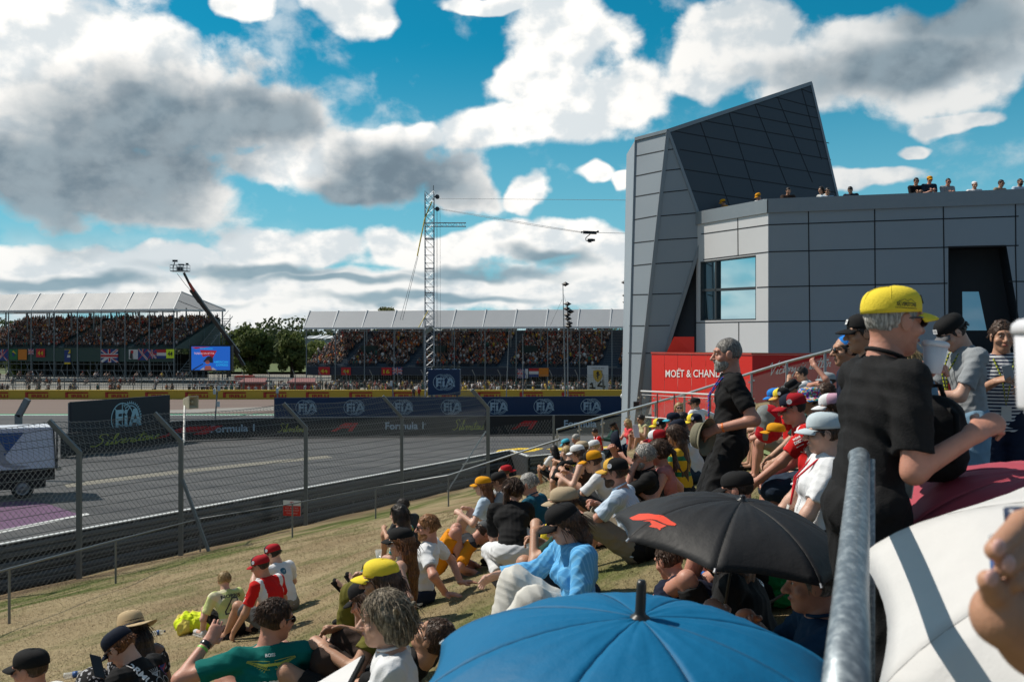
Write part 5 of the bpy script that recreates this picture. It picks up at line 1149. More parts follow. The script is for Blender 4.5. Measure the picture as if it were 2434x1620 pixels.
# white barrier band on the far track right of the banner
# near railing pipe
pp=empty('near_railing',(1.0,2.6,zt),'thick galvanised railing pipe in the right foreground under the leaning man','railing')
pa=P(2044,1085,3.20); pb_=P(2022,1420,1.75); pc=P(2005,1760,1.1); m=MB(); m.tube([pa+Vector((-.005,.03,-.004)),pa,pa.lerp(pb_,.5),pb_,pc],[.026,.031,.031,.031,.031],24); 
gp=mat('spangled_galvanised',(.32,.37,.41),.36,metal=.55,var=0); t=NT(gp.node_tree); pb=gp.node_tree.nodes['Principled BSDF']; v1=t.noise(objco(t,1,.35),70.,4,.65); v2=t.noise(objco(t,1,1),18.,4,.6)
c=t.mix(t.ss(v1,.4,.7),(.17,.205,.235,1),(.40,.45,.48,1)); c=t.mix(t.m('MULTIPLY',v2,.4),c,(.13,.15,.17,1)); t.put(pb.inputs['Base Color'],c); t.put(pb.inputs['Roughness'],t.m('ADD',.3,t.m('MULTIPLY',v1,.3)))
m.build('top_pipe',gp,pp,True)
m=MB(); m.tube([pa+Vector((0,-.06,0)),V3(pa,zt)+Vector((0,-.06,0))],.026,16); m.build('post',gp,pp,True)
# ================================================================ people: smooth-union bodies meshed by surface nets
def _r(v): return np.array(v,dtype=np.float64)
def nets(D,lo,h):
    s=D<0; a=s[:-1,:-1,:-1]; anyy=np.zeros_like(a); ally=np.ones_like(a); n0,n1,n2=D.shape
    for i in (0,1):
        for j in (0,1):
            for k in (0,1): q=s[i:n0-1+i,j:n1-1+j,k:n2-1+k]; anyy|=q; ally&=q
    ci=np.argwhere(anyy&~ally)
    if len(ci)==0: return np.zeros((0,3)),np.zeros((0,4),int)
    idx=-np.ones(a.shape,int); idx[tuple(ci.T)]=np.arange(len(ci)); acc=np.zeros((len(ci),3)); cnt=np.zeros(len(ci))
    cs=[(i,j,k) for i in (0,1) for j in (0,1) for k in (0,1)]; val=[D[ci[:,0]+c[0],ci[:,1]+c[1],ci[:,2]+c[2]] for c in cs]
    for p in range(8):
        for q in range(p+1,8):
            df=_r(cs[q])-_r(cs[p])
            if abs(df).sum()!=1: continue
            va,vb=val[p],val[q]; m=(va<0)!=(vb<0); t=va[m]/(va[m]-vb[m]); acc[m]+=_r(cs[p])+df*t[:,None]; cnt[m]+=1
    V_=(ci+acc/cnt[:,None])*h+lo; F_=[]
    for ax in range(3):
        sl0=[slice(1,-1)]*3; sl1=[slice(1,-1)]*3; sl0[ax]=slice(0,-1); sl1[ax]=slice(1,None)
        x0=s[tuple(sl0)]; x1=s[tuple(sl1)]; e=np.argwhere(x0!=x1); 
        off=np.ones(3,int); off[ax]=0; e=e+off; u,v=[(1,2),(2,0),(0,1)][ax]; du=np.zeros(3,int); dv=np.zeros(3,int); du[u]=1; dv[v]=1
        g=lambda c:idx[c[:,0],c[:,1],c[:,2]]
        q=np.c_[g(e-du-dv),g(e-dv),g(e),g(e-du)]; inside=s[e[:,0],e[:,1],e[:,2]]; q[~inside]=q[~inside][:, :]; q[inside]=q[inside][:,::-1]; F_.append(q)
    F_=np.concatenate(F_); F_=F_[(F_>=0).all(1)]
    return V_,F_
def cone(a,b,ra,rb,thin=None,f=1.,cut=(),k=None,sub=False): return ('c',_r(a),_r(b),ra,rb,None if thin is None else _r(thin),f,[( _r(p),_r(n)) for p,n in cut],k,sub)
def ell(c,r,M=None,cut=(),k=None,sub=False): return ('e',_r(c),_r(r),np.eye(3) if M is None else _r(M),0,0,0,[( _r(p),_r(n)) for p,n in cut],k,sub)
def field(prims,h,k=.03,lo=None,hi=None,wr=0.,seed=0.,wf=1.):
    bb=[]
    for p in prims:
        if p[9]: bb.append(None); continue
        if p[0]=='c': r=max(p[3],p[4]); bb.append((np.minimum(p[1],p[2])-r,np.maximum(p[1],p[2])+r))
        else: r=max(p[2]); bb.append((p[1]-r,p[1]+r))
    if lo is None: lo=np.min([b[0] for b in bb if b],0)-2.5*h; hi=np.max([b[1] for b in bb if b],0)+2.5*h
    n=np.ceil((hi-lo)/h).astype(int)+1; D=np.full(n,.5,dtype=np.float32)
    for p in prims:
        kk=p[8] if p[8] is not None else k
        if p[0]=='c': r=max(p[3],p[4])+kk+2*h; l=np.minimum(p[1],p[2])-r; u=np.maximum(p[1],p[2])+r
        else: r=max(p[2])+kk+2*h; l=p[1]-r; u=p[1]+r
        i0=np.clip(np.floor((l-lo)/h).astype(int),0,n); i1=np.clip(np.ceil((u-lo)/h).astype(int)+1,0,n)
        if (i1<=i0).any(): continue
        ax=[(np.arange(i0[q],i1[q])*h+lo[q]).astype(np.float32) for q in range(3)]
        X,Y,Z=np.meshgrid(*ax,indexing='ij',sparse=True)
        if p[0]=='c':
            a,b,ra,rb,th,f=p[1:7]; qx,qy,qz=X-a[0],Y-a[1],Z-a[2]; ba=b-a
            if th is not None:
                g=1/f-1; dn=(qx*th[0]+qy*th[1]+qz*th[2])*g; qx=qx+dn*th[0]; qy=qy+dn*th[1]; qz=qz+dn*th[2]; ba=ba+th*(ba@th)*g
            L=max(ba@ba,1e-9); t=np.clip((qx*ba[0]+qy*ba[1]+qz*ba[2])/L,0,1); dx=qx-ba[0]*t; dy=qy-ba[1]*t; dz=qz-ba[2]*t
            d=np.sqrt(dx*dx+dy*dy+dz*dz)-(ra+(rb-ra)*t)
            if f<1: d=d*math.sqrt(f)
        else:
            c,r,M=p[1],p[2],p[3]; x,y,z=X-c[0],Y-c[1],Z-c[2]; e=[(x*M[i,0]+y*M[i,1]+z*M[i,2]) for i in range(3)]
            k0=np.sqrt((e[0]/r[0])**2+(e[1]/r[1])**2+(e[2]/r[2])**2); k1=np.sqrt((e[0]/r[0]**2)**2+(e[1]/r[1]**2)**2+(e[2]/r[2]**2)**2)+1e-6; d=k0*(k0-1)/k1
        for cp,cn in p[7]: d=np.maximum(d,(X-cp[0])*cn[0]+(Y-cp[1])*cn[1]+(Z-cp[2])*cn[2])
        S_=D[i0[0]:i1[0],i0[1]:i1[1],i0[2]:i1[2]]
        if p[9]: hh=np.maximum(kk-np.abs(-d-S_),0)/kk; S_[...]=np.maximum(-d,S_)+hh*hh*kk*.25
        else: hh=np.maximum(kk-np.abs(d-S_),0)/kk; S_[...]=np.minimum(d,S_)-hh*hh*kk*.25
    if wr>0:
        ax=[(np.arange(n[q])*h+lo[q]).astype(np.float32) for q in range(3)]; X,Y,Z=np.meshgrid(*ax,indexing='ij',sparse=True); r=np.random.default_rng(int(seed*7)+3)
        for q in range(5):
            v=r.normal(size=3); v/=np.linalg.norm(v); v*=wf*(16+13*q); w2=r.normal(size=3)*9
            ph=X*v[0]+Y*v[1]+Z*v[2]+1.4*np.sin(X*w2[0]+Y*w2[1]+Z*w2[2]+q); D+=(wr/(1+q*.45)*(np.abs(np.sin(ph))-.5)).astype(np.float32)
    return nets(D,lo,h)
def rotz(a): c,s=math.cos(a),math.sin(a); return np.array([[c,-s,0],[s,c,0],[0,0,1.]])
def rotx(a): c,s=math.cos(a),math.sin(a); return np.array([[1,0,0],[0,c,-s],[0,s,c]])
def roty(a): c,s=math.cos(a),math.sin(a); return np.array([[c,0,s],[0,1,0],[-s,0,c]])
def nrm(v): v=_r(v); return v/(np.linalg.norm(v)+1e-9)
def ik(a,t,l1,l2,pole):
    d=t-a; L=np.linalg.norm(d); 
    if L>(l1+l2)*.995: t=a+d/L*(l1+l2)*.995; L=(l1+l2)*.995; d=t-a
    L=max(L,abs(l1-l2)+.03); u=d/np.linalg.norm(d); x=(l1*l1-l2*l2+L*L)/(2*L); h=math.sqrt(max(l1*l1-x*x,0)); p=_r(pole); p=p-u*(p@u); p=nrm(p); return a+u*x+p*h,t
skin={'a':mat('skin_fair',(.56,.33,.245),.48,var=.20,vs=14,bump=.12,bs=120,spec=.4),'b':mat('skin_tan',(.44,.235,.15),.48,var=.20,vs=14,bump=.12,bs=120,spec=.4),'c':mat('skin_reddened',(.50,.24,.17),.48,var=.20,vs=14,bump=.12,bs=120,spec=.4),'d':mat('skin_brown',(.20,.10,.06),.48,var=.20,vs=14,bump=.12,bs=120,spec=.4)}
for m_ in skin.values(): m_.node_tree.nodes['Principled BSDF'].inputs['Subsurface Weight'].default_value=.12; m_.node_tree.nodes['Principled BSDF'].inputs['Subsurface Radius'].default_value=(.02,.008,.004)
def cloth(name,c,**k): k.setdefault('var',.10); k.setdefault('vs',7); k.setdefault('bump',.25); k.setdefault('bs',160); k.setdefault('rough',.85); k.setdefault('spec',.2); return mat('cloth_'+name,c,**k)
def stripes(name,c1,c2,freq,axis=(0,0,1),w_=.5,dist=0.):
    n='cloth_'+name
    if n in _M: return _M[n]
    m=mat(n,c1,.85,var=0,spec=.2); t=NT(m.node_tree); o=t.n('ShaderNodeTexCoord').outputs['Object']; dp=t.n('ShaderNodeVectorMath',operation='DOT_PRODUCT'); t.put(dp.inputs[0],o); dp.inputs[1].default_value=axis
    x=t.m('MULTIPLY',dp.outputs['Value'],freq)
    if dist: x=t.m('ADD',x,t.m('MULTIPLY',t.noise(o,6.,2),dist))
    f=t.m('FRACT',x); t.put(m.node_tree.nodes['Principled BSDF'].inputs['Base Color'],t.mix(t.m('GREATER_THAN',f,w_),c1,c2)); return m
def patches(name,cols,scale,rough=.85):
    n='cloth_'+name
    if n in _M: return _M[n]
    m=mat(n,cols[0],rough,var=0,spec=.2); t=NT(m.node_tree); o=t.n('ShaderNodeTexCoord').outputs['Object']; v=t.n('ShaderNodeTexVoronoi'); t.put(v.inputs['Vector'],o); v.inputs['Scale'].default_value=scale
    sp_=t.n('ShaderNodeSeparateColor'); t.put(sp_.inputs[0],v.outputs['Color']); c=cols[0]
    for i,cc in enumerate(cols[1:]): c=t.mix(t.m('GREATER_THAN',sp_.outputs[0],(i+1)/len(cols)),c,cc)
    t.put(m.node_tree.nodes['Principled BSDF'].inputs['Base Color'],c); return m
def hairm(name,c,c2=None):
    n='hair_'+name
    if n in _M: return _M[n]
    m=mat(n,c,.45,var=0,spec=.35); t=NT(m.node_tree); o=objco(t,1,1,.22); a=t.noise(o,120.,3,.6); b=t.noise(o,35.,3,.6); pb=m.node_tree.nodes['Principled BSDF']
    c2=c2 or tuple(min(1,x*2.2+.01) for x in c); col=t.mix(t.ss(a,.35,.7),tuple(x*.55 for x in c),c2); col=t.mix(t.m('MULTIPLY',t.ss(b,.4,.65),.5),col,c); t.put(pb.inputs['Base Color'],col)
    bn=t.n('ShaderNodeBump'); bn.inputs['Strength'].default_value=.5; bn.inputs['Distance'].default_value=.008; t.put(bn.inputs['Height'],t.m('ADD',a,b)); t.put(pb.inputs['Normal'],bn.outputs[0]); return m
H_BR=hairm('brown',(.045,.022,.012)); H_DK=hairm('dark',(.012,.009,.008),(.05,.035,.03)); H_GR=hairm('grey',(.25,.24,.22),(.60,.58,.55)); H_BL=hairm('blond',(.30,.19,.08),(.62,.45,.22)); H_RD=hairm('auburn',(.10,.035,.012),(.26,.10,.035)); H_GN=hairm('ginger',(.22,.09,.03),(.45,.22,.09)); H_AS=hairm('ash_blond',(.10,.075,.048),(.44,.36,.26)); H_SP=hairm('salt_pepper',(.10,.09,.08),(.30,.28,.26))
BLK=cloth('black',(.012,.012,.013)); WHT=cloth('white',(.68,.69,.71)); NAV=cloth('navy',(.012,.018,.04)); GRY=cloth('grey',(.13,.14,.15)); DGR=cloth('dark_grey',(.035,.038,.042)); KHK=cloth('khaki',(.26,.215,.16)); RED=cloth('red',(.55,.012,.012)); TEAL=cloth('petrol',(.008,.075,.12)); DEN=cloth('denim',(.16,.27,.38),vs=3,var=.3); DDN=cloth('dark_denim',(.02,.035,.06)); ORG=cloth('orange',(.65,.24,.008)); YEL=cloth('yellow',(.72,.52,.02)); OLV=cloth('olive',(.12,.11,.018)); BRN=cloth('brown',(.045,.028,.022)); PNK=cloth('pink',(.42,.16,.15)); LBL=cloth('light_blue',(.30,.50,.78))
SHW=cloth('shoe_white',(.6,.6,.6)); lensm=mat('lens_dark',(.006,.006,.008),.06,var=0,spec=.9); LIP=mat('lips',(.38,.12,.10),.45,var=0); EYW=mat('eye_white',(.6,.58,.55),.2,var=0); EYD=mat('eye_dark',(.02,.015,.012),.15,var=0); SOLE=cloth('sole',(.5,.48,.44))
FEET={'up':[(-.13,.46,0),(.13,.46,0)],'out':[(-.13,.84,0),(.14,.80,0)],'half':[(-.12,.62,0),(.16,.50,0)],'cross':[(.14,.30,.02),(-.14,.34,.02)],'chair':[(-.13,.46,-.42),(.14,.50,-.42)],'stand':[(-.10,.0,-.92),(.10,.03,-.92)],'kneel':[(-.1,-.12,-.02),(.1,-.12,-.02)],'crouch':[(-.13,.04,-.23),(.13,.14,-.23)],'wide':[(-.26,.50,0),(.22,.42,0)]}
HAND={'knee':(.15,.40,.42),'shin':(.10,.50,.22),'lap':(.07,.26,.22),'back':(.27,-.30,'g'),'side':(.34,.05,'g'),'face':(.07,.24,.62),'shade':(.13,.20,.72),'phone':(.08,.34,.42),'hip':(.27,.0,.12),'down':(.27,.06,-.04),'up':(.22,.30,.98),'chest':(.10,.28,.38),'thigh':(.15,.30,.22),'hold':(.03,.42,.34)}
PEOPLE=[]
def person(label,at,yaw,pose='sit',feet='up',hands=('knee','knee'),lean=8,tilt=0,head=(0,10),scale=1.,bulk=1.,sk='a',top=None,bot=None,hair=('short',H_BR),hat=None,shades=False,shoes=BLK,fem=False,fixd=None,group=None,curl=.6,base=None,beard=None,bra=None,extra=None,neckl=0,upz=None,knees=None,poles=None,seatz=None,roll=0,detail=1.,handroll=(0,0),mouth=True):
    s=scale; d0=at[2]; YM=rotz(math.radians(yaw)); up=_r((0,0,1)); r_=np.random.default_rng(len(PEOPLE)+5)
    pz={'sit':.11,'chair':.52,'stand':.93,'crouch':.33,'kneel':.30}[pose] if upz is None else upz
    # ---- joints in body space (x right, y forward), seat/feet level at z = 0
    pel=_r((0,0,pz)); T=rotx(-math.radians(lean))@roty(math.radians(tilt)); t=T@up; tw=rotx(-math.radians(lean*.4))@roty(math.radians(tilt*.5))@up
    wai=pel+tw*.15; che=wai+t*.19; nec=che+t*.165; fw=T@_r((0,1,0)); rt=T@_r((1,0,0))
    shw=(.165 if fem else .19)*(1+.35*(bulk-1)); sh=[nec-t*.055-rt*shw,nec-t*.055+rt*shw]
    HM=rotz(-math.radians(head[0]))@rotx(-math.radians(head[1]))@roty(math.radians(roll)); hu=HM@up; hf=HM@_r((0,1,0)); hr=HM@_r((1,0,0))
    nb=nec+nrm(t*.5+hu*.5+up*.4)*.058; hc=nb+hu*.088+hf*.028
    hip=[pel+_r((-.085,0,0)),pel+_r((.085,0,0))]
    loc0=None
    def place(dd):
        hw=YM@(hc*s); p=_r(P(at[0],at[1],dd)); return p-hw
    if base is not None: org=_r(base)
    elif fixd: org=place(fixd)
    else:
        best=None
        for dd in np.linspace(d0*.82,d0*1.2,77):
            o=place(dd); zz=o[2]-ground(o[0],o[1])-(seatz or 0); c=abs(zz)+.02*abs(dd-d0)
            if best is None or c<best[0]: best=(c,dd,o,zz)
        org=best[2]; print('%-34s d0 %.1f d %.1f err %.2f'%(label[:34],d0,best[1],best[3]))
    dist=max(org[1],.8)
    W=lambda p:(YM@(_r(p)*s))+org; Wd=lambda v:YM@_r(v)
    def gz(p,lift=0.):                                     # put a body-space point on the bank below it
        w_=W(p); z=(ground(w_[0],w_[1])+lift-org[2])/s; return _r((p[0],p[1],z))
    ft=[_r(q) for q in (FEET[feet] if isinstance(feet,str) else feet)]; ank=[];
    for i,q in enumerate(ft):
        if pose=='sit' and feet not in ('chair',): q=gz(q,.075)
        elif pose in('stand','crouch','chair'): q=_r((q[0],q[1],.085)) if base is not None else gz(q,.085)
        ank.append(q)
    kp=[(-.35,.6,1.),(.35,.6,1.)] if feet not in('cross',) else [(-1.2,.3,.25),(1.2,.3,.25)]
    if pose in('stand','chair','crouch'): kp=[(-.15,1,.3),(.15,1,.3)]
    if knees: kp=knees
    kne=[];
    for i in (0,1):
        k,a=ik(hip[i],ank[i],.44,.42,kp[i]); kne.append(k); ank[i]=a
    wr=[];elb=[]
    for i in (0,1):
        q=hands[i]; sg=(-1,1)[i]
        if isinstance(q,str):
            q=HAND[q]; 
            q=(q[0]*sg,q[1],q[2])
            if hands[i]=='knee': q=kne[i]+_r((0,.02,.075))
        if q[2]=='g': q=gz((q[0],q[1],0),.09)
        elif pose in('stand','chair') and isinstance(hands[i],str) and hands[i]!='knee': q=(q[0],q[1],q[2]+pz-.11)
        q=_r(q); pol=(sg*.6,-.5,-.7) if poles is None or poles[i] is None else poles[i]
        e,q=ik(sh[i],q,.30,.255,pol); elb.append(e); wr.append(q)
    # ---- world space
    J=lambda p:W(p); B=bulk; f_depth=.70
    wf=Wd(fw); wrt=Wd(rt); whu,whf,whr=Wd(hu),Wd(hf),Wd(hr); HMw=np.array([whr,whf,whu]); TMw=np.array([wrt,wf,Wd(t)])
    hw=.115 if not fem else .105
    def torso(inf,cuts=(),low=True):
        g=inf; L=[cone(J(pel-t*(.04 if inf else 0)),J(wai),(hw+(.050 if inf else .028))*s*B+g,(hw+(.022 if inf else .010))*s*B+g,wf,f_depth*(1 if B<1.15 else 1.15),cut=cuts),cone(J(wai),J(che),(hw+.005)*s*B+g,(hw+.026)*s*(1+.5*(B-1))+g,wf,.70,cut=cuts),
           cone(J(che+rt*-.07),J(che+rt*.07),.095*s+g,.095*s+g,wf,.95,cut=cuts),cone(J(sh[0]+rt*.03),J(sh[1]-rt*.03),.062*s+g,.062*s+g,cut=cuts),cone(J(nec-t*.07),J(nec+t*.015),.085*s+g,.055*s+g,cut=cuts)]
        if B>1.1: L.append(ell(J(wai+fw*.04+t*.02),_r((.14,.12,.15))*s*B+g,TMw,cut=cuts))
        if fem and not low: pass
        if fem: L+=[ell(J(che+fw*.075+rt*q*.065-t*.03),_r((.062,.058,.062))*s+g,TMw,cut=cuts) for q in (-1,1)]
        return L
    def legs(inf,f,taper=0.,hipinf=0.,flare=0.):
        L=[ell(J(pel+_r((0,-.015,-.01))),_r((.158 if not fem else .165,.118,.108))*s*(.6+.4*B)+inf+hipinf,np.array([Wd((1,0,0)),Wd((0,1,0)),Wd(up)]))]
        for i in (0,1):
            f1=min(1,f); e=hip[i]+(kne[i]-hip[i])*f1; ta=nrm(J(kne[i])-J(hip[i])); rr=(.092+(.062-.092)*f1)*s*B+inf+flare*f1*.03
            L.append(cone(J(hip[i]),J(e)+(ta*.05 if f<1 else 0),.092*s*B+inf,rr,cut=[(J(e),ta)] if f<1 else ()))
            if f>1:
                f2=min(1,f-1); e2=kne[i]+(ank[i]-kne[i])*f2; tb=nrm(J(ank[i])-J(kne[i])); L.append(cone(J(kne[i]),J(e2)+tb*.05,rr,(.058+(.04-.058)*f2)*s*B+inf+flare*.035,cut=[(J(e2),tb)]))
        return L
    def arm(i,f,inf,flare=0.):
        L=[]; a,b,c=J(sh[i]),J(elb[i]),J(wr[i]); f1=min(1,f); e=a+(b-a)*f1; ta=nrm(b-a); ab=1+.4*(B-1); r1=.052*s*ab+inf; r2=(.052-.012*f1)*s*ab+inf+flare
        L.append(cone(a,e+(ta*.04 if f<1 else 0),r1,r2,cut=[(e,ta)] if f<1 else ()))
        if f>1: f2=min(1,f-1); e2=b+(c-b)*f2; tb=nrm(c-b); L.append(cone(b,e2+tb*.03,r2,(.040-.012*f2)*s*ab+inf,cut=[(e2,tb)]))
        return L
    hb=float(np.clip(dist*.00105,.0065,.026)); hh_=float(np.clip(dist*.0006,.0034,.014)); hhd=float(np.clip(dist*.00055,.003,.011))
    parts=[]
    root=empty('person',tuple(org),label,'person',group)
    PEOPLE.append((label,dist))
    M_=[]
    body=torso(0.)+legs(0,2)[0:1]
    for i in (0,1):
        body+=[cone(J(hip[i]),J(kne[i]),.092*s*B,.060*s*B),cone(J(kne[i]),J(ank[i]),.056*s*B,.036*s*B),ell((J(kne[i])*.62+J(ank[i])*.38)-Wd((0,.012,0)),_r((.052,.052,.10))*s*B,np.array(frame(J(kne[i])-J(ank[i]))))]
        body+=arm(i,2,0.); 
        toe=ank[i]+_r((0.02*(-1,1)[i],.15,-.045)); 
        if pose=='sit' and isinstance(feet,str) and feet=='out': toe=ank[i]+_r((.03*(-1,1)[i],.09,.10))
        body+=[cone(J(ank[i]+_r((0,-.03,-.035))),J(toe),.038*s,.032*s)]; M_.append(toe)
    body+=[cone(J(nec-t*.03),J(nb+hu*.02),.060*s*(1+.4*(B-1)),.052*s*(1+.4*(B-1)))]
    # head
    def H3(x,y,z): return J(hc)+(whr*x+whf*y+whu*z)*s
    wd=1+.25*(B-1)
    headp=[cone(J(nec),J(nb+hu*.03),.058*s*wd,.052*s*wd),ell(H3(0,-.012,.022),_r((.074*wd,.094,.092))*s,HMw),ell(H3(0,.022,-.035),_r((.060*wd,.066,.080))*s,HMw,k=.03),ell(H3(0,.060,-.092),_r((.030,.026,.024))*s,HMw,k=.03),
        ell(H3(0,.074,.030),_r((.055,.018,.018))*s,HMw,k=.02),cone(H3(0,.086,.012),H3(0,.113,-.026),.010*s,.0135*s,k=.014),ell(H3(-.012,.098,-.03),_r((.009,.011,.008))*s,HMw,k=.008),ell(H3(.012,.098,-.03),_r((.009,.011,.008))*s,HMw,k=.008),
        ell(H3(0,.083,-.058),_r((.024,.011,.012))*s,HMw,k=.012)]
    for q in (-1,1):
        headp+=[ell(H3(q*.033,.083,.008),_r((.018,.012,.011))*s,HMw,k=.012,sub=True),ell(H3(q*.030,.074,.008),_r((.015,.012,.012))*s,HMw,k=.006),ell(H3(q*.046,.058,-.028),_r((.022,.020,.020))*s,HMw,k=.02),
                ell(H3(q*.078*wd,-.002,-.005),_r((.009,.022,.033))*s,HMw,k=.008)]
    V1,F1=field(body,hb,.028); V2,F2=field(headp,hh_,.018)
    Vs=[V1,V2]; Fs=[F1,F2+len(V1)]; nV=len(V1)+len(V2)
    for i in (0,1):
        sg=(-1,1)[i]; w_=J(wr[i]); fd=nrm(w_-J(elb[i])); pn=Wd((-sg*.75,.0,-.65)) ; 
        if hands[i] in('shade','face','up'): pn=Wd((-sg*.5,-.6,0))
        if hands[i] in('phone','hold','chest'): pn=Wd((-sg*.9,.1,.3))
        if handroll[i]: ca=math.radians(handroll[i]); pn=pn*math.cos(ca)+np.cross(fd,pn)*math.sin(ca)
        pn=nrm(pn-fd*(pn@fd)); sd=np.cross(fd,pn); 
        if sd@Wd((sg,0,0))<0: sd=-sd
        onG=(not isinstance(hands[i],str)and hands[i][2]=='g') or (isinstance(hands[i],str) and HAND.get(hands[i],(0,0,0))[2]=='g')
        if onG: fd2=nrm(_r((fd[0],fd[1],0))*.8+Wd((sg*.6,-.2,0))); 
        else: fd2=nrm(fd+pn*.25)
        if onG: pn=_r((0,0,-1)); sd=np.cross(fd2,pn)
        pe=w_+fd2*.085*s; hp=[cone(w_-fd*.03,w_,.030*s,.028*s,k=.02),cone(w_,pe,.027*s,.037*s,pn,.5,k=.02),cone(w_+sd*-.01*s,pe-sd*.012*s,.025*s,.027*s,pn,.6,k=.02)]
        cu=curl if not onG else .12; fr=max(.0088*s,hhd*.8)
        for q in range(4):
            b0=pe+sd*((q-1.5)*.0185)*s; ln=(.068,.078,.074,.058)[q]*s; sp_=sd*(q-1.5)*.06; c1=cu*(.7+.12*q)
            d1_=nrm(fd2*math.cos(c1)+pn*math.sin(c1)+sp_); d2_=nrm(fd2*math.cos(c1*2.1)+pn*math.sin(c1*2.1)+sp_); b1=b0+d1_*ln*.55; b2=b1+d2_*ln*.5; hp+=[cone(b0-fd2*.012*s,b1,fr*1.08,fr,k=.005),cone(b1,b2,fr,fr*.85,k=.004)]
        tsd=-1 if True else 1; tb=w_+fd2*.022*s-sd*.026*s; t1=tb+nrm(fd2*.7-sd*.8+pn*.35)*.042*s; t2=t1+nrm(fd2*1.-sd*.25+pn*.5*min(cu*1.3,1))*.034*s; hp+=[cone(tb,t1,.0135*s,.011*s,k=.012),cone(t1,t2,max(.0105*s,hhd*.8),max(.009*s,hhd*.7),k=.005)]
        V3_,F3_=field(hp,hhd,.006); Vs.append(V3_); Fs.append(F3_+nV); nV+=len(V3_)
        parts.append((w_,fd,fd2,pn,sd,pe))
    V_=np.concatenate(Vs); F_=np.concatenate(Fs); ob=meshobj('body',V_,F_,skin[sk],root,True)
    wrk=float(np.clip(.0085-dist*.0001,.003,.0085))*s
    tops=None
    if top:
        kind,m1=top[0],top[1]; sl=top[2] if len(top)>2 else .62; inf=.013*s; L=[]
        ncut=(J(nec+t*.012),Wd(t)) ; hem=(J(pel-t*(.05 if pose!='stand' else .06)),-Wd(t))
        if kind in('tee','polo','shirt','jacket'):
            if kind=='jacket': inf=.022*s
            L=torso(inf,[ncut,hem]); 
            for i in (0,1): L+=arm(i,sl,inf*1.15,.006*s if sl<1 else 0)
            L.append(ell(J(nb+fw*.03),_r((.062,.07,.045))*s,TMw,k=.01,sub=True)) 
        if kind in('tank','bra'):
            L=torso(.007*s,[(J(nec-t*.085),Wd(t)) if kind=='tank' else (J(nec-t*.15),Wd(t)),hem if kind=='tank' else (J(wai+t*.02),-Wd(t))])
        if kind=='dress':
            L=torso(.010*s,[(J(nec-t*.07),Wd(t))]); 
            if sl>0:
                for i in (0,1): L+=arm(i,sl,.012*s)
            L+=legs(.03*s,top[3] if len(top)>3 else .9,flare=1.)
            km=(kne[0]+kne[1])*.5; L.append(cone(J(pel),J(pel+(km-pel)*.9),.12*s,.11*s))
        nf=None
        V3_,F3_=field(L,hb*.92,.03,wr=wrk,seed=len(PEOPLE)); o=meshobj('top' if kind not in('dress',) else 'dress',V3_,F3_,m1 if not isinstance(m1,(list,tuple)) else list(m1),root,True); tops=o
        if isinstance(m1,(list,tuple)):                       # two-tone shirt: a coloured yoke and sleeves band
            cen=(V3_[F3_].mean(1)-J(che)); xx=np.abs(cen@wrt)/s; zz=cen@Wd(t)/s; me=o.data; mi=((xx>.125)&(xx<.185)&(zz>-.12)).astype(np.int32) if len(m1)==2 else ((xx>.2)).astype(np.int32); me.polygons.foreach_set('material_index',mi)
        if kind=='polo' or kind=='shirt':
            m=MB(); n_=14; rr=.068*s
            pts=[Vector(J(nec+t*.012)+wrt*math.sin(a)*rr*1.05+wf*(math.cos(a)*rr*.95)+Wd(t)*(-.012*math.cos(a)+.018)*s) for a in np.linspace(.35,2*math.pi-.35,n_)]
            m.tube(pts,.0075*s,6); m.build('collar',m1 if not isinstance(m1,(list,tuple)) else m1[0],root,True)
    if bot:
        f=bot[1]; V3_,F3_=field(legs(.014*s if f<1.2 else .018*s,f,flare=bot[3] if len(bot)>3 else .25),hb*.95,.03,wr=wrk,seed=len(PEOPLE)+50)
        meshobj(bot[2] if len(bot)>2 and bot[2] else('shorts' if f<1.2 else 'trousers'),V3_,F3_,bot[0],root,True)
    if shoes:
        for i in (0,1):
            a=J(ank[i]+_r((0,-.045,-.042))); b=J(M_[i]+_r((0,.012,0))); dn=nrm(np.cross(b-a,Wd((1,0,0)))); 
            V3_,F3_=field([cone(a,b,.038*s,.031*s,Wd((1,0,0)),1.),cone(a+_r((0,0,.03))*s,J(ank[i])-_r((0,0,.01)),.036*s,.037*s),ell(b,_r((.036,.045,.028))*s,np.array([Wd((1,0,0)),nrm(b-a),np.cross(Wd((1,0,0)),nrm(b-a))]))],max(hh_*1.3,.008),.02)
            sh_=meshobj('shoe',V3_,F3_,shoes,root,True)
            if dist<22 and shoes is not None:
                m=MB(); ax=Vector(b-a).normalized(); sx=Vector(Wd((1,0,0))); nn=sx.cross(ax).normalized(); m.box(Vector((a+b)/2)-nn*.037*s*(1 if nn.z>0 else -1),(.25*s,.078*s,.018*s),ax,sx,nn); m.build('sole',SOLE if shoes is not BLK else BLK,sh_)
    # hair
    Lh=[]
    hk=hair[0] if hair else None
    if hk and hk!='none':
        inf=.010 if hk in('short','buzz') else .018
        if hk=='buzz': inf=.004
        cap_cut=[(H3(0,.055,.03),nrm(whf*.75-whu*.66)),(H3(0,-.03,-.055),nrm(-whu*.92-whf*.38)),]
        Lh=[ell(H3(0,-.014,.026),(_r((.074*wd,.094,.092))+inf)*s,HMw,cut=cap_cut)]
        if hk in('long','pony','bob','wild'): Lh=[ell(H3(0,-.016,.024),(_r((.074,.094,.094))+inf)*s,HMw,cut=[(H3(0,.05,.02),nrm(whf*.8-whu*.5))])]
        if hk=='short' or hk=='curly': Lh+=[cone(H3(q*.072*wd,.02,.0),H3(q*.070*wd,.0,-.03),.012*s,.008*s) for q in (-1,1)]
        tb_=Wd(t); 
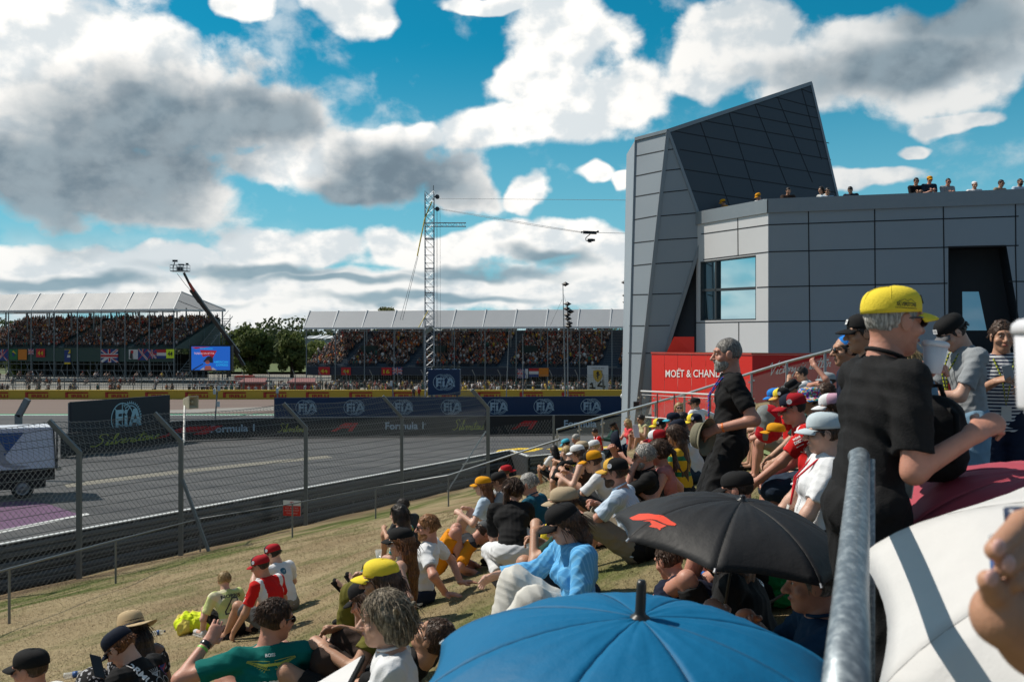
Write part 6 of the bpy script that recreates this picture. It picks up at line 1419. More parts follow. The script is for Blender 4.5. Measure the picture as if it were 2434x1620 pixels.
        if hk in('long','wild'):
            n_=15; ln=hair[2] if len(hair)>2 else .42
            for q in range(n_):
                a=(q/(n_-1)-.5)*2.5; sx,sy=math.sin(a),-math.cos(a); p0=H3(sx*.072,sy*.080-.01,-.0); p1=J(nb-fw*.0)+whr*sx*.085*s+(-wf*.065*s)*max(.25,-sy)+r_.normal(0,.006,3); dn=nrm(_r((0,0,-1))-.5*tb_); p2=p1+dn*(ln*(.75+.35*r_.random()))*s-wf*.03+whr*sx*.03*s+r_.normal(0,.012,3)
                mid=p1*.6+p2*.4-wf*.018*s; Lh+=[cone(p0,p1,.026*s,.025*s,k=.03),cone(p1,mid,.025*s,.022*s,k=.03),cone(mid,p2,.022*s,.010*s,k=.022)]
        if hk=='bob' or hk=='wild':
            for q in range(22 if hk=='bob' else 26):
                a=(q/21-.5)*4.2; sx,sy=math.sin(a),-math.cos(a)
                if sy>(.12 if hk=='bob' else .45): continue
                p0=H3(sx*.075,sy*.088-.01,.05*r_.random()); p1=H3(sx*.092+r_.normal(0,.007),sy*.100-.015+r_.normal(0,.007),-.065-.03*r_.random()); Lh.append(cone(p0,p1,.026*s,.013*s,k=.028))
                if r_.random()<.5: p2=H3(sx*.09+r_.normal(0,.02),sy*.11+r_.normal(0,.02),.07+r_.normal(0,.02)); Lh.append(cone(p0,p2,.020*s,.010*s,k=.02))
        if hk=='pony':
            p0=H3(0,-.105,.0 if hat else .03); p1=p0-whf*.05*s-whu*.05*s
            for q in range(7):
                e_=r_.normal(0,.014,3); p2=p1-_r((0,0,.16))*s-wf*.02+e_; p3=p2-_r((0,0,(hair[2] if len(hair)>2 else .12)))*s+e_; Lh+=[cone(p0,p1,.018*s,.020*s,k=.012),cone(p1,p2,.018*s,.014*s,k=.008),cone(p2,p3,.014*s,.005*s,k=.006)]
        if hk=='bun': Lh+=[ell(H3(0,-.115,.05),_r((.035,.03,.035))*s,HMw)]
        if hk in('curly','wild','short'):
            nn_={'curly':46,'wild':40,'short':16}[hk]
            for q in range(nn_):
                v=nrm(r_.normal(size=3)+_r((0,-.25,.6))); 
                if v[1]>.55 and v[2]<.5: continue
                if v[2]<-.35: continue
                Lh.append(ell(H3(v[0]*.078,v[1]*.098-.014,v[2]*.098+.026),_r((.018,.018,.016))*s*(1. if hk!='short' else .8)*(.8+.4*r_.random()),HMw,k=.008))
        if hat: Lh=[p[:7]+(list(p[7])+[(_r(H3(0,0,.045)),_r(whu))],)+p[8:] for p in Lh]
        V3_,F3_=field(Lh,hh_,.012,wr=.0022*s if dist<16 else 0,seed=3,wf=3.)
        if len(V3_):
            ho=meshobj('hair',V3_,F3_,hair[1],root,True)
            if dist<15 and hk!='buzz':
                m=MB(); N_=int(np.clip(9000/dist,500,1700)); hatted=hat is not None
                lnh={'short':.035,'curly':.05,'bob':.12,'wild':.13,'long':.14,'pony':.08,'bun':.06}[hk]
                for q in range(N_):
                    v=nrm(r_.normal(size=3)+_r((0,-.15,.35)))
                    if v[1]>(.5 if hk!='bob' else .05) and v[2]<.45: continue
                    if v[2]<(-.35 if hk!='short' else -.25) or (hatted and v[2]>-.05): continue
                    rr=_r((.074*wd,.094,.092))+inf-.002; p=v*rr; L=lnh*(.35+.75*r_.random()); st=L/5; dr=r_.normal(size=3)*.28+_r((v[0]*.2,-.35,-.8 if hk in('bob','long','wild') else -.3)); pts=[]
                    for z_ in range(6):
                        pts.append(Vector(H3(p[0],p[1]-.014,p[2]+.026))); p=p+nrm(dr)*st; l_=np.linalg.norm(p/rr); lim=1.01+.014*z_*r_.random()
                        if l_<lim and p[2]>-.07: p=p/l_*lim
                        dr=dr+_r((0,0,-.35))+r_.normal(size=3)*.12
                    w_s=float(np.clip(.00035*dist,.0008,.0022))*s; m.tube(pts,[w_s]*5+[w_s*.3],3,caps=False)
                if m.f: m.build('strands',hair[1],ho,True)
    if beard:
        V3_,F3_=field([ell(H3(0,.030,-.060),_r((.063*wd,.068,.060))*s,HMw,cut=[(H3(0,0,-.030),nrm(whu*.9-whf*.1)),(H3(0,.0,0),-whf)]),ell(H3(0,.068,-.098),_r((.034,.030,.030))*s,HMw),ell(H3(0,.094,-.045),_r((.024,.012,.007))*s,HMw,k=.004),ell(H3(0,.10,-.060),_r((.018,.02,.009))*s,HMw,k=.006,sub=True)],hh_,.014); meshobj('beard',V3_,F3_,beard,root,True)
    if dist<18 and (abs(head[0]+yaw)%360<400):
        if mouth and not beard: m=MB(); blob(m,H3(0,.0935,-.0585),_r((.021,.006,.0065))*s,HMw); m.build('lips',LIP,root,True)
        if not shades and dist<16:
            for q in (-1,1):
                m=MB(); blob(m,H3(q*.031,.0795,.009),_r((.0112,.0085,.0055))*s,HMw); ey=m.build('eye',EYW,root,True); m=MB(); blob(m,H3(q*.031,.0865,.009),_r((.0052,.003,.005))*s,HMw); m.build('iris',EYD,ey,True)
            for q in (-1,1): m=MB(); m.tube([Vector(H3(q*.014,.091,.029)),Vector(H3(q*.034,.090,.034)),Vector(H3(q*.050,.078,.028))],[.003*s,.0045*s,.002*s],6); m.build('eyebrow',hair[1] if hair and hair[1] else H_BR,root,True)
    if shades:
        m=MB(); 
        for q in (-1,1):
            blob(m,H3(q*.033,.096,.006),_r((.029,.007,.021))*s,HMw,12,7); m.tube([Vector(H3(q*.058,.088,.014)),Vector(H3(q*.080,.05,.016)),Vector(H3(q*.083,-.0,.010))],.0038*s,6)
        m.tube([Vector(H3(-.012,.102,.012)),Vector(H3(.012,.102,.012))],.0035*s,6); m.build('sunglasses',lensm,root,True)
    if hat: make_hat(root,hat,H3,s,whr,whf,whu,wd)
    info=dict(root=root,J=J,W=W,Wd=Wd,pel=pel,wai=wai,che=che,nec=nec,t=t,fw=fw,rt=rt,s=s,top=tops,hands=parts,H3=H3,hc=J(hc),kne=kne,ank=ank,wr=wr,elb=elb,whf=whf,whr=whr,whu=whu,wf=wf,wrt=wrt,body=ob,dist=dist,org=org,nb=nb,sh=sh)
    return info
def frame(z):
    z=nrm(z); a=_r((1,0,0)) if abs(z[0])<.8 else _r((0,1,0)); x=nrm(np.cross(a,z)); y=np.cross(z,x); return [x,y,z]
def blob(m,c,r,M,nu=10,nv=6):
    k=len(m.v); c=_r(c)
    for j in range(nv+1):
        b=-math.pi/2+math.pi*j/nv
        for i in range(nu): a=2*math.pi*i/nu; v=_r((r[0]*math.cos(a)*math.cos(b),r[1]*math.sin(a)*math.cos(b),r[2]*math.sin(b))); m.v.append(tuple(c+M.T@v))
    for j in range(nv):
        for i in range(nu): m.f.append((k+j*nu+i,k+j*nu+(i+1)%nu,k+(j+1)*nu+(i+1)%nu,k+(j+1)*nu+i)); m.m.append(0)
def make_hat(root,hat,H3,s,x,y,z,wd):
    """hat = (kind, crown material, front material, brim material, tilt, badge)"""
    kind=hat[0]; cm=hat[1]; fm=hat[2] if len(hat)>2 and hat[2] else cm; bm_=hat[3] if len(hat)>3 and hat[3] else fm; ti=hat[4] if len(hat)>4 else 0; rev=kind=='reversed'
    ca,sa=math.cos(math.radians(ti)),math.sin(math.radians(ti))
    def Q(a,b,c):
        if rev: b=-b-.028
        b2=b*ca-c*sa; c2=b*sa+c*ca; return Vector(H3(a,b2-.012,c2+.030))
    m=MB(); nu=32; nv=9; R1,R2,R3=(.0865*wd,.1045,.090)
    prof=[(math.cos(b),math.sin(b)) for b in np.linspace(0,math.pi/2*.97,nv)]
    if kind in('cap','reversed'): prof=[(1.0,0),(1.01,.18),(1.0,.36),(.965,.53),(.90,.68),(.80,.80),(.64,.90),(.42,.97),(.15,1.0)]
    if kind=='bucket': prof=[(1.0,.0),(1.,.2),(.98,.4),(.95,.6),(.90,.78),(.78,.88),(.55,.94),(.3,.96),(.05,.97)]
    if kind=='straw': prof=[(1.02,.0),(1.02,.25),(.99,.5),(.93,.75),(.85,.95),(.7,1.1),(.5,1.18),(.25,1.22),(.02,1.23)]
    for j,(rr,hz_) in enumerate(prof):
        for i in range(nu):
            a=2*math.pi*i/nu; puck=1-.012*(1 if i%(nu//6 or 1)==0 else 0)*(kind in('cap','reversed')); m.v.append(tuple(Q(R1*rr*math.sin(a)*puck,R2*rr*math.cos(a)*puck,R3*hz_+.004*math.cos(a))))
    for j in range(len(prof)-1):
        for i in range(nu):
            m.f.append((j*nu+i,j*nu+(i+1)%nu,(j+1)*nu+(i+1)%nu,(j+1)*nu+i)); a=(i+.5)/nu*360; m.m.append(1 if (a<52 or a>308) and j<8 else 0)
    m.f.append(tuple((len(prof)-1)*nu+i for i in range(nu))); m.m.append(0)
    o=m.build('cap' if kind in('cap','reversed') else 'hat',[cm,fm],root,True); so_=o.modifiers.new('cloth','SOLIDIFY'); so_.thickness=.003*s
    if kind in('cap','reversed') and np.linalg.norm(_r(H3(0,0,0))-_r((0,0,H)))<12:
        sm=MB()
        for a in (0,60,120):
            aa=math.radians(a); pts=[Q(R1*rr*1.012*math.sin(aa)*q,R2*rr*1.012*math.cos(aa)*q,R3*hz_*1.008+.001) for q,it in ((1,prof),(-1,prof[::-1])) for rr,hz_ in it]; sm.tube(pts,.0011*s,4)
        sm.build('stitching',cm,o)
    b=MB()
    if kind in('cap','reversed'):
        n_=14; k_=8
        for v in range(k_+1):
            for u in range(n_+1):
                a=math.radians(-54+108*u/n_); vv=v/k_; xx=R1*math.sin(a)*(1+.10*vv); y0=R2*math.cos(a); ext=.078*math.sqrt(max(0,1-(abs(math.sin(a))/.84)**2.2))*vv; yy=y0+ext; zz=.004-.022*(xx/R1)**2*1.0-.020*vv*vv; b.v.append(tuple(Q(xx,yy,zz)))
        for v in range(k_):
            for u in range(n_): q=v*(n_+1)+u; b.f.append((q,q+1,q+n_+2,q+n_+1)); b.m.append(0)
        br=b.build('brim',bm_,o,True); so_=br.modifiers.new('peak','SOLIDIFY'); so_.thickness=.0045*s
        m2=MB(); blob(m2,Q(0,0,R3+.001),_r((.006,.006,.004))*s,np.eye(3),8,4); m2.build('button',cm,o)
        if len(hat)>5 and hat[5]:
            for sgn in (-1,1):
                fl=Flat(); fl.disc(0,0,.021,0,20); fl.ring(0,0,.013,.0165,1,20); fl.stroke([(-.01,0),(.01,0)],.004,1); fl.stroke([(0,-.01),(0,.01)],.004,1)
                A_=math.radians(68)*sgn; c0=Q(R1*1.02*math.sin(A_),R2*1.02*math.cos(A_),.034); nx=(Q(R1*math.sin(A_)*1.3,R2*math.cos(A_)*1.2,.04)-c0).normalized(); zz=Vector(z); exx=zz.cross(nx).normalized()*s; eyy=nx.cross(exx).normalized()*s
                fl.place('badge',c0,exx,eyy,[WHT,mat('badge_blue',(.02,.12,.35),.6,var=0)],o,off=.004*s)
        if len(hat)>6 and hat[6]:                       # front patch / mark
            fl=Flat(); fl.rect(-.026,-.014,.026,.018,0); fl.rect(-.018,-.006,.018,.010,1); c0=Q(0,R2*1.005,.045); exx=Vector(x)*s; eyy=(Vector(z)*.93-Vector(y)*.35*(1 if not rev else -1)).normalized()*s
            if exx.cross(eyy).dot(Vector(y))<0: exx=-exx
            fl.place('front_patch',c0,exx,eyy,[hat[6],hat[6]],o,off=.004*s)
    else:
        W_={'bucket':(.050,-.042),'straw':(.095,-.018)}[kind]; nn=40
        for v in range(5):
            for u in range(nn):
                a=2*math.pi*u/nn; vv=v/4; wob=.010*math.sin(a*3+1)*vv*(kind=='straw'); rr=1+(W_[0]/.095)*vv; b.v.append(tuple(Q(R1*rr*math.sin(a),R2*(1+(W_[0]/.105)*vv)*math.cos(a),.004+W_[1]*vv+wob)))
        for v in range(4):
            for u in range(nn): q=v*nn+u; q2=v*nn+(u+1)%nn; b.f.append((q,q2,q2+nn,q+nn)); b.m.append(0)
        br=b.build('brim',bm_,o,True); so_=br.modifiers.new('edge','SOLIDIFY'); so_.thickness=.004*s
        if kind=='straw':
            m2=MB(); 
            for v in range(2):
                for u in range(nn): a=2*math.pi*u/nn; m2.v.append(tuple(Q(R1*1.035*math.sin(a),R2*1.035*math.cos(a),.006+.028*v)))
            m2.f=[(u,(u+1)%nn,nn+(u+1)%nn,nn+u) for u in range(nn)]; m2.m=[0]*nn; m2.build('hat_band',BLK,o,True)
def press(fl,o,O,ex,ez,n,name,mats,parent=None,lift=.004,sx=1.,maxe=.022):
    """press flat artwork onto a surface, looking along -n"""
    me=o.data; MW=parent_mat(o.parent) if o.parent else Matrix.Identity(4)
    vs=[MW@v.co for v in me.vertices]; tr=BVHTree.FromPolygons(vs,[tuple(p.vertices) for p in me.polygons]); O,ex,ez,n=Vector(O),Vector(ex),Vector(ez),Vector(n)
    bm=bmesh.new(); vv=[bm.verts.new((x*sx,y*sx,0)) for x,y in fl.v]
    for f,mi in zip(fl.f,fl.m):
        try: q=bm.faces.new([vv[i] for i in f]); q.material_index=mi
        except Exception: pass
    bmesh.ops.triangulate(bm,faces=bm.faces[:])
    for _ in range(5):
        e=[e for e in bm.edges if e.calc_length()>maxe]
        if not e: break
        bmesh.ops.subdivide_edges(bm,edges=e,cuts=1); bmesh.ops.triangulate(bm,faces=[f for f in bm.faces if len(f.verts)>3])
    bm.verts.index_update(); pts=[]; ok=[]
    for v in bm.verts:
        p=O+ex*v.co.x+ez*v.co.y; h,nn,_,_=tr.ray_cast(p+n*.6,-n); pts.append((h+n*lift) if h is not None else p); ok.append(h is not None)
    fs=[];mi=[]
    for f in bm.faces:
        if all(ok[v.index] for v in f.verts): fs.append(tuple(v.index for v in f.verts)); mi.append(f.material_index)
    bm.free()
    return meshobj(name,pts,fs,mats,parent or o,True,mi)
def decal(info,fl,c,sx,name,mats,back=True,rot=0.,lift=.004,ctr='che',ndir=None):
    o=info['top']; n=Vector(info['wf'])*(-1 if back else 1); ez=Vector(info['Wd'](info['t'])); ex=Vector(info['wrt'])*(1 if back else -1)
    if ndir is not None: n=Vector(info['Wd'](ndir)).normalized(); ex=ez.cross(n).normalized(); 
    ca,sa=math.cos(rot),math.sin(rot); ex,ez=ex*ca+ez*sa,ez*ca-ex*sa
    O=Vector(info['J'](info[ctr]))+(Vector(info['wrt'])*(1 if back else -1) if ndir is None else ex)*c[0]+Vector(info['Wd'](info['t']))*c[1]
    return press(fl,o,O,ex,ez,n,name,mats,None,lift,sx)
def wristband(info,i,mt,name='wristband',r=.031,w_=.02,back=.035):
    w0,fd,_,_,_,_=info['hands'][i]; s=info['s']; c=Vector(w0-fd*back*s); f=Vector(fd); m=MB(); m.lathe(c-f*w_*s/2,[(r*s,0),(r*1.06*s,w_*.2*s),(r*1.06*s,w_*.8*s),(r*s,w_*s)],14,f); return m.build(name,mt,info['root'],True)
def lanyard(info,mt,card=True,low=.05):
    J,t,fw,rt,s=info['J'],info['t'],info['fw'],info['rt'],info['s']; n=info['nec']; c=info['che']; g=.125
    pts=[n-fw*.06+t*.015,n-rt*.06+t*.02,n-rt*.07+fw*.075-t*.03,c-rt*.03+fw*(g+.03)+t*.0,c+fw*(g+.02)-t*(.10+low),c+rt*.03+fw*(g+.03),n+rt*.07+fw*.075-t*.03,n+rt*.06+t*.02,n-fw*.06+t*.015]
    m=MB(); m.tube([Vector(J(p)) for p in pts],.006*s,5); l=m.build('lanyard',mt,info['root'],True)
    if card: m=MB(); m.box(Vector(J(c+fw*(g+.03)-t*(.16+low))),(.07*s,.004,.10*s),Vector(info['wrt']),Vector(info['wf']),Vector(info['Wd'](t))); m.build('pass_card',mat('card_white',(.6,.6,.58),.4,var=.05),l)
    return l
# ================================================================ everyone on the bank and the terrace
Pp={}
def pp_(k,*a,**kw): Pp[k]=person(*a,**kw); return Pp[k]
JER=patches('jersey_lime',[(.62,.66,.30),(.52,.60,.22),(.66,.64,.42),(.45,.55,.20)],9); FLR=patches('floral_dress',[(.03,.28,.36),(.45,.40,.08),(.04,.14,.22),(.5,.5,.45),(.02,.30,.25)],26); ZEB=stripes('zebra_dress',(.60,.56,.50),(.015,.013,.012),15,(.5,.4,.76),.5,1.6); PIN=stripes('pinstripe_shirt',(.42,.53,.66),(.56,.66,.78),60,(.3,.95,0),.6); STR=stripes('striped_tee',(.62,.63,.64),(.02,.03,.07),38,(0,0,1),.52); BLS=stripes('blue_stripe_shirt',(.10,.36,.68),(.17,.47,.78),42,(.6,.8,.1),.7,.3); DOT=patches('dark_print_dress',[(.012,.012,.014),(.013,.013,.015),(.014,.014,.015),(.4,.4,.42)],60)
MCL=patches('orange_black_jersey',[(.62,.22,.01),(.03,.03,.034)],3.2); BUC=patches('confetti_hat',[(.6,.6,.62),(.02,.2,.5),(.6,.05,.12),(.6,.35,.03),(.55,.57,.6),(.02,.3,.2),(.15,.05,.35)],62); ZEN=stripes('yellow_green_top',(.60,.35,.02),(.02,.15,.08),5.5,(0,0,1),.7); TAN=cloth('tan_cap',(.42,.33,.22)); STW=stripes('straw',(.50,.38,.23),(.40,.29,.16),150,(0,0,1),.55); NVC=cloth('navy_cap',(.008,.013,.028)); WNE=cloth('wine_red',(.22,.01,.03)); LTB=cloth('pale_blue_tee',(.45,.56,.68)); GWH=cloth('off_white',(.52,.54,.54)); ASG=cloth('racing_green',(.0,.13,.115)); GRT=cloth('mid_grey_tee',(.27,.29,.31)); COR=cloth('coral',(.70,.08,.09)); PYL=cloth('pale_yellow',(.50,.46,.26)); CYA=cloth('cyan_cap',(.06,.42,.58)); DGN=cloth('dark_green',(.015,.05,.04)); CAPY=cloth('lemon_cap',(.80,.62,.05)); CAPP=cloth('peach_cap',(.75,.42,.10)); WTR=cloth('linen_white',(.60,.585,.54))
# --- lower left
pp_('capman','man in a plain black cap at the bottom left corner',(72,1590,6.1),82,top=('tee',WHT),bot=(NAV,.8),hair=('buzz',H_BR),hat=('cap',BLK),head=(-4,6),hands=('knee','lap'),sk='c')
pp_('phone','person in a navy cap and printed black tee bent over a phone',(285,1537,7.6),70,top=('tee',BLK,.8),bot=(BLK,.8),hair=('short',H_RD),hat=('cap',NVC,None,None,-4),head=(-10,38),lean=30,hands=((-.15,.40,.34),(.0,.42,.36)),sk='a',shades=True)
pp_('straw','woman with long black hair under a straw sun hat and a dark printed dress',(312,1497,8.6),58,top=('dress',DOT,.5,1.3),hair=('long',H_DK,.40),hat=('straw',STW),head=(10,22),lean=18,fem=True,sk='d',hands=('lap','lap'))
pp_('boy','boy with blond hair in a lime yellow jersey with a black 4',(533,1378,11.6),42,top=('tee',JER,.75),bot=(BLK,.8),hair=('short',H_BL),head=(15,14),lean=26,scale=.86,hands=((-.20,.42,.25),'lap'),feet='half',sk='a',shoes=SHW)
pp_('redman','man in a red cap and red team shirt beside the boy in lime yellow',(619,1345,12.2),62,top=('tee',[RED,WHT],.7),bot=(GRY,.9),hair=('buzz',H_DK),hat=('cap',cloth('cap_red',(.38,.012,.02)),NVC,cloth('cap_red',()),0,True),head=(-14,16),lean=22,hands=((-.30,.34,.05),'knee'),sk='b',feet='half')
pp_('hp','man in a red cap and white tee with a round blue mark behind',(648,1315,13.6),58,top=('tee',WHT,.7),bot=(KHK,.9),hair=('short',H_DK),hat=('cap',cloth('cap_red',()),NVC,cloth('cap_red',()),0,True),head=(-22,18),lean=20,hands=('knee','knee'),bulk=1.12,sk='a')
pp_('aramco','man in a racing green team shirt waving his left hand, sunglasses, seen from behind',(655,1472,6.4),22,top=('tee',ASG,.66),bot=(NAV,.8),hair=('short',H_BR),head=(66,8),lean=10,hands=((-.32,.22,.63),'knee'),shades=True,sk='c',curl=.15,bulk=1.05,poles=((-.9,-.3,-.6),None),handroll=(90,0))
pp_('kneeswoman','woman in a black cap with bare raised knees and a green wristband',(868,1422,8.0),64,top=('tank',BRN),bot=(BLK,.5),hair=('long',H_BR,.25),hat=('cap',BLK),head=(-10,28),lean=8,fem=True,hands=((-.20,.48,.24),'face'),feet='up',sk='a',shoes=SHW)
pp_('yellowcapwoman','woman in sunglasses and a bright yellow cap, behind the ash blonde woman',(903,1378,7.0),84,top=('tee',OLV),bot=(BRN,1.9),hair=('long',H_BR,.3),hat=('cap',CAPY,None,None,2,False,DGN),head=(-6,6),shades=True,fem=True,sk='b')
pp_('redhead','woman with very long red hair, black cap and olive dress',(952,1287,9.4),78,top=('tank',OLV),bot=(OLV,1.7,'skirt',1.),hair=('long',H_RD,.48),hat=('cap',BLK),head=(-4,6),shades=True,lean=-4,fem=True,hands=((-.20,-.18,'g'),'knee'),sk='a')
pp_('ginger','man with ginger hair and sunglasses in a white tee leaning back on his hands',(1016,1253,10.2),82,top=('tee',WHT,.66),bot=(NAV,.9),hair=('short',H_GN),head=(-12,4),lean=-14,shades=True,beard=H_GN,hands=((-.26,-.30,'g'),(.26,-.34,'g')),feet='half',bulk=1.1,sk='c')
pp_('blonde','ash blonde woman in glasses and a white blouse in the foreground, seen in profile',(912,1470,4.5),92,top=('shirt',WHT,.6),bot=(WTR,1.8),hair=('bob',H_AS),head=(-2,4),lean=4,fem=True,hands=((.02,.34,.28),(.1,.34,.26)),sk='a',curl=.9)
pp_('curly','woman with a big head of curly black hair in a turquoise floral dress',(947,1222,14.2),70,top=('dress',FLR,.9,1.5),hair=('wild',H_DK),head=(0,6),fem=True,feet='out',hands=('lap','lap'),sk='a')
pp_('darkgreenman','man in a dark olive tee sitting behind the woman in the floral dress',(957,1203,15.2),55,top=('tee',DGR,.8),bot=(BLK,.9),hair=('short',H_DK),head=(0,16),lean=18,sk='b')
pp_('orangecapgirl','girl with long brown hair, orange cap and light blue blouse near the fence',(1147,1154,15.6),76,top=('tee',LTB,.7),bot=(WTR,.8),hair=('long',H_RD,.36),hat=('cap',cloth('cap_orange',(.68,.30,.01))),head=(-6,4),lean=14,fem=True,sk='a')
pp_('greytee','person in a grey tee and black cap behind the crouching woman',(1186,1143,14.6),72,top=('tee',GRT,.9),bot=(GRY,.7),hair=('short',H_BR),hat=('cap',BLK),head=(0,20),lean=20,sk='b')
pp_('redrev','man in a back to front red cap and white tee close to the fence',(1198,1121,20.5),60,top=('tee',WHT,.7),bot=(NAV,.8),hair=('short',H_BR),hat=('reversed',cloth('cap_red',()),None,None),head=(-20,4),lean=14,sk='c')
pp_('crouch','woman in a black tee and white trousers crouching with her back to the camera',(1222,1168,9.7),6,pose='crouch',feet='crouch',top=('tee',BLK,.95),bot=(WHT,1.9),hair=('pony',H_BR,.10),head=(38,26),lean=46,fem=True,hands=((-.12,.60,.16),(.24,.58,.20)),sk='a',shoes=BLK,upz=.40,fixd=9.7)
pp_('petrol','grey haired man in a petrol blue polo shirt facing the fence',(1256,1150,12.0),66,top=('polo',TEAL,.8),bot=(NAV,.8),hair=('short',H_GR),head=(-6,10),lean=14,bulk=1.12,hands=('lap','knee'),sk='c')
pp_('khakicap','man in a khaki cap with one hand raised to shade his eyes',(1340,1196,8.9),72,top=('tee',DGN,.7),bot=(DDN,.8),hair=('short',H_BR),hat=('cap',TAN),head=(-4,10),lean=10,hands=((-.16,.30,.56),'knee'),sk='b',feet='up',curl=.9)
pp_('blueshirt','woman in a black cap, open blue shirt and white linen trousers',(1338,1243,7.1),108,top=('jacket',BLS,1.95),bot=(WTR,1.85,None,1.),hair=('long',H_BR,.12),hat=('cap',BLK),head=(4,24),lean=6,fem=True,hands=((-.16,.34,.22),(.44,.40,.34)),feet='half',sk='a',curl=.5,shoes=SHW)
pp_('pinstripe','man in a black and yellow cap and pale pinstripe shirt with a plastic cup',(1462,1122,9.8),72,top=('shirt',PIN,.7),bot=(KHK,1.0),hair=('short',H_BR),hat=('cap',BLK,cloth('cap_gold',(.62,.36,.06)),cloth('cap_gold',()),0,True),head=(-4,6),lean=18,hands=((-.10,.52,.42),'knee'),bulk=1.1,sk='c',beard=H_BR,curl=1.1)
pp_('blackpolo','grey haired man in dark glasses and black polo raising a black cap',(1531,1085,10.8),80,top=('polo',BLK,.7),bot=(BLK,1.9),hair=('short',H_GR),head=(-4,6),lean=12,shades=True,hands=('face',(-.02,.42,.80)),beard=H_GR,sk='c',bulk=1.08)
pp_('pinktank','woman with a brown pony tail and sunglasses in a pink sleeveless top',(1564,1075,11.8),80,top=('tee',PNK,.06),bot=(ZEB,1.,None),hair=('pony',H_BR,.05),head=(-2,8),lean=12,shades=True,fem=True,hands=('knee',(.34,-.1,'g')),sk='c')
pp_('redwhitecap','person in a red cap with a white crown, lifting a white phone',(1562,1046,13.8),84,top=('tee',WHT,.7),bot=(NAV,.8),hair=('short',H_BR),hat=('cap',cloth('cap_red',()),WHT,cloth('cap_red',())),head=(-4,10),lean=6,hands=((-.05,.50,.60),(.05,.50,.56)),sk='c')
pp_('orangeboy','young man in an orange cap and white tee resting his arms on his knees',(1408,1096,13.6),74,top=('tee',WHT,.7),bot=(DGR,1.),hair=('short',H_BR),hat=('cap',cloth('cap_orange',()),BLK,cloth('cap_orange',()),0),head=(-6,14),lean=28,hands=((-.16,.62,.26),(.12,.60,.30)),sk='b',feet='up')
pp_('browntank','woman in a white cap and brown strap top with bare raised legs',(1372,1076,16.4),74,top=('tank',BRN),bot=(BLK,.4),hair=('long',H_BR,.2),hat=('cap',WHT),head=(-4,12),lean=18,fem=True,sk='a',shoes=SHW)
pp_('higher','bald man in a black tee with yellow lettering across the back',(1347,1076,19.6),40,top=('tee',BLK,.9),bot=(GRY,.8),hair=('buzz',H_BL),head=(0,24),lean=26,sk='a',bulk=1.1)
pp_('khaki2','person in a beige cap behind the woman in the white cap',(1383,1066,19.),70,top=('tee',DGR,.9),bot=(BLK,.9),hair=('short',H_BR),hat=('cap',TAN),head=(0,10),lean=10,sk='b')
pp_('cyan','person in a bright cyan cap and black top near the stair railing',(1345,1054,24.),70,top=('tee',BLK,.9),bot=(BLK,.9),hair=('short',H_DK),hat=('cap',CYA),head=(0,24),lean=14,sk='b')
pp_('longwhite','woman with long dark hair and a white tee beside the low mesh fence post',(1316,1069,25.),40,top=('tee',WHT,.7),bot=(BLK,.9),hair=('long',H_DK,.3),head=(0,10),lean=8,fem=True,sk='b')
pp_('zebra','blonde woman in a zebra striped dress looking down at her hands',(1302,1098,22.),76,top=('dress',ZEB,0.,1.2),hair=('short',H_BL),head=(-6,34),lean=18,fem=True,hands=((-.08,.36,.36),(.08,.36,.36)),sk='c',shoes=SHW)
pp_('greyblack','grey haired man in a black tee near the lower end of the stair railing',(1369,1043,26.),96,top=('tee',BLK,.8),bot=(DDN,.9),hair=('short',H_GR),head=(-10,24),lean=12,sk='c')
pp_('whitecap3','person in a white cap in front of the man in the racing shirt',(1412,1062,21.),70,top=('tee',GWH,.8),bot=(NAV,.9),hair=('short',H_BL),hat=('cap',WHT),head=(0,20),lean=12,sk='a')
pp_('ferrari','man in a red and white racing shirt leaning on the stair railing',(1414,1027,31.),100,pose='stand',feet='stand',top=('tee',[RED,WHT],.7),bot=(DEN,.8),hair=('short',H_DK),head=(-6,28),lean=10,hands=('down','down'),sk='b',bulk=1.1,fixd=31)
pp_('greenjacket','woman in a black cap and green jacket standing by the stair railing',(1457,1012,31.),100,pose='stand',feet='stand',top=('jacket',DGN,1.9),bot=(BLK,1.9),hair=('long',H_BR,.25),hat=('cap',BLK),head=(-10,24),lean=2,hands=('hold','hold'),fem=True,sk='b',fixd=31)
pp_('coral','woman with windblown blond hair in a coral vest standing by the railing',(1491,1006,28.5),110,pose='stand',feet='stand',top=('tee',COR,.06),bot=(DDN,1.9),hair=('wild',H_BL),head=(0,6),fem=True,sk='c',hands=('down','hold'),fixd=28.5)
pp_('yellowtank','woman in sunglasses and a pale yellow vest perched by the railing',(1523,996,27.),110,pose='chair',feet='chair',top=('tee',PYL,.06),bot=(DEN,.4),hair=('bun',H_DK),head=(0,10),lean=20,shades=True,fem=True,sk='b',hands=('knee','knee'),fixd=27.,seatz=.3)
pp_('yb1','boy in a yellow cap with a black back, below the stair railing',(1567,1012,19.5),84,top=('tee',WHT,.8),bot=(NAV,.8),hair=('short',H_BR),hat=('cap',BLK,CAPY,CAPY,0,True),head=(-6,8),lean=14,sk='a')
pp_('navycyan','man in a navy cap with a cyan peak',(1600,998,19.),84,top=('tee',NAV,.8),bot=(NAV,.8),hair=('short',H_DK),hat=('cap',NVC,NVC,CYA),head=(-4,10),lean=10,sk='c')
pp_('darkshade','dark haired man in sunglasses right of the navy cap with cyan peak',(1622,996,20.5),110,top=('tee',BLK,.8),bot=(BLK,.8),hair=('short',H_DK),shades=True,head=(0,8),lean=6,sk='b')
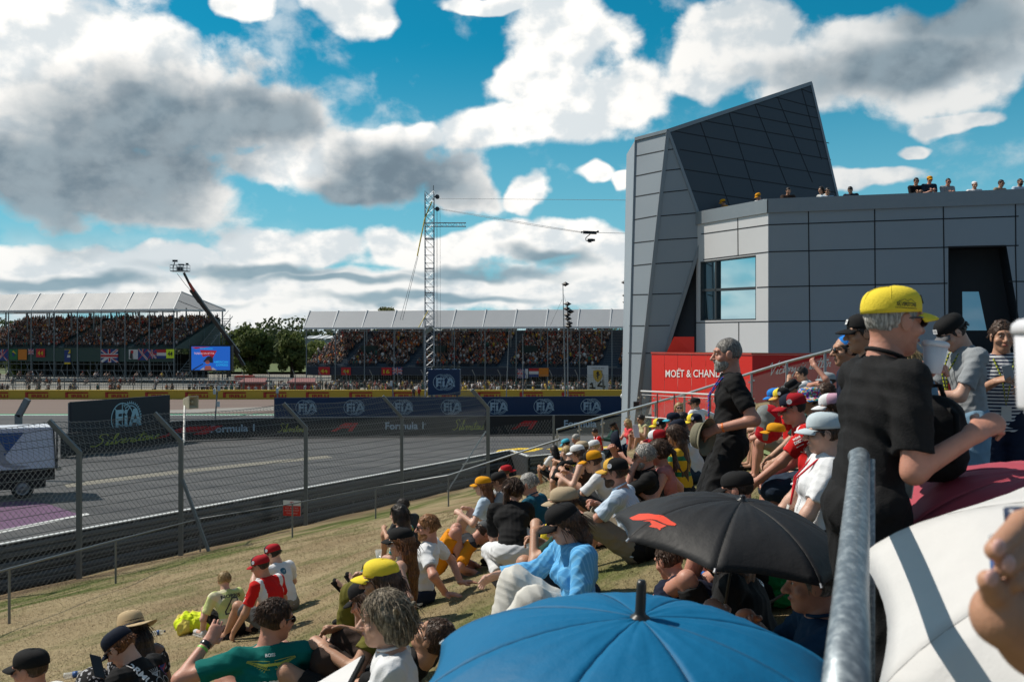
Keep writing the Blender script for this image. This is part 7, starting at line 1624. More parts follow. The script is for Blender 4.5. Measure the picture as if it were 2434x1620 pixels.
pp_('whiteback','man in a navy cap and a loose off white tee, seen from behind',(1612,1018,13.8),60,top=('tee',GWH,.85),bot=(DDN,.9),hair=('short',H_DK),hat=('cap',NVC),head=(-18,22),lean=24,bulk=1.12,sk='c')
pp_('brasil','woman with very long brown hair in a yellow top with green stripes',(1603,1036,12.6),66,top=('tee',ZEN,.7),bot=(BLK,.8),hair=('long',H_BR,.5),head=(-14,10),lean=8,fem=True,sk='b')
pp_('yb2','person in a yellow and black cap left of the standing man in black',(1650,1003,17.),84,top=('tee',BLK,.8),bot=(NAV,.8),hair=('short',H_DK),hat=('cap',NVC,CAPY,CAPY,0,True),head=(-4,8),lean=12,sk='c')
pp_('blondshade','blonde woman in sunglasses facing the camera behind the railing glass',(1614,969,23.),178,top=('tank',PNK),bot=(DEN,.5),hair=('bob',H_BL),shades=True,head=(0,2),fem=True,sk='a',fixd=23.,hands=('lap','lap'))
pp_('whiteshirtman','man in a black cap and white long sleeved shirt behind the railing',(1652,958,21.),40,top=('shirt',WHT,1.9),bot=(KHK,1.9),hair=('short',H_DK),hat=('cap',BLK),head=(-40,6),lean=12,sk='b',fixd=21.,hands=('knee',(.34,-.1,'g')))
# --- the standing man in black and those right of him
zg=ground(1.66,7.9)
pp_('standing','heavy bearded man in black standing on the slope, hand on hip',(1728,842,7.7),84,pose='stand',feet='stand',top=('tee',BLK,.74),bot=(BLK,1.02,None,.8),hair=('buzz',H_SP),beard=H_GR,head=(-4,4),lean=-3,hands=((-.245,.10,1.06),'down'),sk='c',bulk=1.1,scale=1.04,poles=((-.3,-1,-.1),None),curl=.5,fixd=7.5)
pp_('ferrarichair','man in a red cap and red team shirt sitting forward in a camping chair',(1884,970,8.6),80,pose='chair',feet='chair',top=('tee',[RED,WHT],.72),bot=(DDN,1.,None,.6),hair=('buzz',H_DK),hat=('cap',cloth('cap_red',()),NVC,cloth('cap_red',()),0,True),head=(-4,12),lean=30,shades=True,hands=((-.18,.62,.42),'knee'),sk='c',bulk=1.12,upz=.46,fixd=8.0)
pp_('chairwoman','woman in a white cap and white shirt leaning back in a green folding chair',(1957,1028,6.1),84,pose='chair',feet='chair',top=('tee',WHT,.72),bot=(BLK,1.9,None,.5),hair=('short',H_BR),hat=('cap',cloth('cap_pale_blue',(.50,.58,.62))),head=(-4,4),lean=-14,shades=True,hands=((-.26,.34,.24),(.20,.42,.24)),sk='a',bulk=1.1,upz=.42,fixd=5.9,fem=True)
pp_('bucket','person in a bucket hat covered with coloured squares',(1922,950,9.6),86,top=('tee',DGN,.8),bot=(BLK,.9),hair=('short',H_DK),hat=('bucket',BUC),head=(0,8),lean=6,sk='b',fixd=9.4,pose='chair',feet='chair',upz=.4)
pp_('curlyman','young man with curly light brown hair and sunglasses in a yellow top',(1962,938,11.),92,top=('tee',cloth('amber',(.62,.36,.01)),.8),bot=(BLK,.9),hair=('curly',H_BR),shades=True,head=(0,8),lean=12,sk='a',fixd=11.)
pp_('pinkcap','girl in a pale pink and white cap close to the leaning man',(1975,968,8.4),88,top=('tee',BLK,.8),bot=(BLK,.9),hair=('long',H_BR,.2),hat=('cap',cloth('cap_pink',(.60,.36,.46)),WHT,WHT),head=(0,10),fem=True,sk='b',fixd=8.6,pose='chair',feet='chair',upz=.3)
pp_('yb3','person in a yellow and black cap with tanned raised legs',(1858,944,12.6),80,top=('tee',RED,.7),bot=(KHK,.9),hair=('short',H_DK),hat=('cap',BLK,CAPY,CAPP,0,True),head=(-4,16),lean=10,sk='c',fixd=12.6)
pp_('bluecap','person in a bright blue cap beside the one in a yellow and black cap',(1842,943,13.6),84,top=('tee',GWH,.7),bot=(NAV,.9),hair=('short',H_DK),hat=('cap',cloth('cap_blue',(.02,.20,.62))),head=(-4,16),lean=10,sk='b',fixd=13.6)
pp_('bent','person in a wide black hat bending forward below the dark red panel',(1884,921,15.5),84,top=('tee',DDN,.9),bot=(BLK,.9),hair=('short',H_DK),hat=('bucket',BLK),head=(-4,34),lean=30,sk='b',fixd=15.5)
pp_('strap','dark haired man in a white tee with a black bag strap across his back',(1905,888,17.),66,top=('tee',WHT,.75),bot=(BLK,.9),hair=('short',H_DK),head=(-20,10),lean=28,sk='b',fixd=17.,hands=((-.1,.45,.62),'knee'))
pp_('greycap2','person in a grey cap with both arms raised beside the leaning man',(1966,905,14.),84,top=('tee',WHT,.8),bot=(BLK,.9),hair=('short',H_DK),hat=('cap',cloth('cap_grey',(.30,.34,.36))),head=(-4,0),sk='c',fixd=14.,hands=('up','shade'))
# --- terrace
zT=H-1.6
def onterrace(px,py,dd,h): return None
def stander(k,label,px,py,dd,yaw,scale=1.,**kw):
    q=P(px,py,dd); return pp_(k,label,(px,py,dd),yaw,pose='stand',feet='stand',fixd=dd,scale=scale,**kw)
stander('leaning','man in a lemon yellow cap and black polo leaning on the railing',2124,764,3.5,-82,1.0,top=('polo',BLK,.80),bot=(BLK,1.95,None,.4),hair=('buzz',H_GR),hat=('cap',CAPY,None,None,3,False,BLK),head=(-6,3),shades=True,lean=9,hands=((-.12,.27,1.36),(.22,.27,1.20)),sk='c',bulk=1.0,curl=.95,poles=(None,(.1,-1.,-1.)),handroll=(0,0))
stander('greyteeguy','young man in a black cap, grey tee and pale jeans looking down',2262,790,6.9,92,1.,top=('tee',GRT,.75),bot=(DEN,1.9,None,.7),hair=('short',H_DK),hat=('cap',BLK,None,cloth('cap_grey2',(.14,.14,.15)),-4,False,WHT),head=(-4,34),lean=6,hands=((-.10,.40,1.12),(.05,.40,1.12)),sk='a')
stander('stripedguy','dark haired young man in a striped tee and navy shorts facing the camera',2383,800,7.5,168,1.,top=('tee',STR,.75),bot=(NAV,1.,None,.8),hair=('short',H_BR),head=(0,4),lean=2,hands=((-.12,.30,1.18),(.12,.34,1.25)),sk='b')
stander('blondewind','woman with windblown blond hair in a denim jacket behind the white cup',2132,850,6.4,10,.95,top=('jacket',DEN,1.9),bot=(DDN,1.9),hair=('wild',H_BL),head=(0,10),fem=True,sk='a',hands=('down','down'))
stander('racejacket','person in a black, red and grey racing jacket beyond the white cup',2150,806,8.6,-60,1.,top=('jacket',patches('racing_jacket',[(.02,.02,.024),(.05,.055,.06),(.16,.19,.20),(.50,.012,.02),(.05,.10,.11)],12),1.9),bot=(BLK,1.9),hair=('short',H_DK),hat=('cap',cloth('cap_red',())),head=(0,10),sk='b',hands=('phone','phone'))
stander('blackwhitecap','person in a black cap with a white flash hidden behind the leaning man',2052,792,6.2,84,1.,top=('tee',BLK,.8),bot=(BLK,1.9),hair=('short',H_DK),hat=('cap',BLK,None,None,0,False,WHT),head=(0,4),sk='b',hands=('down','down'))
stander('bluebadge','person in a black and bright blue cap with sunglasses left of the leaning man',2012,832,7.2,88,.97,top=('tee',NAV,.8),bot=(BLK,1.9),hair=('short',H_DK),hat=('reversed',cloth('cap_blue',()),BLK,BLK),head=(0,4),shades=True,sk='b',hands=('down','down'))
stander('blacklegs','person in black trousers and trainers standing behind the railing pipe',2088,842,7.2,30,.97,top=('tee',BLK,.8),bot=(BLK,1.9),hair=('short',H_DK),head=(0,4),sk='b',hands=('down','down'),shoes=cloth('trainer_black',(.03,.03,.03)))
# --- under the umbrellas
pp_('capfront','man in a black cap just behind the black umbrella',(1752,1164,5.6),60,top=('tee',BLK,.8),bot=(BLK,.9),hair=('buzz',H_DK),hat=('cap',BLK),head=(-6,12),lean=10,sk='c')
pp_('thumb','woman in a black tee with red bracelet sitting cross legged under the black umbrella',(1702,1288,5.1),72,top=('tee',BLK,.35),bot=(BLK,.4),hair=('long',H_RD,.2),head=(0,16),lean=26,fem=True,hands=((-.10,.52,.34),'shin'),feet='cross',sk='c',curl=.8)
pp_('denimman','man in a dark blue shirt holding the black umbrella',(1930,1384,4.05),84,top=('shirt',cloth('dark_blue_shirt',(.012,.045,.10)),.75),bot=(cloth('stone_shorts',(.22,.20,.17)),.8),hair=('short',H_SP),head=(0,4),lean=0,hands=((-.12,.40,.62),'knee'),feet='up',sk='c',bulk=1.1,curl=1.2,fixd=4.05)
pp_('bluejersey','person in a navy and bright blue jersey lying on the grass',(1590,1332,8.2),40,top=('tee',patches('blue_navy_jersey',[(.008,.012,.03),(.01,.14,.50)],4.),.9),bot=(BLK,.9),hair=('short',H_BR),head=(0,20),lean=62,hands=((-.45,.45,.02),'lap'),sk='c')
# --- two people lying down
pp_('lyingjersey','man lying in an orange and black team jersey with a grey cap',(1150,1266,11.),-82,top=('tee',MCL,.8),bot=(ORG,.9),hair=('short',H_BR),hat=('cap',cloth('cap_grey3',(.09,.095,.10))),head=(-20,50),lean=72,hands=((-.2,.45,.05),(.2,.4,.05)),feet=[(-.2,.30,0),(.2,.28,0)],fixd=11.,sk='c',shoes=cloth('trainer_grey',(.14,.15,.16)))
pp_('lyinghair','brown haired person lying on the grass beside the blue umbrella',(1030,1516,6.6),70,top=('tee',BLK,.8),bot=(BLK,.8),hair=('short',H_BR),head=(0,-40),lean=-62,hands=('lap','lap'),sk='b',upz=.12,feet='up')
# --- visitors on the roof terrace
RT_=[(1718,481,36.0,'orange cap and orange top, leftmost on the roof',('tee',ORG),('cap',cloth('cap_orange',())),100,20,'b'),(1802,467,33.9,'orange cap and white top at the roof corner',('tee',WHT),('cap',cloth('cap_orange',())),120,24,'c'),(1874,454,33.5,'brown jacket taking a picture on the roof',('jacket',BRN,1.9),None,180,10,'b'),(1952,452,33.3,'long dark hair on the roof beside a man in sunglasses',('tee',GWH),'long',120,6,'b'),(1967,455,33.1,'sunglasses and a pale top beside the long haired woman on the roof',('tee',LTB),None,180,4,'b'),(2021,452,33.0,'navy jacket looking down, alone on the roof right of the dark wing',('jacket',NAV,1.9),None,150,30,'b'),(2178,431,32.5,'black top leaning on the roof edge, leftmost of a group of three',('tee',BLK,1.9),None,178,8,'b'),(2210,427,32.4,'orange cap and dark patterned shirt leaning on the roof edge',('tee',DDN,.8),('cap',cloth('cap_orange',())),178,8,'c'),(2254,432,32.3,'bald head and a grey shirt leaning on the roof edge',('shirt',GRT,1.9),'bald',182,10,'c'),(2317,440,32.0,'white cap turned backwards and a white top on the roof',('tee',WHT),('reversed',WHT),170,14,'b'),(2380,436,31.8,'dark hair, sunglasses and an olive top on the roof',('tee',KHK),None,200,8,'b'),(2425,433,31.6,'dark beard and a pale blue shirt at the right end of the roof',('shirt',LTB),'bald',190,2,'b')]
for k,(px,py,dd,lab,tp2,ht,yw,hp_,sk_) in enumerate(RT_):
    hr_=('long',H_DK,.2) if ht=='long' else (('buzz',H_DK) if ht=='bald' else ('short',H_DK)); low=k in(0,1,3,4,5,9,10)
    pp_('roof%d'%k,('woman with ' if ht=='long' else 'person with ' )+lab,(px,py,dd),yw,pose='stand',feet='stand',top=tp2,bot=(BLK,1.9),hair=hr_,hat=ht if isinstance(ht,tuple) else None,head=(0,hp_),lean=22 if k>5 and not low else 8,shades=k in(4,6,7,8,10,11),hands=('hold','hold') if not low else ('down','down'),sk=sk_,fixd=dd+.35,group='visitors leaning over the roof parapet',beard=H_DK if k==11 else None,fem=ht=='long')
# ================================================================ lettering on clothes
w1=[mat('lettering_white',())]; k1=[blk]
fl=Flat(); fl.text("aramco",-.14,-.055,.050,.28,0,bold=.035); decal(Pp['aramco'],fl,(0,0),1.,'lettering',w1,rot=.0)
fl=Flat(); fl.text("BOSS",-.035,.120,.018,None,0,bold=.02); decal(Pp['aramco'],fl,(0,0),1.,'small_lettering',w1)
fl=Flat()
for q in (-1,1):
    for i in range(8): fl.stroke([(q*.015,.03+.002*i),(q*(.13-.012*i),.058-.009*i)],.0028,0)
    fl.stroke([(q*.015,.052),(q*.13,.062),(q*.135,.055),(q*.03,.008),(q*.015,.008)],.0028,0)
fl.rect(-.045,.026,.045,.040,0); decal(Pp['aramco'],fl,(0,.045),1.,'wing_emblem',[mat('lime_print',())])
fl=Flat(); fl.text("NORRIS",-.12,.045,.042,.24,0,bold=.03); o4=[(.02,-.13),(.02,-.105),(-.07,-.105),(-.07,-.08),(.0,.03),(.045,.03),(.045,-.08),(.065,-.08),(.065,-.105),(.045,-.105),(.045,-.13),(.02,-.13)]; fl.stroke([(x*1.4,y*1.25) for x,y in o4],.015,0); fl.stroke([(.028,-.1),(.028,-.025),(-.05,-.1),(.028,-.1)],.011,0); decal(Pp['boy'],fl,(.02,0),1.,'lettering',k1)
fl=Flat(); fl.disc(0,.03,.042,0,24); fl.text("hp",-.020,.010,.040,None,1,shear=.3); decal(Pp['hp'],fl,(-.03,.03),1.,'round_mark',[mat('badge_teal',(.02,.12,.20),.6,var=0)]+w1)
fl=Flat(); fl.text("HIGHER",-.14,-.02,.07,.28,0,bold=.04); decal(Pp['higher'],fl,(0,.02),1.,'lettering',[mat('print_yellow',(.65,.52,.04),.6,var=0)])
fl=Flat(); fl.text("FORMULA 1",-.24,.0,.045,.36,0,bold=.03); decal(Pp['phone'],fl,(-.07,-.02),1.,'lettering',w1,rot=-1.35)
fl=Flat(); fl.ring(0,0,.030,.034,0,20); fl.ring(.075,.0,.026,.030,0,20); fl.stroke([(-.03,.07),(.05,.07),(.01,.03),(-.03,.07)],.004,0); 
for i in range(5): fl.stroke([(.0,.04),(-.04+.02*i,.10)],.004,0)
fl.rect(.10,.03,.16,.10,1); fl.stroke([(.10,.03),(.16,.10)],.012,2); fl.stroke([(.10,.10),(.16,.03)],.012,2); fl.text("GREAT",-.02,-.09,.03,None,0,shear=.3); fl.stroke([(-.05,-.12),(0,-.07),(.06,-.13),(.12,-.1)],.004,0)
decal(Pp['phone'],fl,(.03,-.02),1.,'printed_emblems',[mat('print_grey',(.45,.46,.47),.6,var=0),flagc[0],flagc[2]])
for k_ in ('redman','ferrarichair'):
    fl=Flat(); fl.text("WEAR",-.03,.03,.018,None,0,bold=.03); fl.text("DXC",-.03,-.005,.026,None,0,bold=.05); fl.rect(-.03,-.03,.03,-.024,0); fl.stroke([(-.02,-.07),(-.01,-.085),(.02,-.055)],.008,0)
    decal(Pp[k_],fl,(-.05,.03),1.,'sleeve_marks',w1,ndir=(-1,.25,.1))
fl=Flat(); fl.text("HP",-.02,-.02,.04,None,0); decal(Pp['lyingjersey'],fl,(.05,.0),1.,'marks',w1)
fl=Flat(); fl.text("7",-.06,-.08,.16,None,0,bold=.05); decal(Pp['lyingjersey'],fl,(.0,-.05),1.,'number',w1)
fl=Flat(); fl.text("LA",-.02,-.0,.05,None,0,bold=.05); decal(Pp['thumb'],fl,(.06,.03),1.,'lettering',w1)
# black square and lettering on the lemon cap
L=Pp['leaning']; cp=[c for c in L['root'].children if c.name.startswith('cap')][0]
fl=Flat(); fl.text("SILVERSTONE",-.038,-.006,.014,.076,0,bold=.02); fl.stroke([(-.042,-.012),(.042,-.012)],.0018,0); fl.stroke([(-.03,.010),(-.01,.018),(.0,.012),(.015,.02),(.03,.010)],.0016,0)
n_=Vector(L['whr']); press(fl,cp,Vector(L['H3'](.09,-.012,.056)),Vector(L['whf']),Vector(L['whu']),n_,'cap_lettering',k1,cp,.0055,1.,.01)
# ================================================================ things people hold or wear
orange_b=mat('wrist_orange',(.75,.16,.02),.4,var=0); lime_b=mat('wrist_lime',(.25,.55,.08),.4,var=0); watch=mat('watch_black',(.012,.012,.014),.25,var=0)
wristband(Pp['standing'],0,orange_b); wristband(Pp['aramco'],0,lime_b,back=.05); wristband(Pp['aramco'],0,watch,'watch',.032,.03,.02); wristband(Pp['kneeswoman'],0,lime_b)
wristband(Pp['ginger'],0,watch,'watch',back=.02); wristband(Pp['leaning'],0,watch,'watch',.034,.035,.03); wristband(Pp['pinstripe'],0,lime_b); wristband(Pp['thumb'],0,mat('bracelet_gold',(.6,.42,.2),.3,metal=.5),w_=.006); wristband(Pp['stripedguy'],0,watch,'watch',.033,.03,.02); wristband(Pp['chairwoman'],0,watch,'watch')
lan_b=stripes('lanyard_blue',(.02,.07,.35),(.45,.02,.05),28,(0,.3,1),.7); lan_y=stripes('lanyard_yellow',(.40,.42,.03),(.06,.10,.03),40,(0,0,1),.5); lan_r=cloth('lanyard_red',(.55,.02,.03))
lanyard(Pp['leaning'],lan_b,True,.08); lanyard(Pp['standing'],lan_b,False,.12); lanyard(Pp['greyteeguy'],lan_y,True,.10); lanyard(Pp['stripedguy'],lan_y,True,.10); lanyard(Pp['chairwoman'],lan_r,True,.06)
def cup(name,label,c,ax,h,r0,r1,m_,lid=None,clear=False):
    c=Vector(c); ax=Vector(ax).normalized(); e=empty(name,c,label,'cup'); m=MB(); m.lathe(c-ax*h/2,[(0,0),(r0*.96,0),(r0,.004),(r1,h),(r1*.97,h),(r0*.96,.008),(0,.008)],24,ax); m.build('cup_body',m_,e,True)
    if lid: m=MB(); m.lathe(c+ax*h*.46,[(0,.014),(r1*.75,.014),(r1*.92,.012),(r1*1.06,.006),(r1*1.07,-.004),(r1*1.0,-.006)],24,ax); m.build('lid',lid,e,True)
    return e
cupw=mat('cup_white',(.66,.66,.70),.45,var=.03); clearp=mat('clear_plastic',(.85,.88,.9),.08,var=0,alpha=.30)
hd=L['hands'][0]; cc_=P(2220,852,L['org'][1]-.02); cup('paper_cup','white paper cup with lid held by the man in the lemon yellow cap',cc_,(.12,0,1),.105,.029,.043,cupw,cupw)
hd=Pp['pinstripe']['hands'][0]; cup('plastic_cup','clear plastic cup in the hand of the man in the pale blue pinstripe shirt',Vector(hd[5])+Vector((-.03,0,.06)),(0,0,1),.11,.03,.042,clearp)
hd=Pp['curly']['hands'][0]; cup('plastic_cup','clear plastic cup held by the woman in the floral dress',Vector(hd[5])+Vector((-.05,-.02,.06)),(0,0,1),.11,.03,.042,clearp)
def phone(label,c,u,v,m_):
    c=Vector(c); u=Vector(u).normalized(); v=Vector(v).normalized(); n=u.cross(v).normalized(); e=empty('phone',c,label,'phone'); m=MB(); m.box(c,(.074,.15,.009),u,v,n); o=m.build('phone_body',m_,e); bv=o.modifiers.new('rounded','BEVEL'); bv.width=.008; bv.segments=3
    m=MB(); m.box(c+u*.018+v*.05-n*.006,(.03,.03,.003),u,v,n); m.build('phone_camera',lensm,e); return e
phone('black phone held by the person in the navy cap at the lower left',P(232,1583,Pp['phone']['hands'][0][0][1]-.05),(.9,.2,-.3),(-.35,.3,.9),mat('phone_black',(.01,.01,.012),.15,var=0))
hd=Pp['redwhitecap']['hands'][0]; phone('white phone lifted by the person in the red and white cap',P(1512,1024,hd[0][1]),(.9,.4,0),(-.15,.1,1),mat('phone_white',(.66,.58,.60),.25,var=0))
phone('phone in a clear case in the hand of the young man in the striped tee',Vector(Pp['stripedguy']['hands'][1][5])+Vector((0,-.03,.03)),(1,0,.2),(-.3,-.2,.9),mat('phone_grey',(.3,.33,.36),.25,var=0))
# caps and hats held in the hand
def loosehat(name,label,c,hat,fwd,up,s=1.):
    e=empty(name,c,label,'cap' if name=='baseball_cap' else 'hat'); f=nrm(fwd); u=nrm(_r(up)-f*(_r(up)@f)); r=np.cross(f,u); c=_r(c)
    make_hat(e,hat,lambda x,y,z:c+(r*x+f*y+u*z)*s,s,r,f,u,1.); return e
hd=Pp['blackpolo']['hands'][1]; loosehat('baseball_cap','black cap held up above the grey haired man in dark glasses',P(1482,1048,hd[0][1]),('cap',NVC),(.3,.2,-1),(-1,0,.2))
loosehat('baseball_cap','lime yellow cap held beside the grey haired man in the petrol polo shirt',P(1292,1270,9.3),('cap',CAPY),(-.2,0,-1),(.8,-.6,.2))
hd=Pp['standing']['hands'][0]; loosehat('held_hat','olive bucket hat seen from inside, held by the heavy standing man',P(1680,1034,Pp['standing']['org'][1]-.26),('bucket',cloth('olive_hat',(.20,.185,.13))),(.3,.2,1.),(-.85,.75,.1),.92)
m=MB()
# ================================================================ umbrellas
def umbrella(label,apex,axis,R_,depth,cm,parts_=8,rot=0.,shaft=.75,tip=.07,ring=None,shaftm=None,closed=False,group=None,tipm=None):
    apex=Vector(apex); ax=Vector(axis).normalized(); u,v=perp(ax); e=empty('umbrella',apex,label,'umbrella'); V_=[];F_=[];MI=[]; nt=12; nu=10
    def rib(a,t): 
        d=u*math.cos(a)+v*math.sin(a); ph=t*1.15; return apex+d*(R_*math.sin(ph)/math.sin(1.15))-ax*(depth*(1-math.cos(ph))/(1-math.cos(1.15)))
    for k in range(parts_):
        a0=rot+2*math.pi*k/parts_; a1=rot+2*math.pi*(k+1)/parts_; b=len(V_)
        for i in range(nt+1):
            t=i/nt
            for j in range(nu+1):
                f=j/nu; p=rib(a0,t).lerp(rib(a1,t),f); s_=math.sin(math.pi*f); p+=(apex-ax*depth*.5-p)*(.055*s_*t*t)+ax*(.012*s_*math.sin(math.pi*t))+ax*.0025*math.sin(17*t+9*f+k*2)*s_; p+=ax*.0035*math.sin(23*f+3*k)*math.sin(math.pi*min(1,t*1.3))*s_; V_.append(p)
        for i in range(nt):
            for j in range(nu): q=b+i*(nu+1)+j; F_.append((q,q+1,q+nu+2,q+nu+1)); MI.append(0)
    o=meshobj('canopy',V_,F_,cm,e,True,MI); so_=o.modifiers.new('cloth','SOLIDIFY'); so_.thickness=.0015
    m=MB()
    for k in range(parts_): a=rot+2*math.pi*k/parts_; m.tube([rib(a,t)+ax*.0015 for t in np.linspace(0.03,1,12)],.0013,4)
    m.build('stitched_seams',mat('seam_'+cm.name,tuple(x*.55 for x in UC.get(cm.name,(.3,.3,.3))),.7,var=0),o)
    m=MB()
    for k in range(parts_): a=rot+2*math.pi*k/parts_; m.tube([rib(a,t)-ax*.006 for t in np.linspace(0.02,1,9)],.0022,4)
    m.build('ribs',mat('rib_steel',(.3,.3,.31),.3,metal=.8,var=0),e)
    m=MB()
    for k in range(parts_): a=rot+2*math.pi*k/parts_; p=rib(a,1.); q=rib(a,.97); m.tube([q,p+(p-q)*.35],[.004,.005],6)
    m.build('rib_tips',mat('rib_tip',(.6,.6,.62),.3,metal=.5,var=0),e)
    sm=shaftm or mat('umbrella_black',(.012,.012,.013),.35,var=0)
    m=MB(); m.tube([apex-ax*.0,apex-ax*shaft],.006,8); m.build('shaft',sm,e,True); m=MB(); m.tube([apex-ax*shaft,apex-ax*(shaft+.12)],.013,10); m.build('handle',sm,e,True)
    m=MB(); m.lathe(apex-ax*.004,[(.030,0),(.026,.008),(.016,.014),(.014,.02),(.013,tip*.9),(.010,tip),(0,tip)],14,ax); m.build('ferrule',tipm or sm,e,True)
    return e,o,rib
UC={}
def ucloth(name,c,tr=.3): UC[name]=c; m=mat(name,c,.62,var=.10,vs=5,bump=.5,bs=9.,spec=.3); m.node_tree.nodes['Bump'].inputs['Distance'].default_value=.012; return translucent(m,tr)
ub=ucloth('umbrella_blue_cloth',(.002,.15,.33),.18); uk=ucloth('umbrella_black_cloth',(.020,.020,.022),.05); um=ucloth('umbrella_maroon_cloth',(.50,.085,.12),.25); uw=ucloth('umbrella_white_cloth',(.72,.71,.70),.22)
umbrella('bright blue umbrella with a black tip in the bottom foreground',P(1521,1468,2.6),(.04,-.08,1),.62,.21,ub,8,.25,.6,.105)
axk=Vector((.15,-.06,1)).normalized(); e,cano,rib=umbrella('black umbrella with a red race mark on one panel, held over two seated people',P(1764,1190,4.25),axk,.54,.19,uk,8,.42,.62,.03)
me_=cano.data; tr_=BVHTree.FromPolygons([parent_mat(e)@v.co for v in me_.vertices],[tuple(p.vertices) for p in me_.polygons]); fl=Flat(); o_=Vector((0,0,H))
def onc(x,y): x,y=1400+x/2.904,1080+y/2.904; h=tr_.ray_cast(o_,(P(x,y,1)-o_).normalized())[0]; return h
P0_=onc(430,465); ez=axk; ex=Vector((1,-.35,0)); ex=(ex-axk*ex.dot(axk)).normalized(); ey=axk.cross(ex)
for pg in ([(278,442),(345,414),(455,420),(602,484),(592,496),(540,490),(440,452),(360,458),(300,455)],[(368,464),(440,458),(535,496),(490,516),(412,502),(432,486)],[(470,512),(482,510),(497,520),(486,526)]):
    q=[onc(*p) for p in pg]; fl.poly([((v-P0_).dot(ex),(v-P0_).dot(ey)) for v in q][::-1])
press(fl,cano,P0_,ex,ey,axk,'race_mark',[mat('mark_red',(.72,.045,.01),.6,var=.05)],cano,.004,1.,.03)
umbrella('dark red umbrella behind the white one at the right edge',P(2520,1120,3.5),(-.02,-.10,1),.63,.20,um,8,.2,.6,.06)
umbrella('big white umbrella in the lower right corner, crossed by the shadow of the railing',P(3010,1235,2.2),(-.03,-.26,1),.88,.34,uw,8,.12,.6,.06)
# ================================================================ chairs, bags, bottles, towels on the slope
grn=cloth('chair_green',(.012,.06,.035)); chf=mat('chair_frame',(.20,.21,.22),.4,metal=.4,var=.1)
def camp_chair(label,inf,zs=.36):
    o=Vector(inf['org']); s_=inf['s']; Wd=inf['Wd']; f=Vector(Wd((0,1,0))); r=Vector(Wd((1,0,0))); e=empty('camping_chair',o,label,'chair','folding camping chairs on the slope'); up=Vector((0,0,1)); b=o+up*0
    A=lambda x,y,z:b+r*x+f*y+up*z
    zg=lambda p:Vector((p.x,p.y,ground(p.x,p.y)))
    m=MB(); k=[A(-.26,.30,zs-.02),A(.26,.30,zs-.02),A(.24,-.18,zs-.05),A(-.24,-.18,zs-.05)]; n=8; V_=[];F_=[]
    for i in range(n+1):
        for j in range(n+1): u_,v_=i/n,j/n; p=k[0].lerp(k[1],u_).lerp(k[3].lerp(k[2],u_),v_); V_.append(p-up*.05*math.sin(math.pi*u_)*math.sin(math.pi*v_))
    F_=[(i*(n+1)+j,i*(n+1)+j+1,(i+1)*(n+1)+j+1,(i+1)*(n+1)+j) for i in range(n) for j in range(n)]; so=meshobj('seat',V_,F_,grn,e,True); so.modifiers.new('cloth','SOLIDIFY').thickness=.006
    k=[A(-.27,-.18,zs-.04),A(.27,-.18,zs-.04),A(.27,-.40,zs+.52),A(-.27,-.40,zs+.52)]; V_=[]
    for i in range(n+1):
        for j in range(n+1): u_,v_=i/n,j/n; p=k[0].lerp(k[1],u_).lerp(k[3].lerp(k[2],u_),v_); V_.append(p-f*.05*math.sin(math.pi*u_))
    so=meshobj('backrest',V_,F_,grn,e,True); so.modifiers.new('cloth','SOLIDIFY').thickness=.006
    for q in (-1,1): m=MB(); m.bar(A(q*.30,.30,zs+.20),A(q*.30,-.30,zs+.22),.07,.012); m.build('armrest',grn,e)
    for q in (-1,1):
        for y0,y1 in ((.30,-.30),(-.28,.32)): m=MB(); m.tube([A(q*.28,y0,zs+(.20 if y0>0 else .0)),zg(A(q*.30,y1,0))],.010,8); m.build('leg',chf,e,True)
        m=MB(); m.tube([A(q*.28,-.20,zs-.05),A(q*.28,-.41,zs+.55)],.010,8); m.build('back_post',chf,e,True)
    return e
camp_chair('dark green folding chair under the woman in the white cap',Pp['chairwoman'],.30)
camp_chair('folding chair under the man in the red team shirt',Pp['ferrarichair'],.32)
camp_chair('folding chair under the person in the confetti bucket hat',Pp['bucket'],.28)
def softbox(name,label,c,sz,m_,rz=0.,cat='bag',strap=None,k=.05,wr=.006,seed=1):
    c=Vector(c); e=empty(name,c,label,cat); M3=rotz(rz); sx,sy,sz_=sz; pr=[]
    rad=min(sz)*.42
    for a in (-1,1):
        for b in (-1,1): pr.append(cone(_r(c)+M3@_r((a*(sx/2-rad),b*(sy/2-rad),rad*.9)),_r(c)+M3@_r((a*(sx/2-rad)*.8,b*(sy/2-rad)*.8,sz_-rad)),rad,rad*.9,k=k))
    pr.append(ell(_r(c)+_r((0,0,sz_*.45)),_r((sx*.5,sy*.5,sz_*.48)),M3.T,k=k)); V_,F_=field(pr,max(.008,c.y*.0011),k,wr=wr,seed=seed,wf=1.3); meshobj('bag_body',V_,F_,m_,e,True)
    if strap:
        for a in (-1,1): m=MB(); q=[Vector(_r(c)+M3@_r((a*sx*.2,-sy*.45,sz_*z_+dz))) +Vector((0,-.05*b_,0)) for z_,dz,b_ in ((.9,.0,0),(.75,.02,1),(.45,0,1.2),(.2,0,.2))]; m.tube(q,.012,6); m.build('strap',strap,e,True)
        m=MB(); q=[Vector(_r(c)+M3@_r((x*sx*.25,0,sz_+z_))) for x,z_ in ((-1,-.03),(-.5,.05),(.5,.05),(1,-.03))]; m.tube(q,.010,6); m.build('carry_handle',strap,e,True)
    return e
g=G(1645,1128); softbox('rucksack','grey rucksack with black straps lying left of the standing man',g,(.42,.30,.20),cloth('bag_grey',(.20,.21,.22)),.4,'rucksack',BLK)
g=G(1672,1096); softbox('rucksack','olive green rucksack behind the grey one',g,(.50,.34,.36),cloth('bag_olive',(.07,.075,.05)),.2,'rucksack',cloth('strap_sage',(.24,.26,.18)))
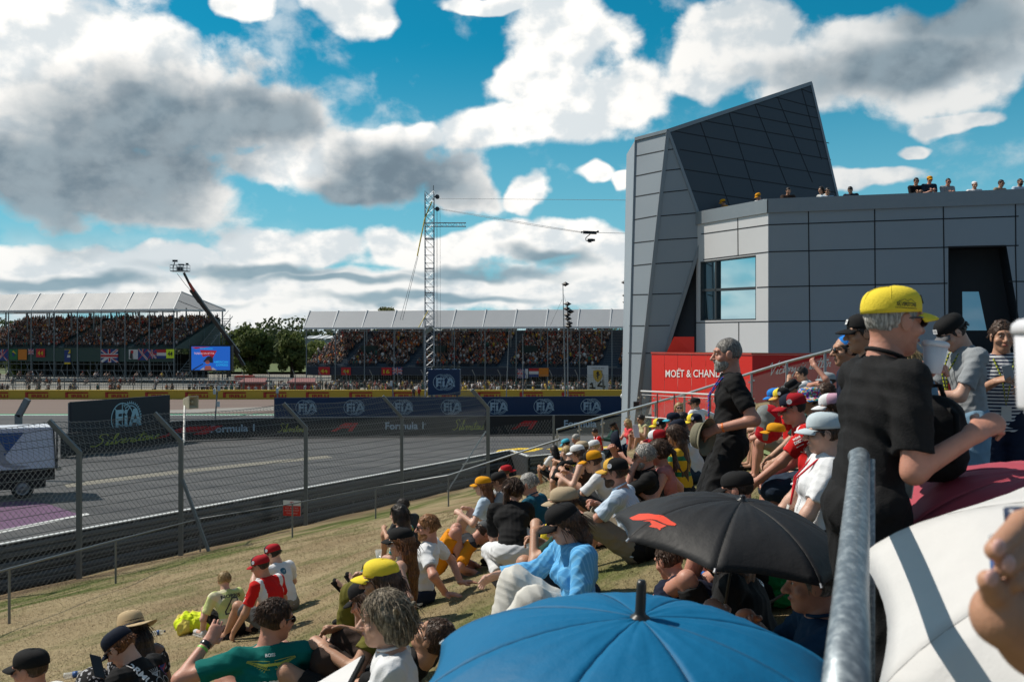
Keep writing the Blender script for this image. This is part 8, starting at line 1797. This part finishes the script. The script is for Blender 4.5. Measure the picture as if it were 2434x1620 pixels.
g=G(1668,1054); softbox('bag','red bag behind the olive green rucksack',g,(.55,.3,.26),RED,.1,'bag')
g=G(475,1508); softbox('crumpled_jacket','neon yellow jacket with black patches crumpled in front of the boy in the lime jersey',G(470,1500),(.55,.40,.26),patches('neon_jacket',[(.60,.72,.02),(.62,.70,.03),(.66,.55,.12),(.60,.72,.02),(.03,.03,.02)],5.),.3,'jacket',None,.03,.02,5)
g=G(1925,1290); softbox('shopping_bag','blue and yellow carrier bag beside the green folding chair',g,(.30,.22,.26),patches('carrier_bag',[(.02,.22,.55),(.02,.25,.6),(.45,.42,.10),(.3,.32,.3)],9.),.3,'bag',cloth('strap_yellow',(.45,.42,.06)),.02,.012)
g=G(1830,1440); softbox('green_bag','bright green printed bag between the two people under the black umbrella',g,(.34,.26,.26),patches('green_bag',[(.01,.30,.08),(.02,.38,.12),(.01,.22,.06),(.3,.02,.02)],8.),-.2,'bag',None,.02,.01)
g=G(1480,1345); softbox('rucksack','black rucksack on the grass under the rim of the black umbrella',G(1530,1330),(.40,.30,.26),BLK,.5,'rucksack',BLK)
g=G(1265,1350); softbox('rucksack','black rucksack lying in front of the crouching woman',G(1268,1316),(.34,.26,.26),BLK,.2,'rucksack',BLK)
Lo=L; softbox('rucksack','black rucksack hanging at the chest of the man in the lemon yellow cap',P(2215,1125,3.62),(.22,.18,.27),BLK,-.2,'rucksack',BLK,.06,.006)
softbox('rucksack','black bag standing on the paving behind the railing pipe',Vector((2.35,6.5,zT)),(.36,.26,.42),BLK,.4,'rucksack',BLK)
g=G(1800,1040); softbox('red_rucksack','red and grey rucksack by the tanned legs below the concrete kerb',P(1826,1046,11.8),(.30,.25,.42),patches('red_grey_bag',[(.5,.01,.02),(.2,.22,.22),(.5,.01,.02)],6.),.3,'rucksack',None)
loosehat('loose_cap','orange cap lying beside the red and grey rucksack',P(1842,1030,11.4),('cap',cloth('cap_orange',())),(-1,.3,0),(0,0,1))
def towel(name,label,pts,m_,thick=.012,cat='towel'):
    q=[G(x,y,.0) for x,y in pts]; n=8; V_=[]
    for i in range(n+1):
        for j in range(n+1): u_,v_=i/n,j/n; p=q[0].lerp(q[1],u_).lerp(q[3].lerp(q[2],u_),v_); V_.append(Vector((p.x,p.y,ground(p.x,p.y)+.03+.012*math.sin(i*2.1+j*1.3))))
    F_=[(i*(n+1)+j,i*(n+1)+j+1,(i+1)*(n+1)+j+1,(i+1)*(n+1)+j) for i in range(n) for j in range(n)]; o=meshobj(name,V_,F_,m_,None,True); o.modifiers.new('cloth','SOLIDIFY').thickness=thick; c=sum((Vector(v) for v in V_),Vector())/len(V_); tag(o,label,cat); return o
towel('blanket','black and white patterned blanket under the ginger haired man',[(985,1425),(1045,1382),(1000,1370),(940,1405)],patches('blanket_print',[(.02,.03,.04),(.45,.47,.5),(.03,.04,.06),(.5,.5,.5)],14.))
towel('blanket','sage green blanket on the grass below the concrete kerb',[(1785,1075),(1880,1040),(1895,1050),(1830,1085)],cloth('sage',(.17,.22,.10)))
towel('blanket','dark jacket spread out beside the grey rucksack',[(1650,1118),(1700,1108),(1672,1100),(1640,1106)],BLK)
def bottle(label,c,ax,L_=.21,r=.032,lab=(.03,.10,.30)):
    c=Vector(c); ax=Vector(ax).normalized(); e=empty('water_bottle',c,label,'bottle'); m=MB(); m.lathe(c,[(0,0),(r,.0),(r,.02),(r*.93,.05),(r,.08),(r,L_*.62),(r*.6,L_*.82),(r*.42,L_*.88),(r*.42,L_*.93)],16,ax); m.build('bottle_body',clearp,e,True)
    m=MB(); m.lathe(c+ax*L_*.36,[(r*1.01,0),(r*1.01,L_*.2)],16,ax); m.build('paper_label',mat('label_blue',lab,.5,var=0),e,True); m=MB(); m.lathe(c+ax*L_*.92,[(r*.46,0),(r*.46,.02),(0,.02)],12,ax); m.build('bottle_cap',mat('cap_navy',(.01,.02,.06),.4,var=0),e,True)
up3=Vector((0,0,.035))
bottle('clear water bottle with a blue label lying beside the man in the plain black cap',G(152,1614)+up3,(.95,.2,.10),.24)
bottle('small crushed water bottle lying beside the woman in the straw hat',G(362,1512)+up3,(.8,.3,.1),.15)
bottle('pinkish bottle with a red cap lying behind the man in the pinstripe shirt',G(1425,1198)+up3,(1,.25,.16),.26,.04,(.55,.2,.22))
# white board in the near foreground
bq=[P(735,1640,3.3),P(862,1562,3.5),P(842,1600,3.25),P(700,1700,3.0)]
e=empty('white_board',bq[1],'stiff white board with a dark edge held by the ash blonde woman','board'); m=MB(); n_=Vector((0,0,.006)); m.poly([P(700,1660,3.6),P(863,1561,3.75),P(822,1640,3.3),P(790,1720,3.2)]); o=m.build('sheet',mat('board_white',(.66,.64,.63),.5,var=.03),e); o.modifiers.new('stiff','SOLIDIFY').thickness=.008
m=MB(); m.bar(P(864,1562,3.74),P(824,1640,3.29),.012,.02); m.build('edge_strip',BLK,e)
# trainers and socks of people whose bodies are hidden
def loneshoe(label,px,py,mt,yaw=90.):
    g=G(px,py); e=empty('trainer',g,label,'shoe'); f=rotz(math.radians(yaw))@_r((0,1,0)); a=_r(g)+_r((0,0,.045)); b=a+f*.17; V_,F_=field([cone(a,b,.045,.034),cone(a,a+_r((0,0,.06)),.042,.040),ell(b,_r((.042,.05,.036)))],.008,.02); meshobj('upper',V_,F_,mt,e,True); m=MB(); m.box(Vector((a+b)/2)-Vector((0,0,.040)),(.29,.085,.02),Vector(f),Vector(f).cross(Vector((0,0,1))),(0,0,1)); m.build('sole',SOLE,e)
loneshoe('green and black trainer beside the standing man',1693,1118,patches('trainer_green',[(.01,.25,.2),(.02,.03,.03),(.02,.2,.16)],22.),70); loneshoe('white trainer beside the standing man',1695,1136,SHW,70)
# ================================================================ the blurred hand at the right edge
hx=P(2345,1460,.98); e=empty('person',hx,'person outside the right edge, only a blurred hand gripping a clear bottle shows','person')
Q=lambda x,y,d:_r(P(x+45,y+5,d*1.12))
hp=[cone(Q(2760,1650,1.02),Q(2430,1520,.98),.047,.036,k=.03),cone(Q(2430,1505,.98),Q(2345,1455,.95),.038,.036,k=.03),cone(Q(2440,1440,.99),Q(2380,1425,.97),.030,.030,k=.02),
    cone(Q(2350,1425,.95),Q(2318,1398,.93),.019,.0145,k=.008),cone(Q(2318,1398,.93),Q(2304,1374,.92),.0135,.0115,k=.004),
    cone(Q(2475,1200,1.0),Q(2385,1238,.95),.0150,.0140,k=.003),cone(Q(2385,1238,.95),Q(2322,1302,.92),.0140,.0115,k=.003),
    cone(Q(2485,1262,1.0),Q(2402,1292,.94),.0145,.0138,k=.003),cone(Q(2402,1292,.94),Q(2345,1340,.92),.0136,.0112,k=.003),
    cone(Q(2490,1325,1.0),Q(2418,1345,.94),.0138,.013,k=.003),cone(Q(2418,1345,.94),Q(2368,1378,.925),.013,.0105,k=.003),cone(Q(2480,1385,1.),Q(2425,1395,.945),.0125,.0115,k=.003)]
for x_,y_,d_ in ((2322,1302,.915),(2345,1340,.915),(2304,1374,.915)):
    m=MB(); blob(m,Q(x_+8,y_-6,d_-.004),_r((.0075,.004,.0095)),np.eye(3)); m.build('nail',mat('nail',(.62,.36,.32),.25,var=0),e,True)
V_,F_=field(hp,.0032,.008); meshobj('body',V_,F_,skin['b'],e,True)
bottle('clear bottle in the blurred hand at the right edge',P(2440,1440,1.14),(-.06,.05,1),.10,.034,(.55,.55,.6))
q=P(2496,880,1.2); cup('paper_cup','blurred white cup at the right edge of the picture',q,(.1,0,1),.10,.032,.044,cupw,cupw)
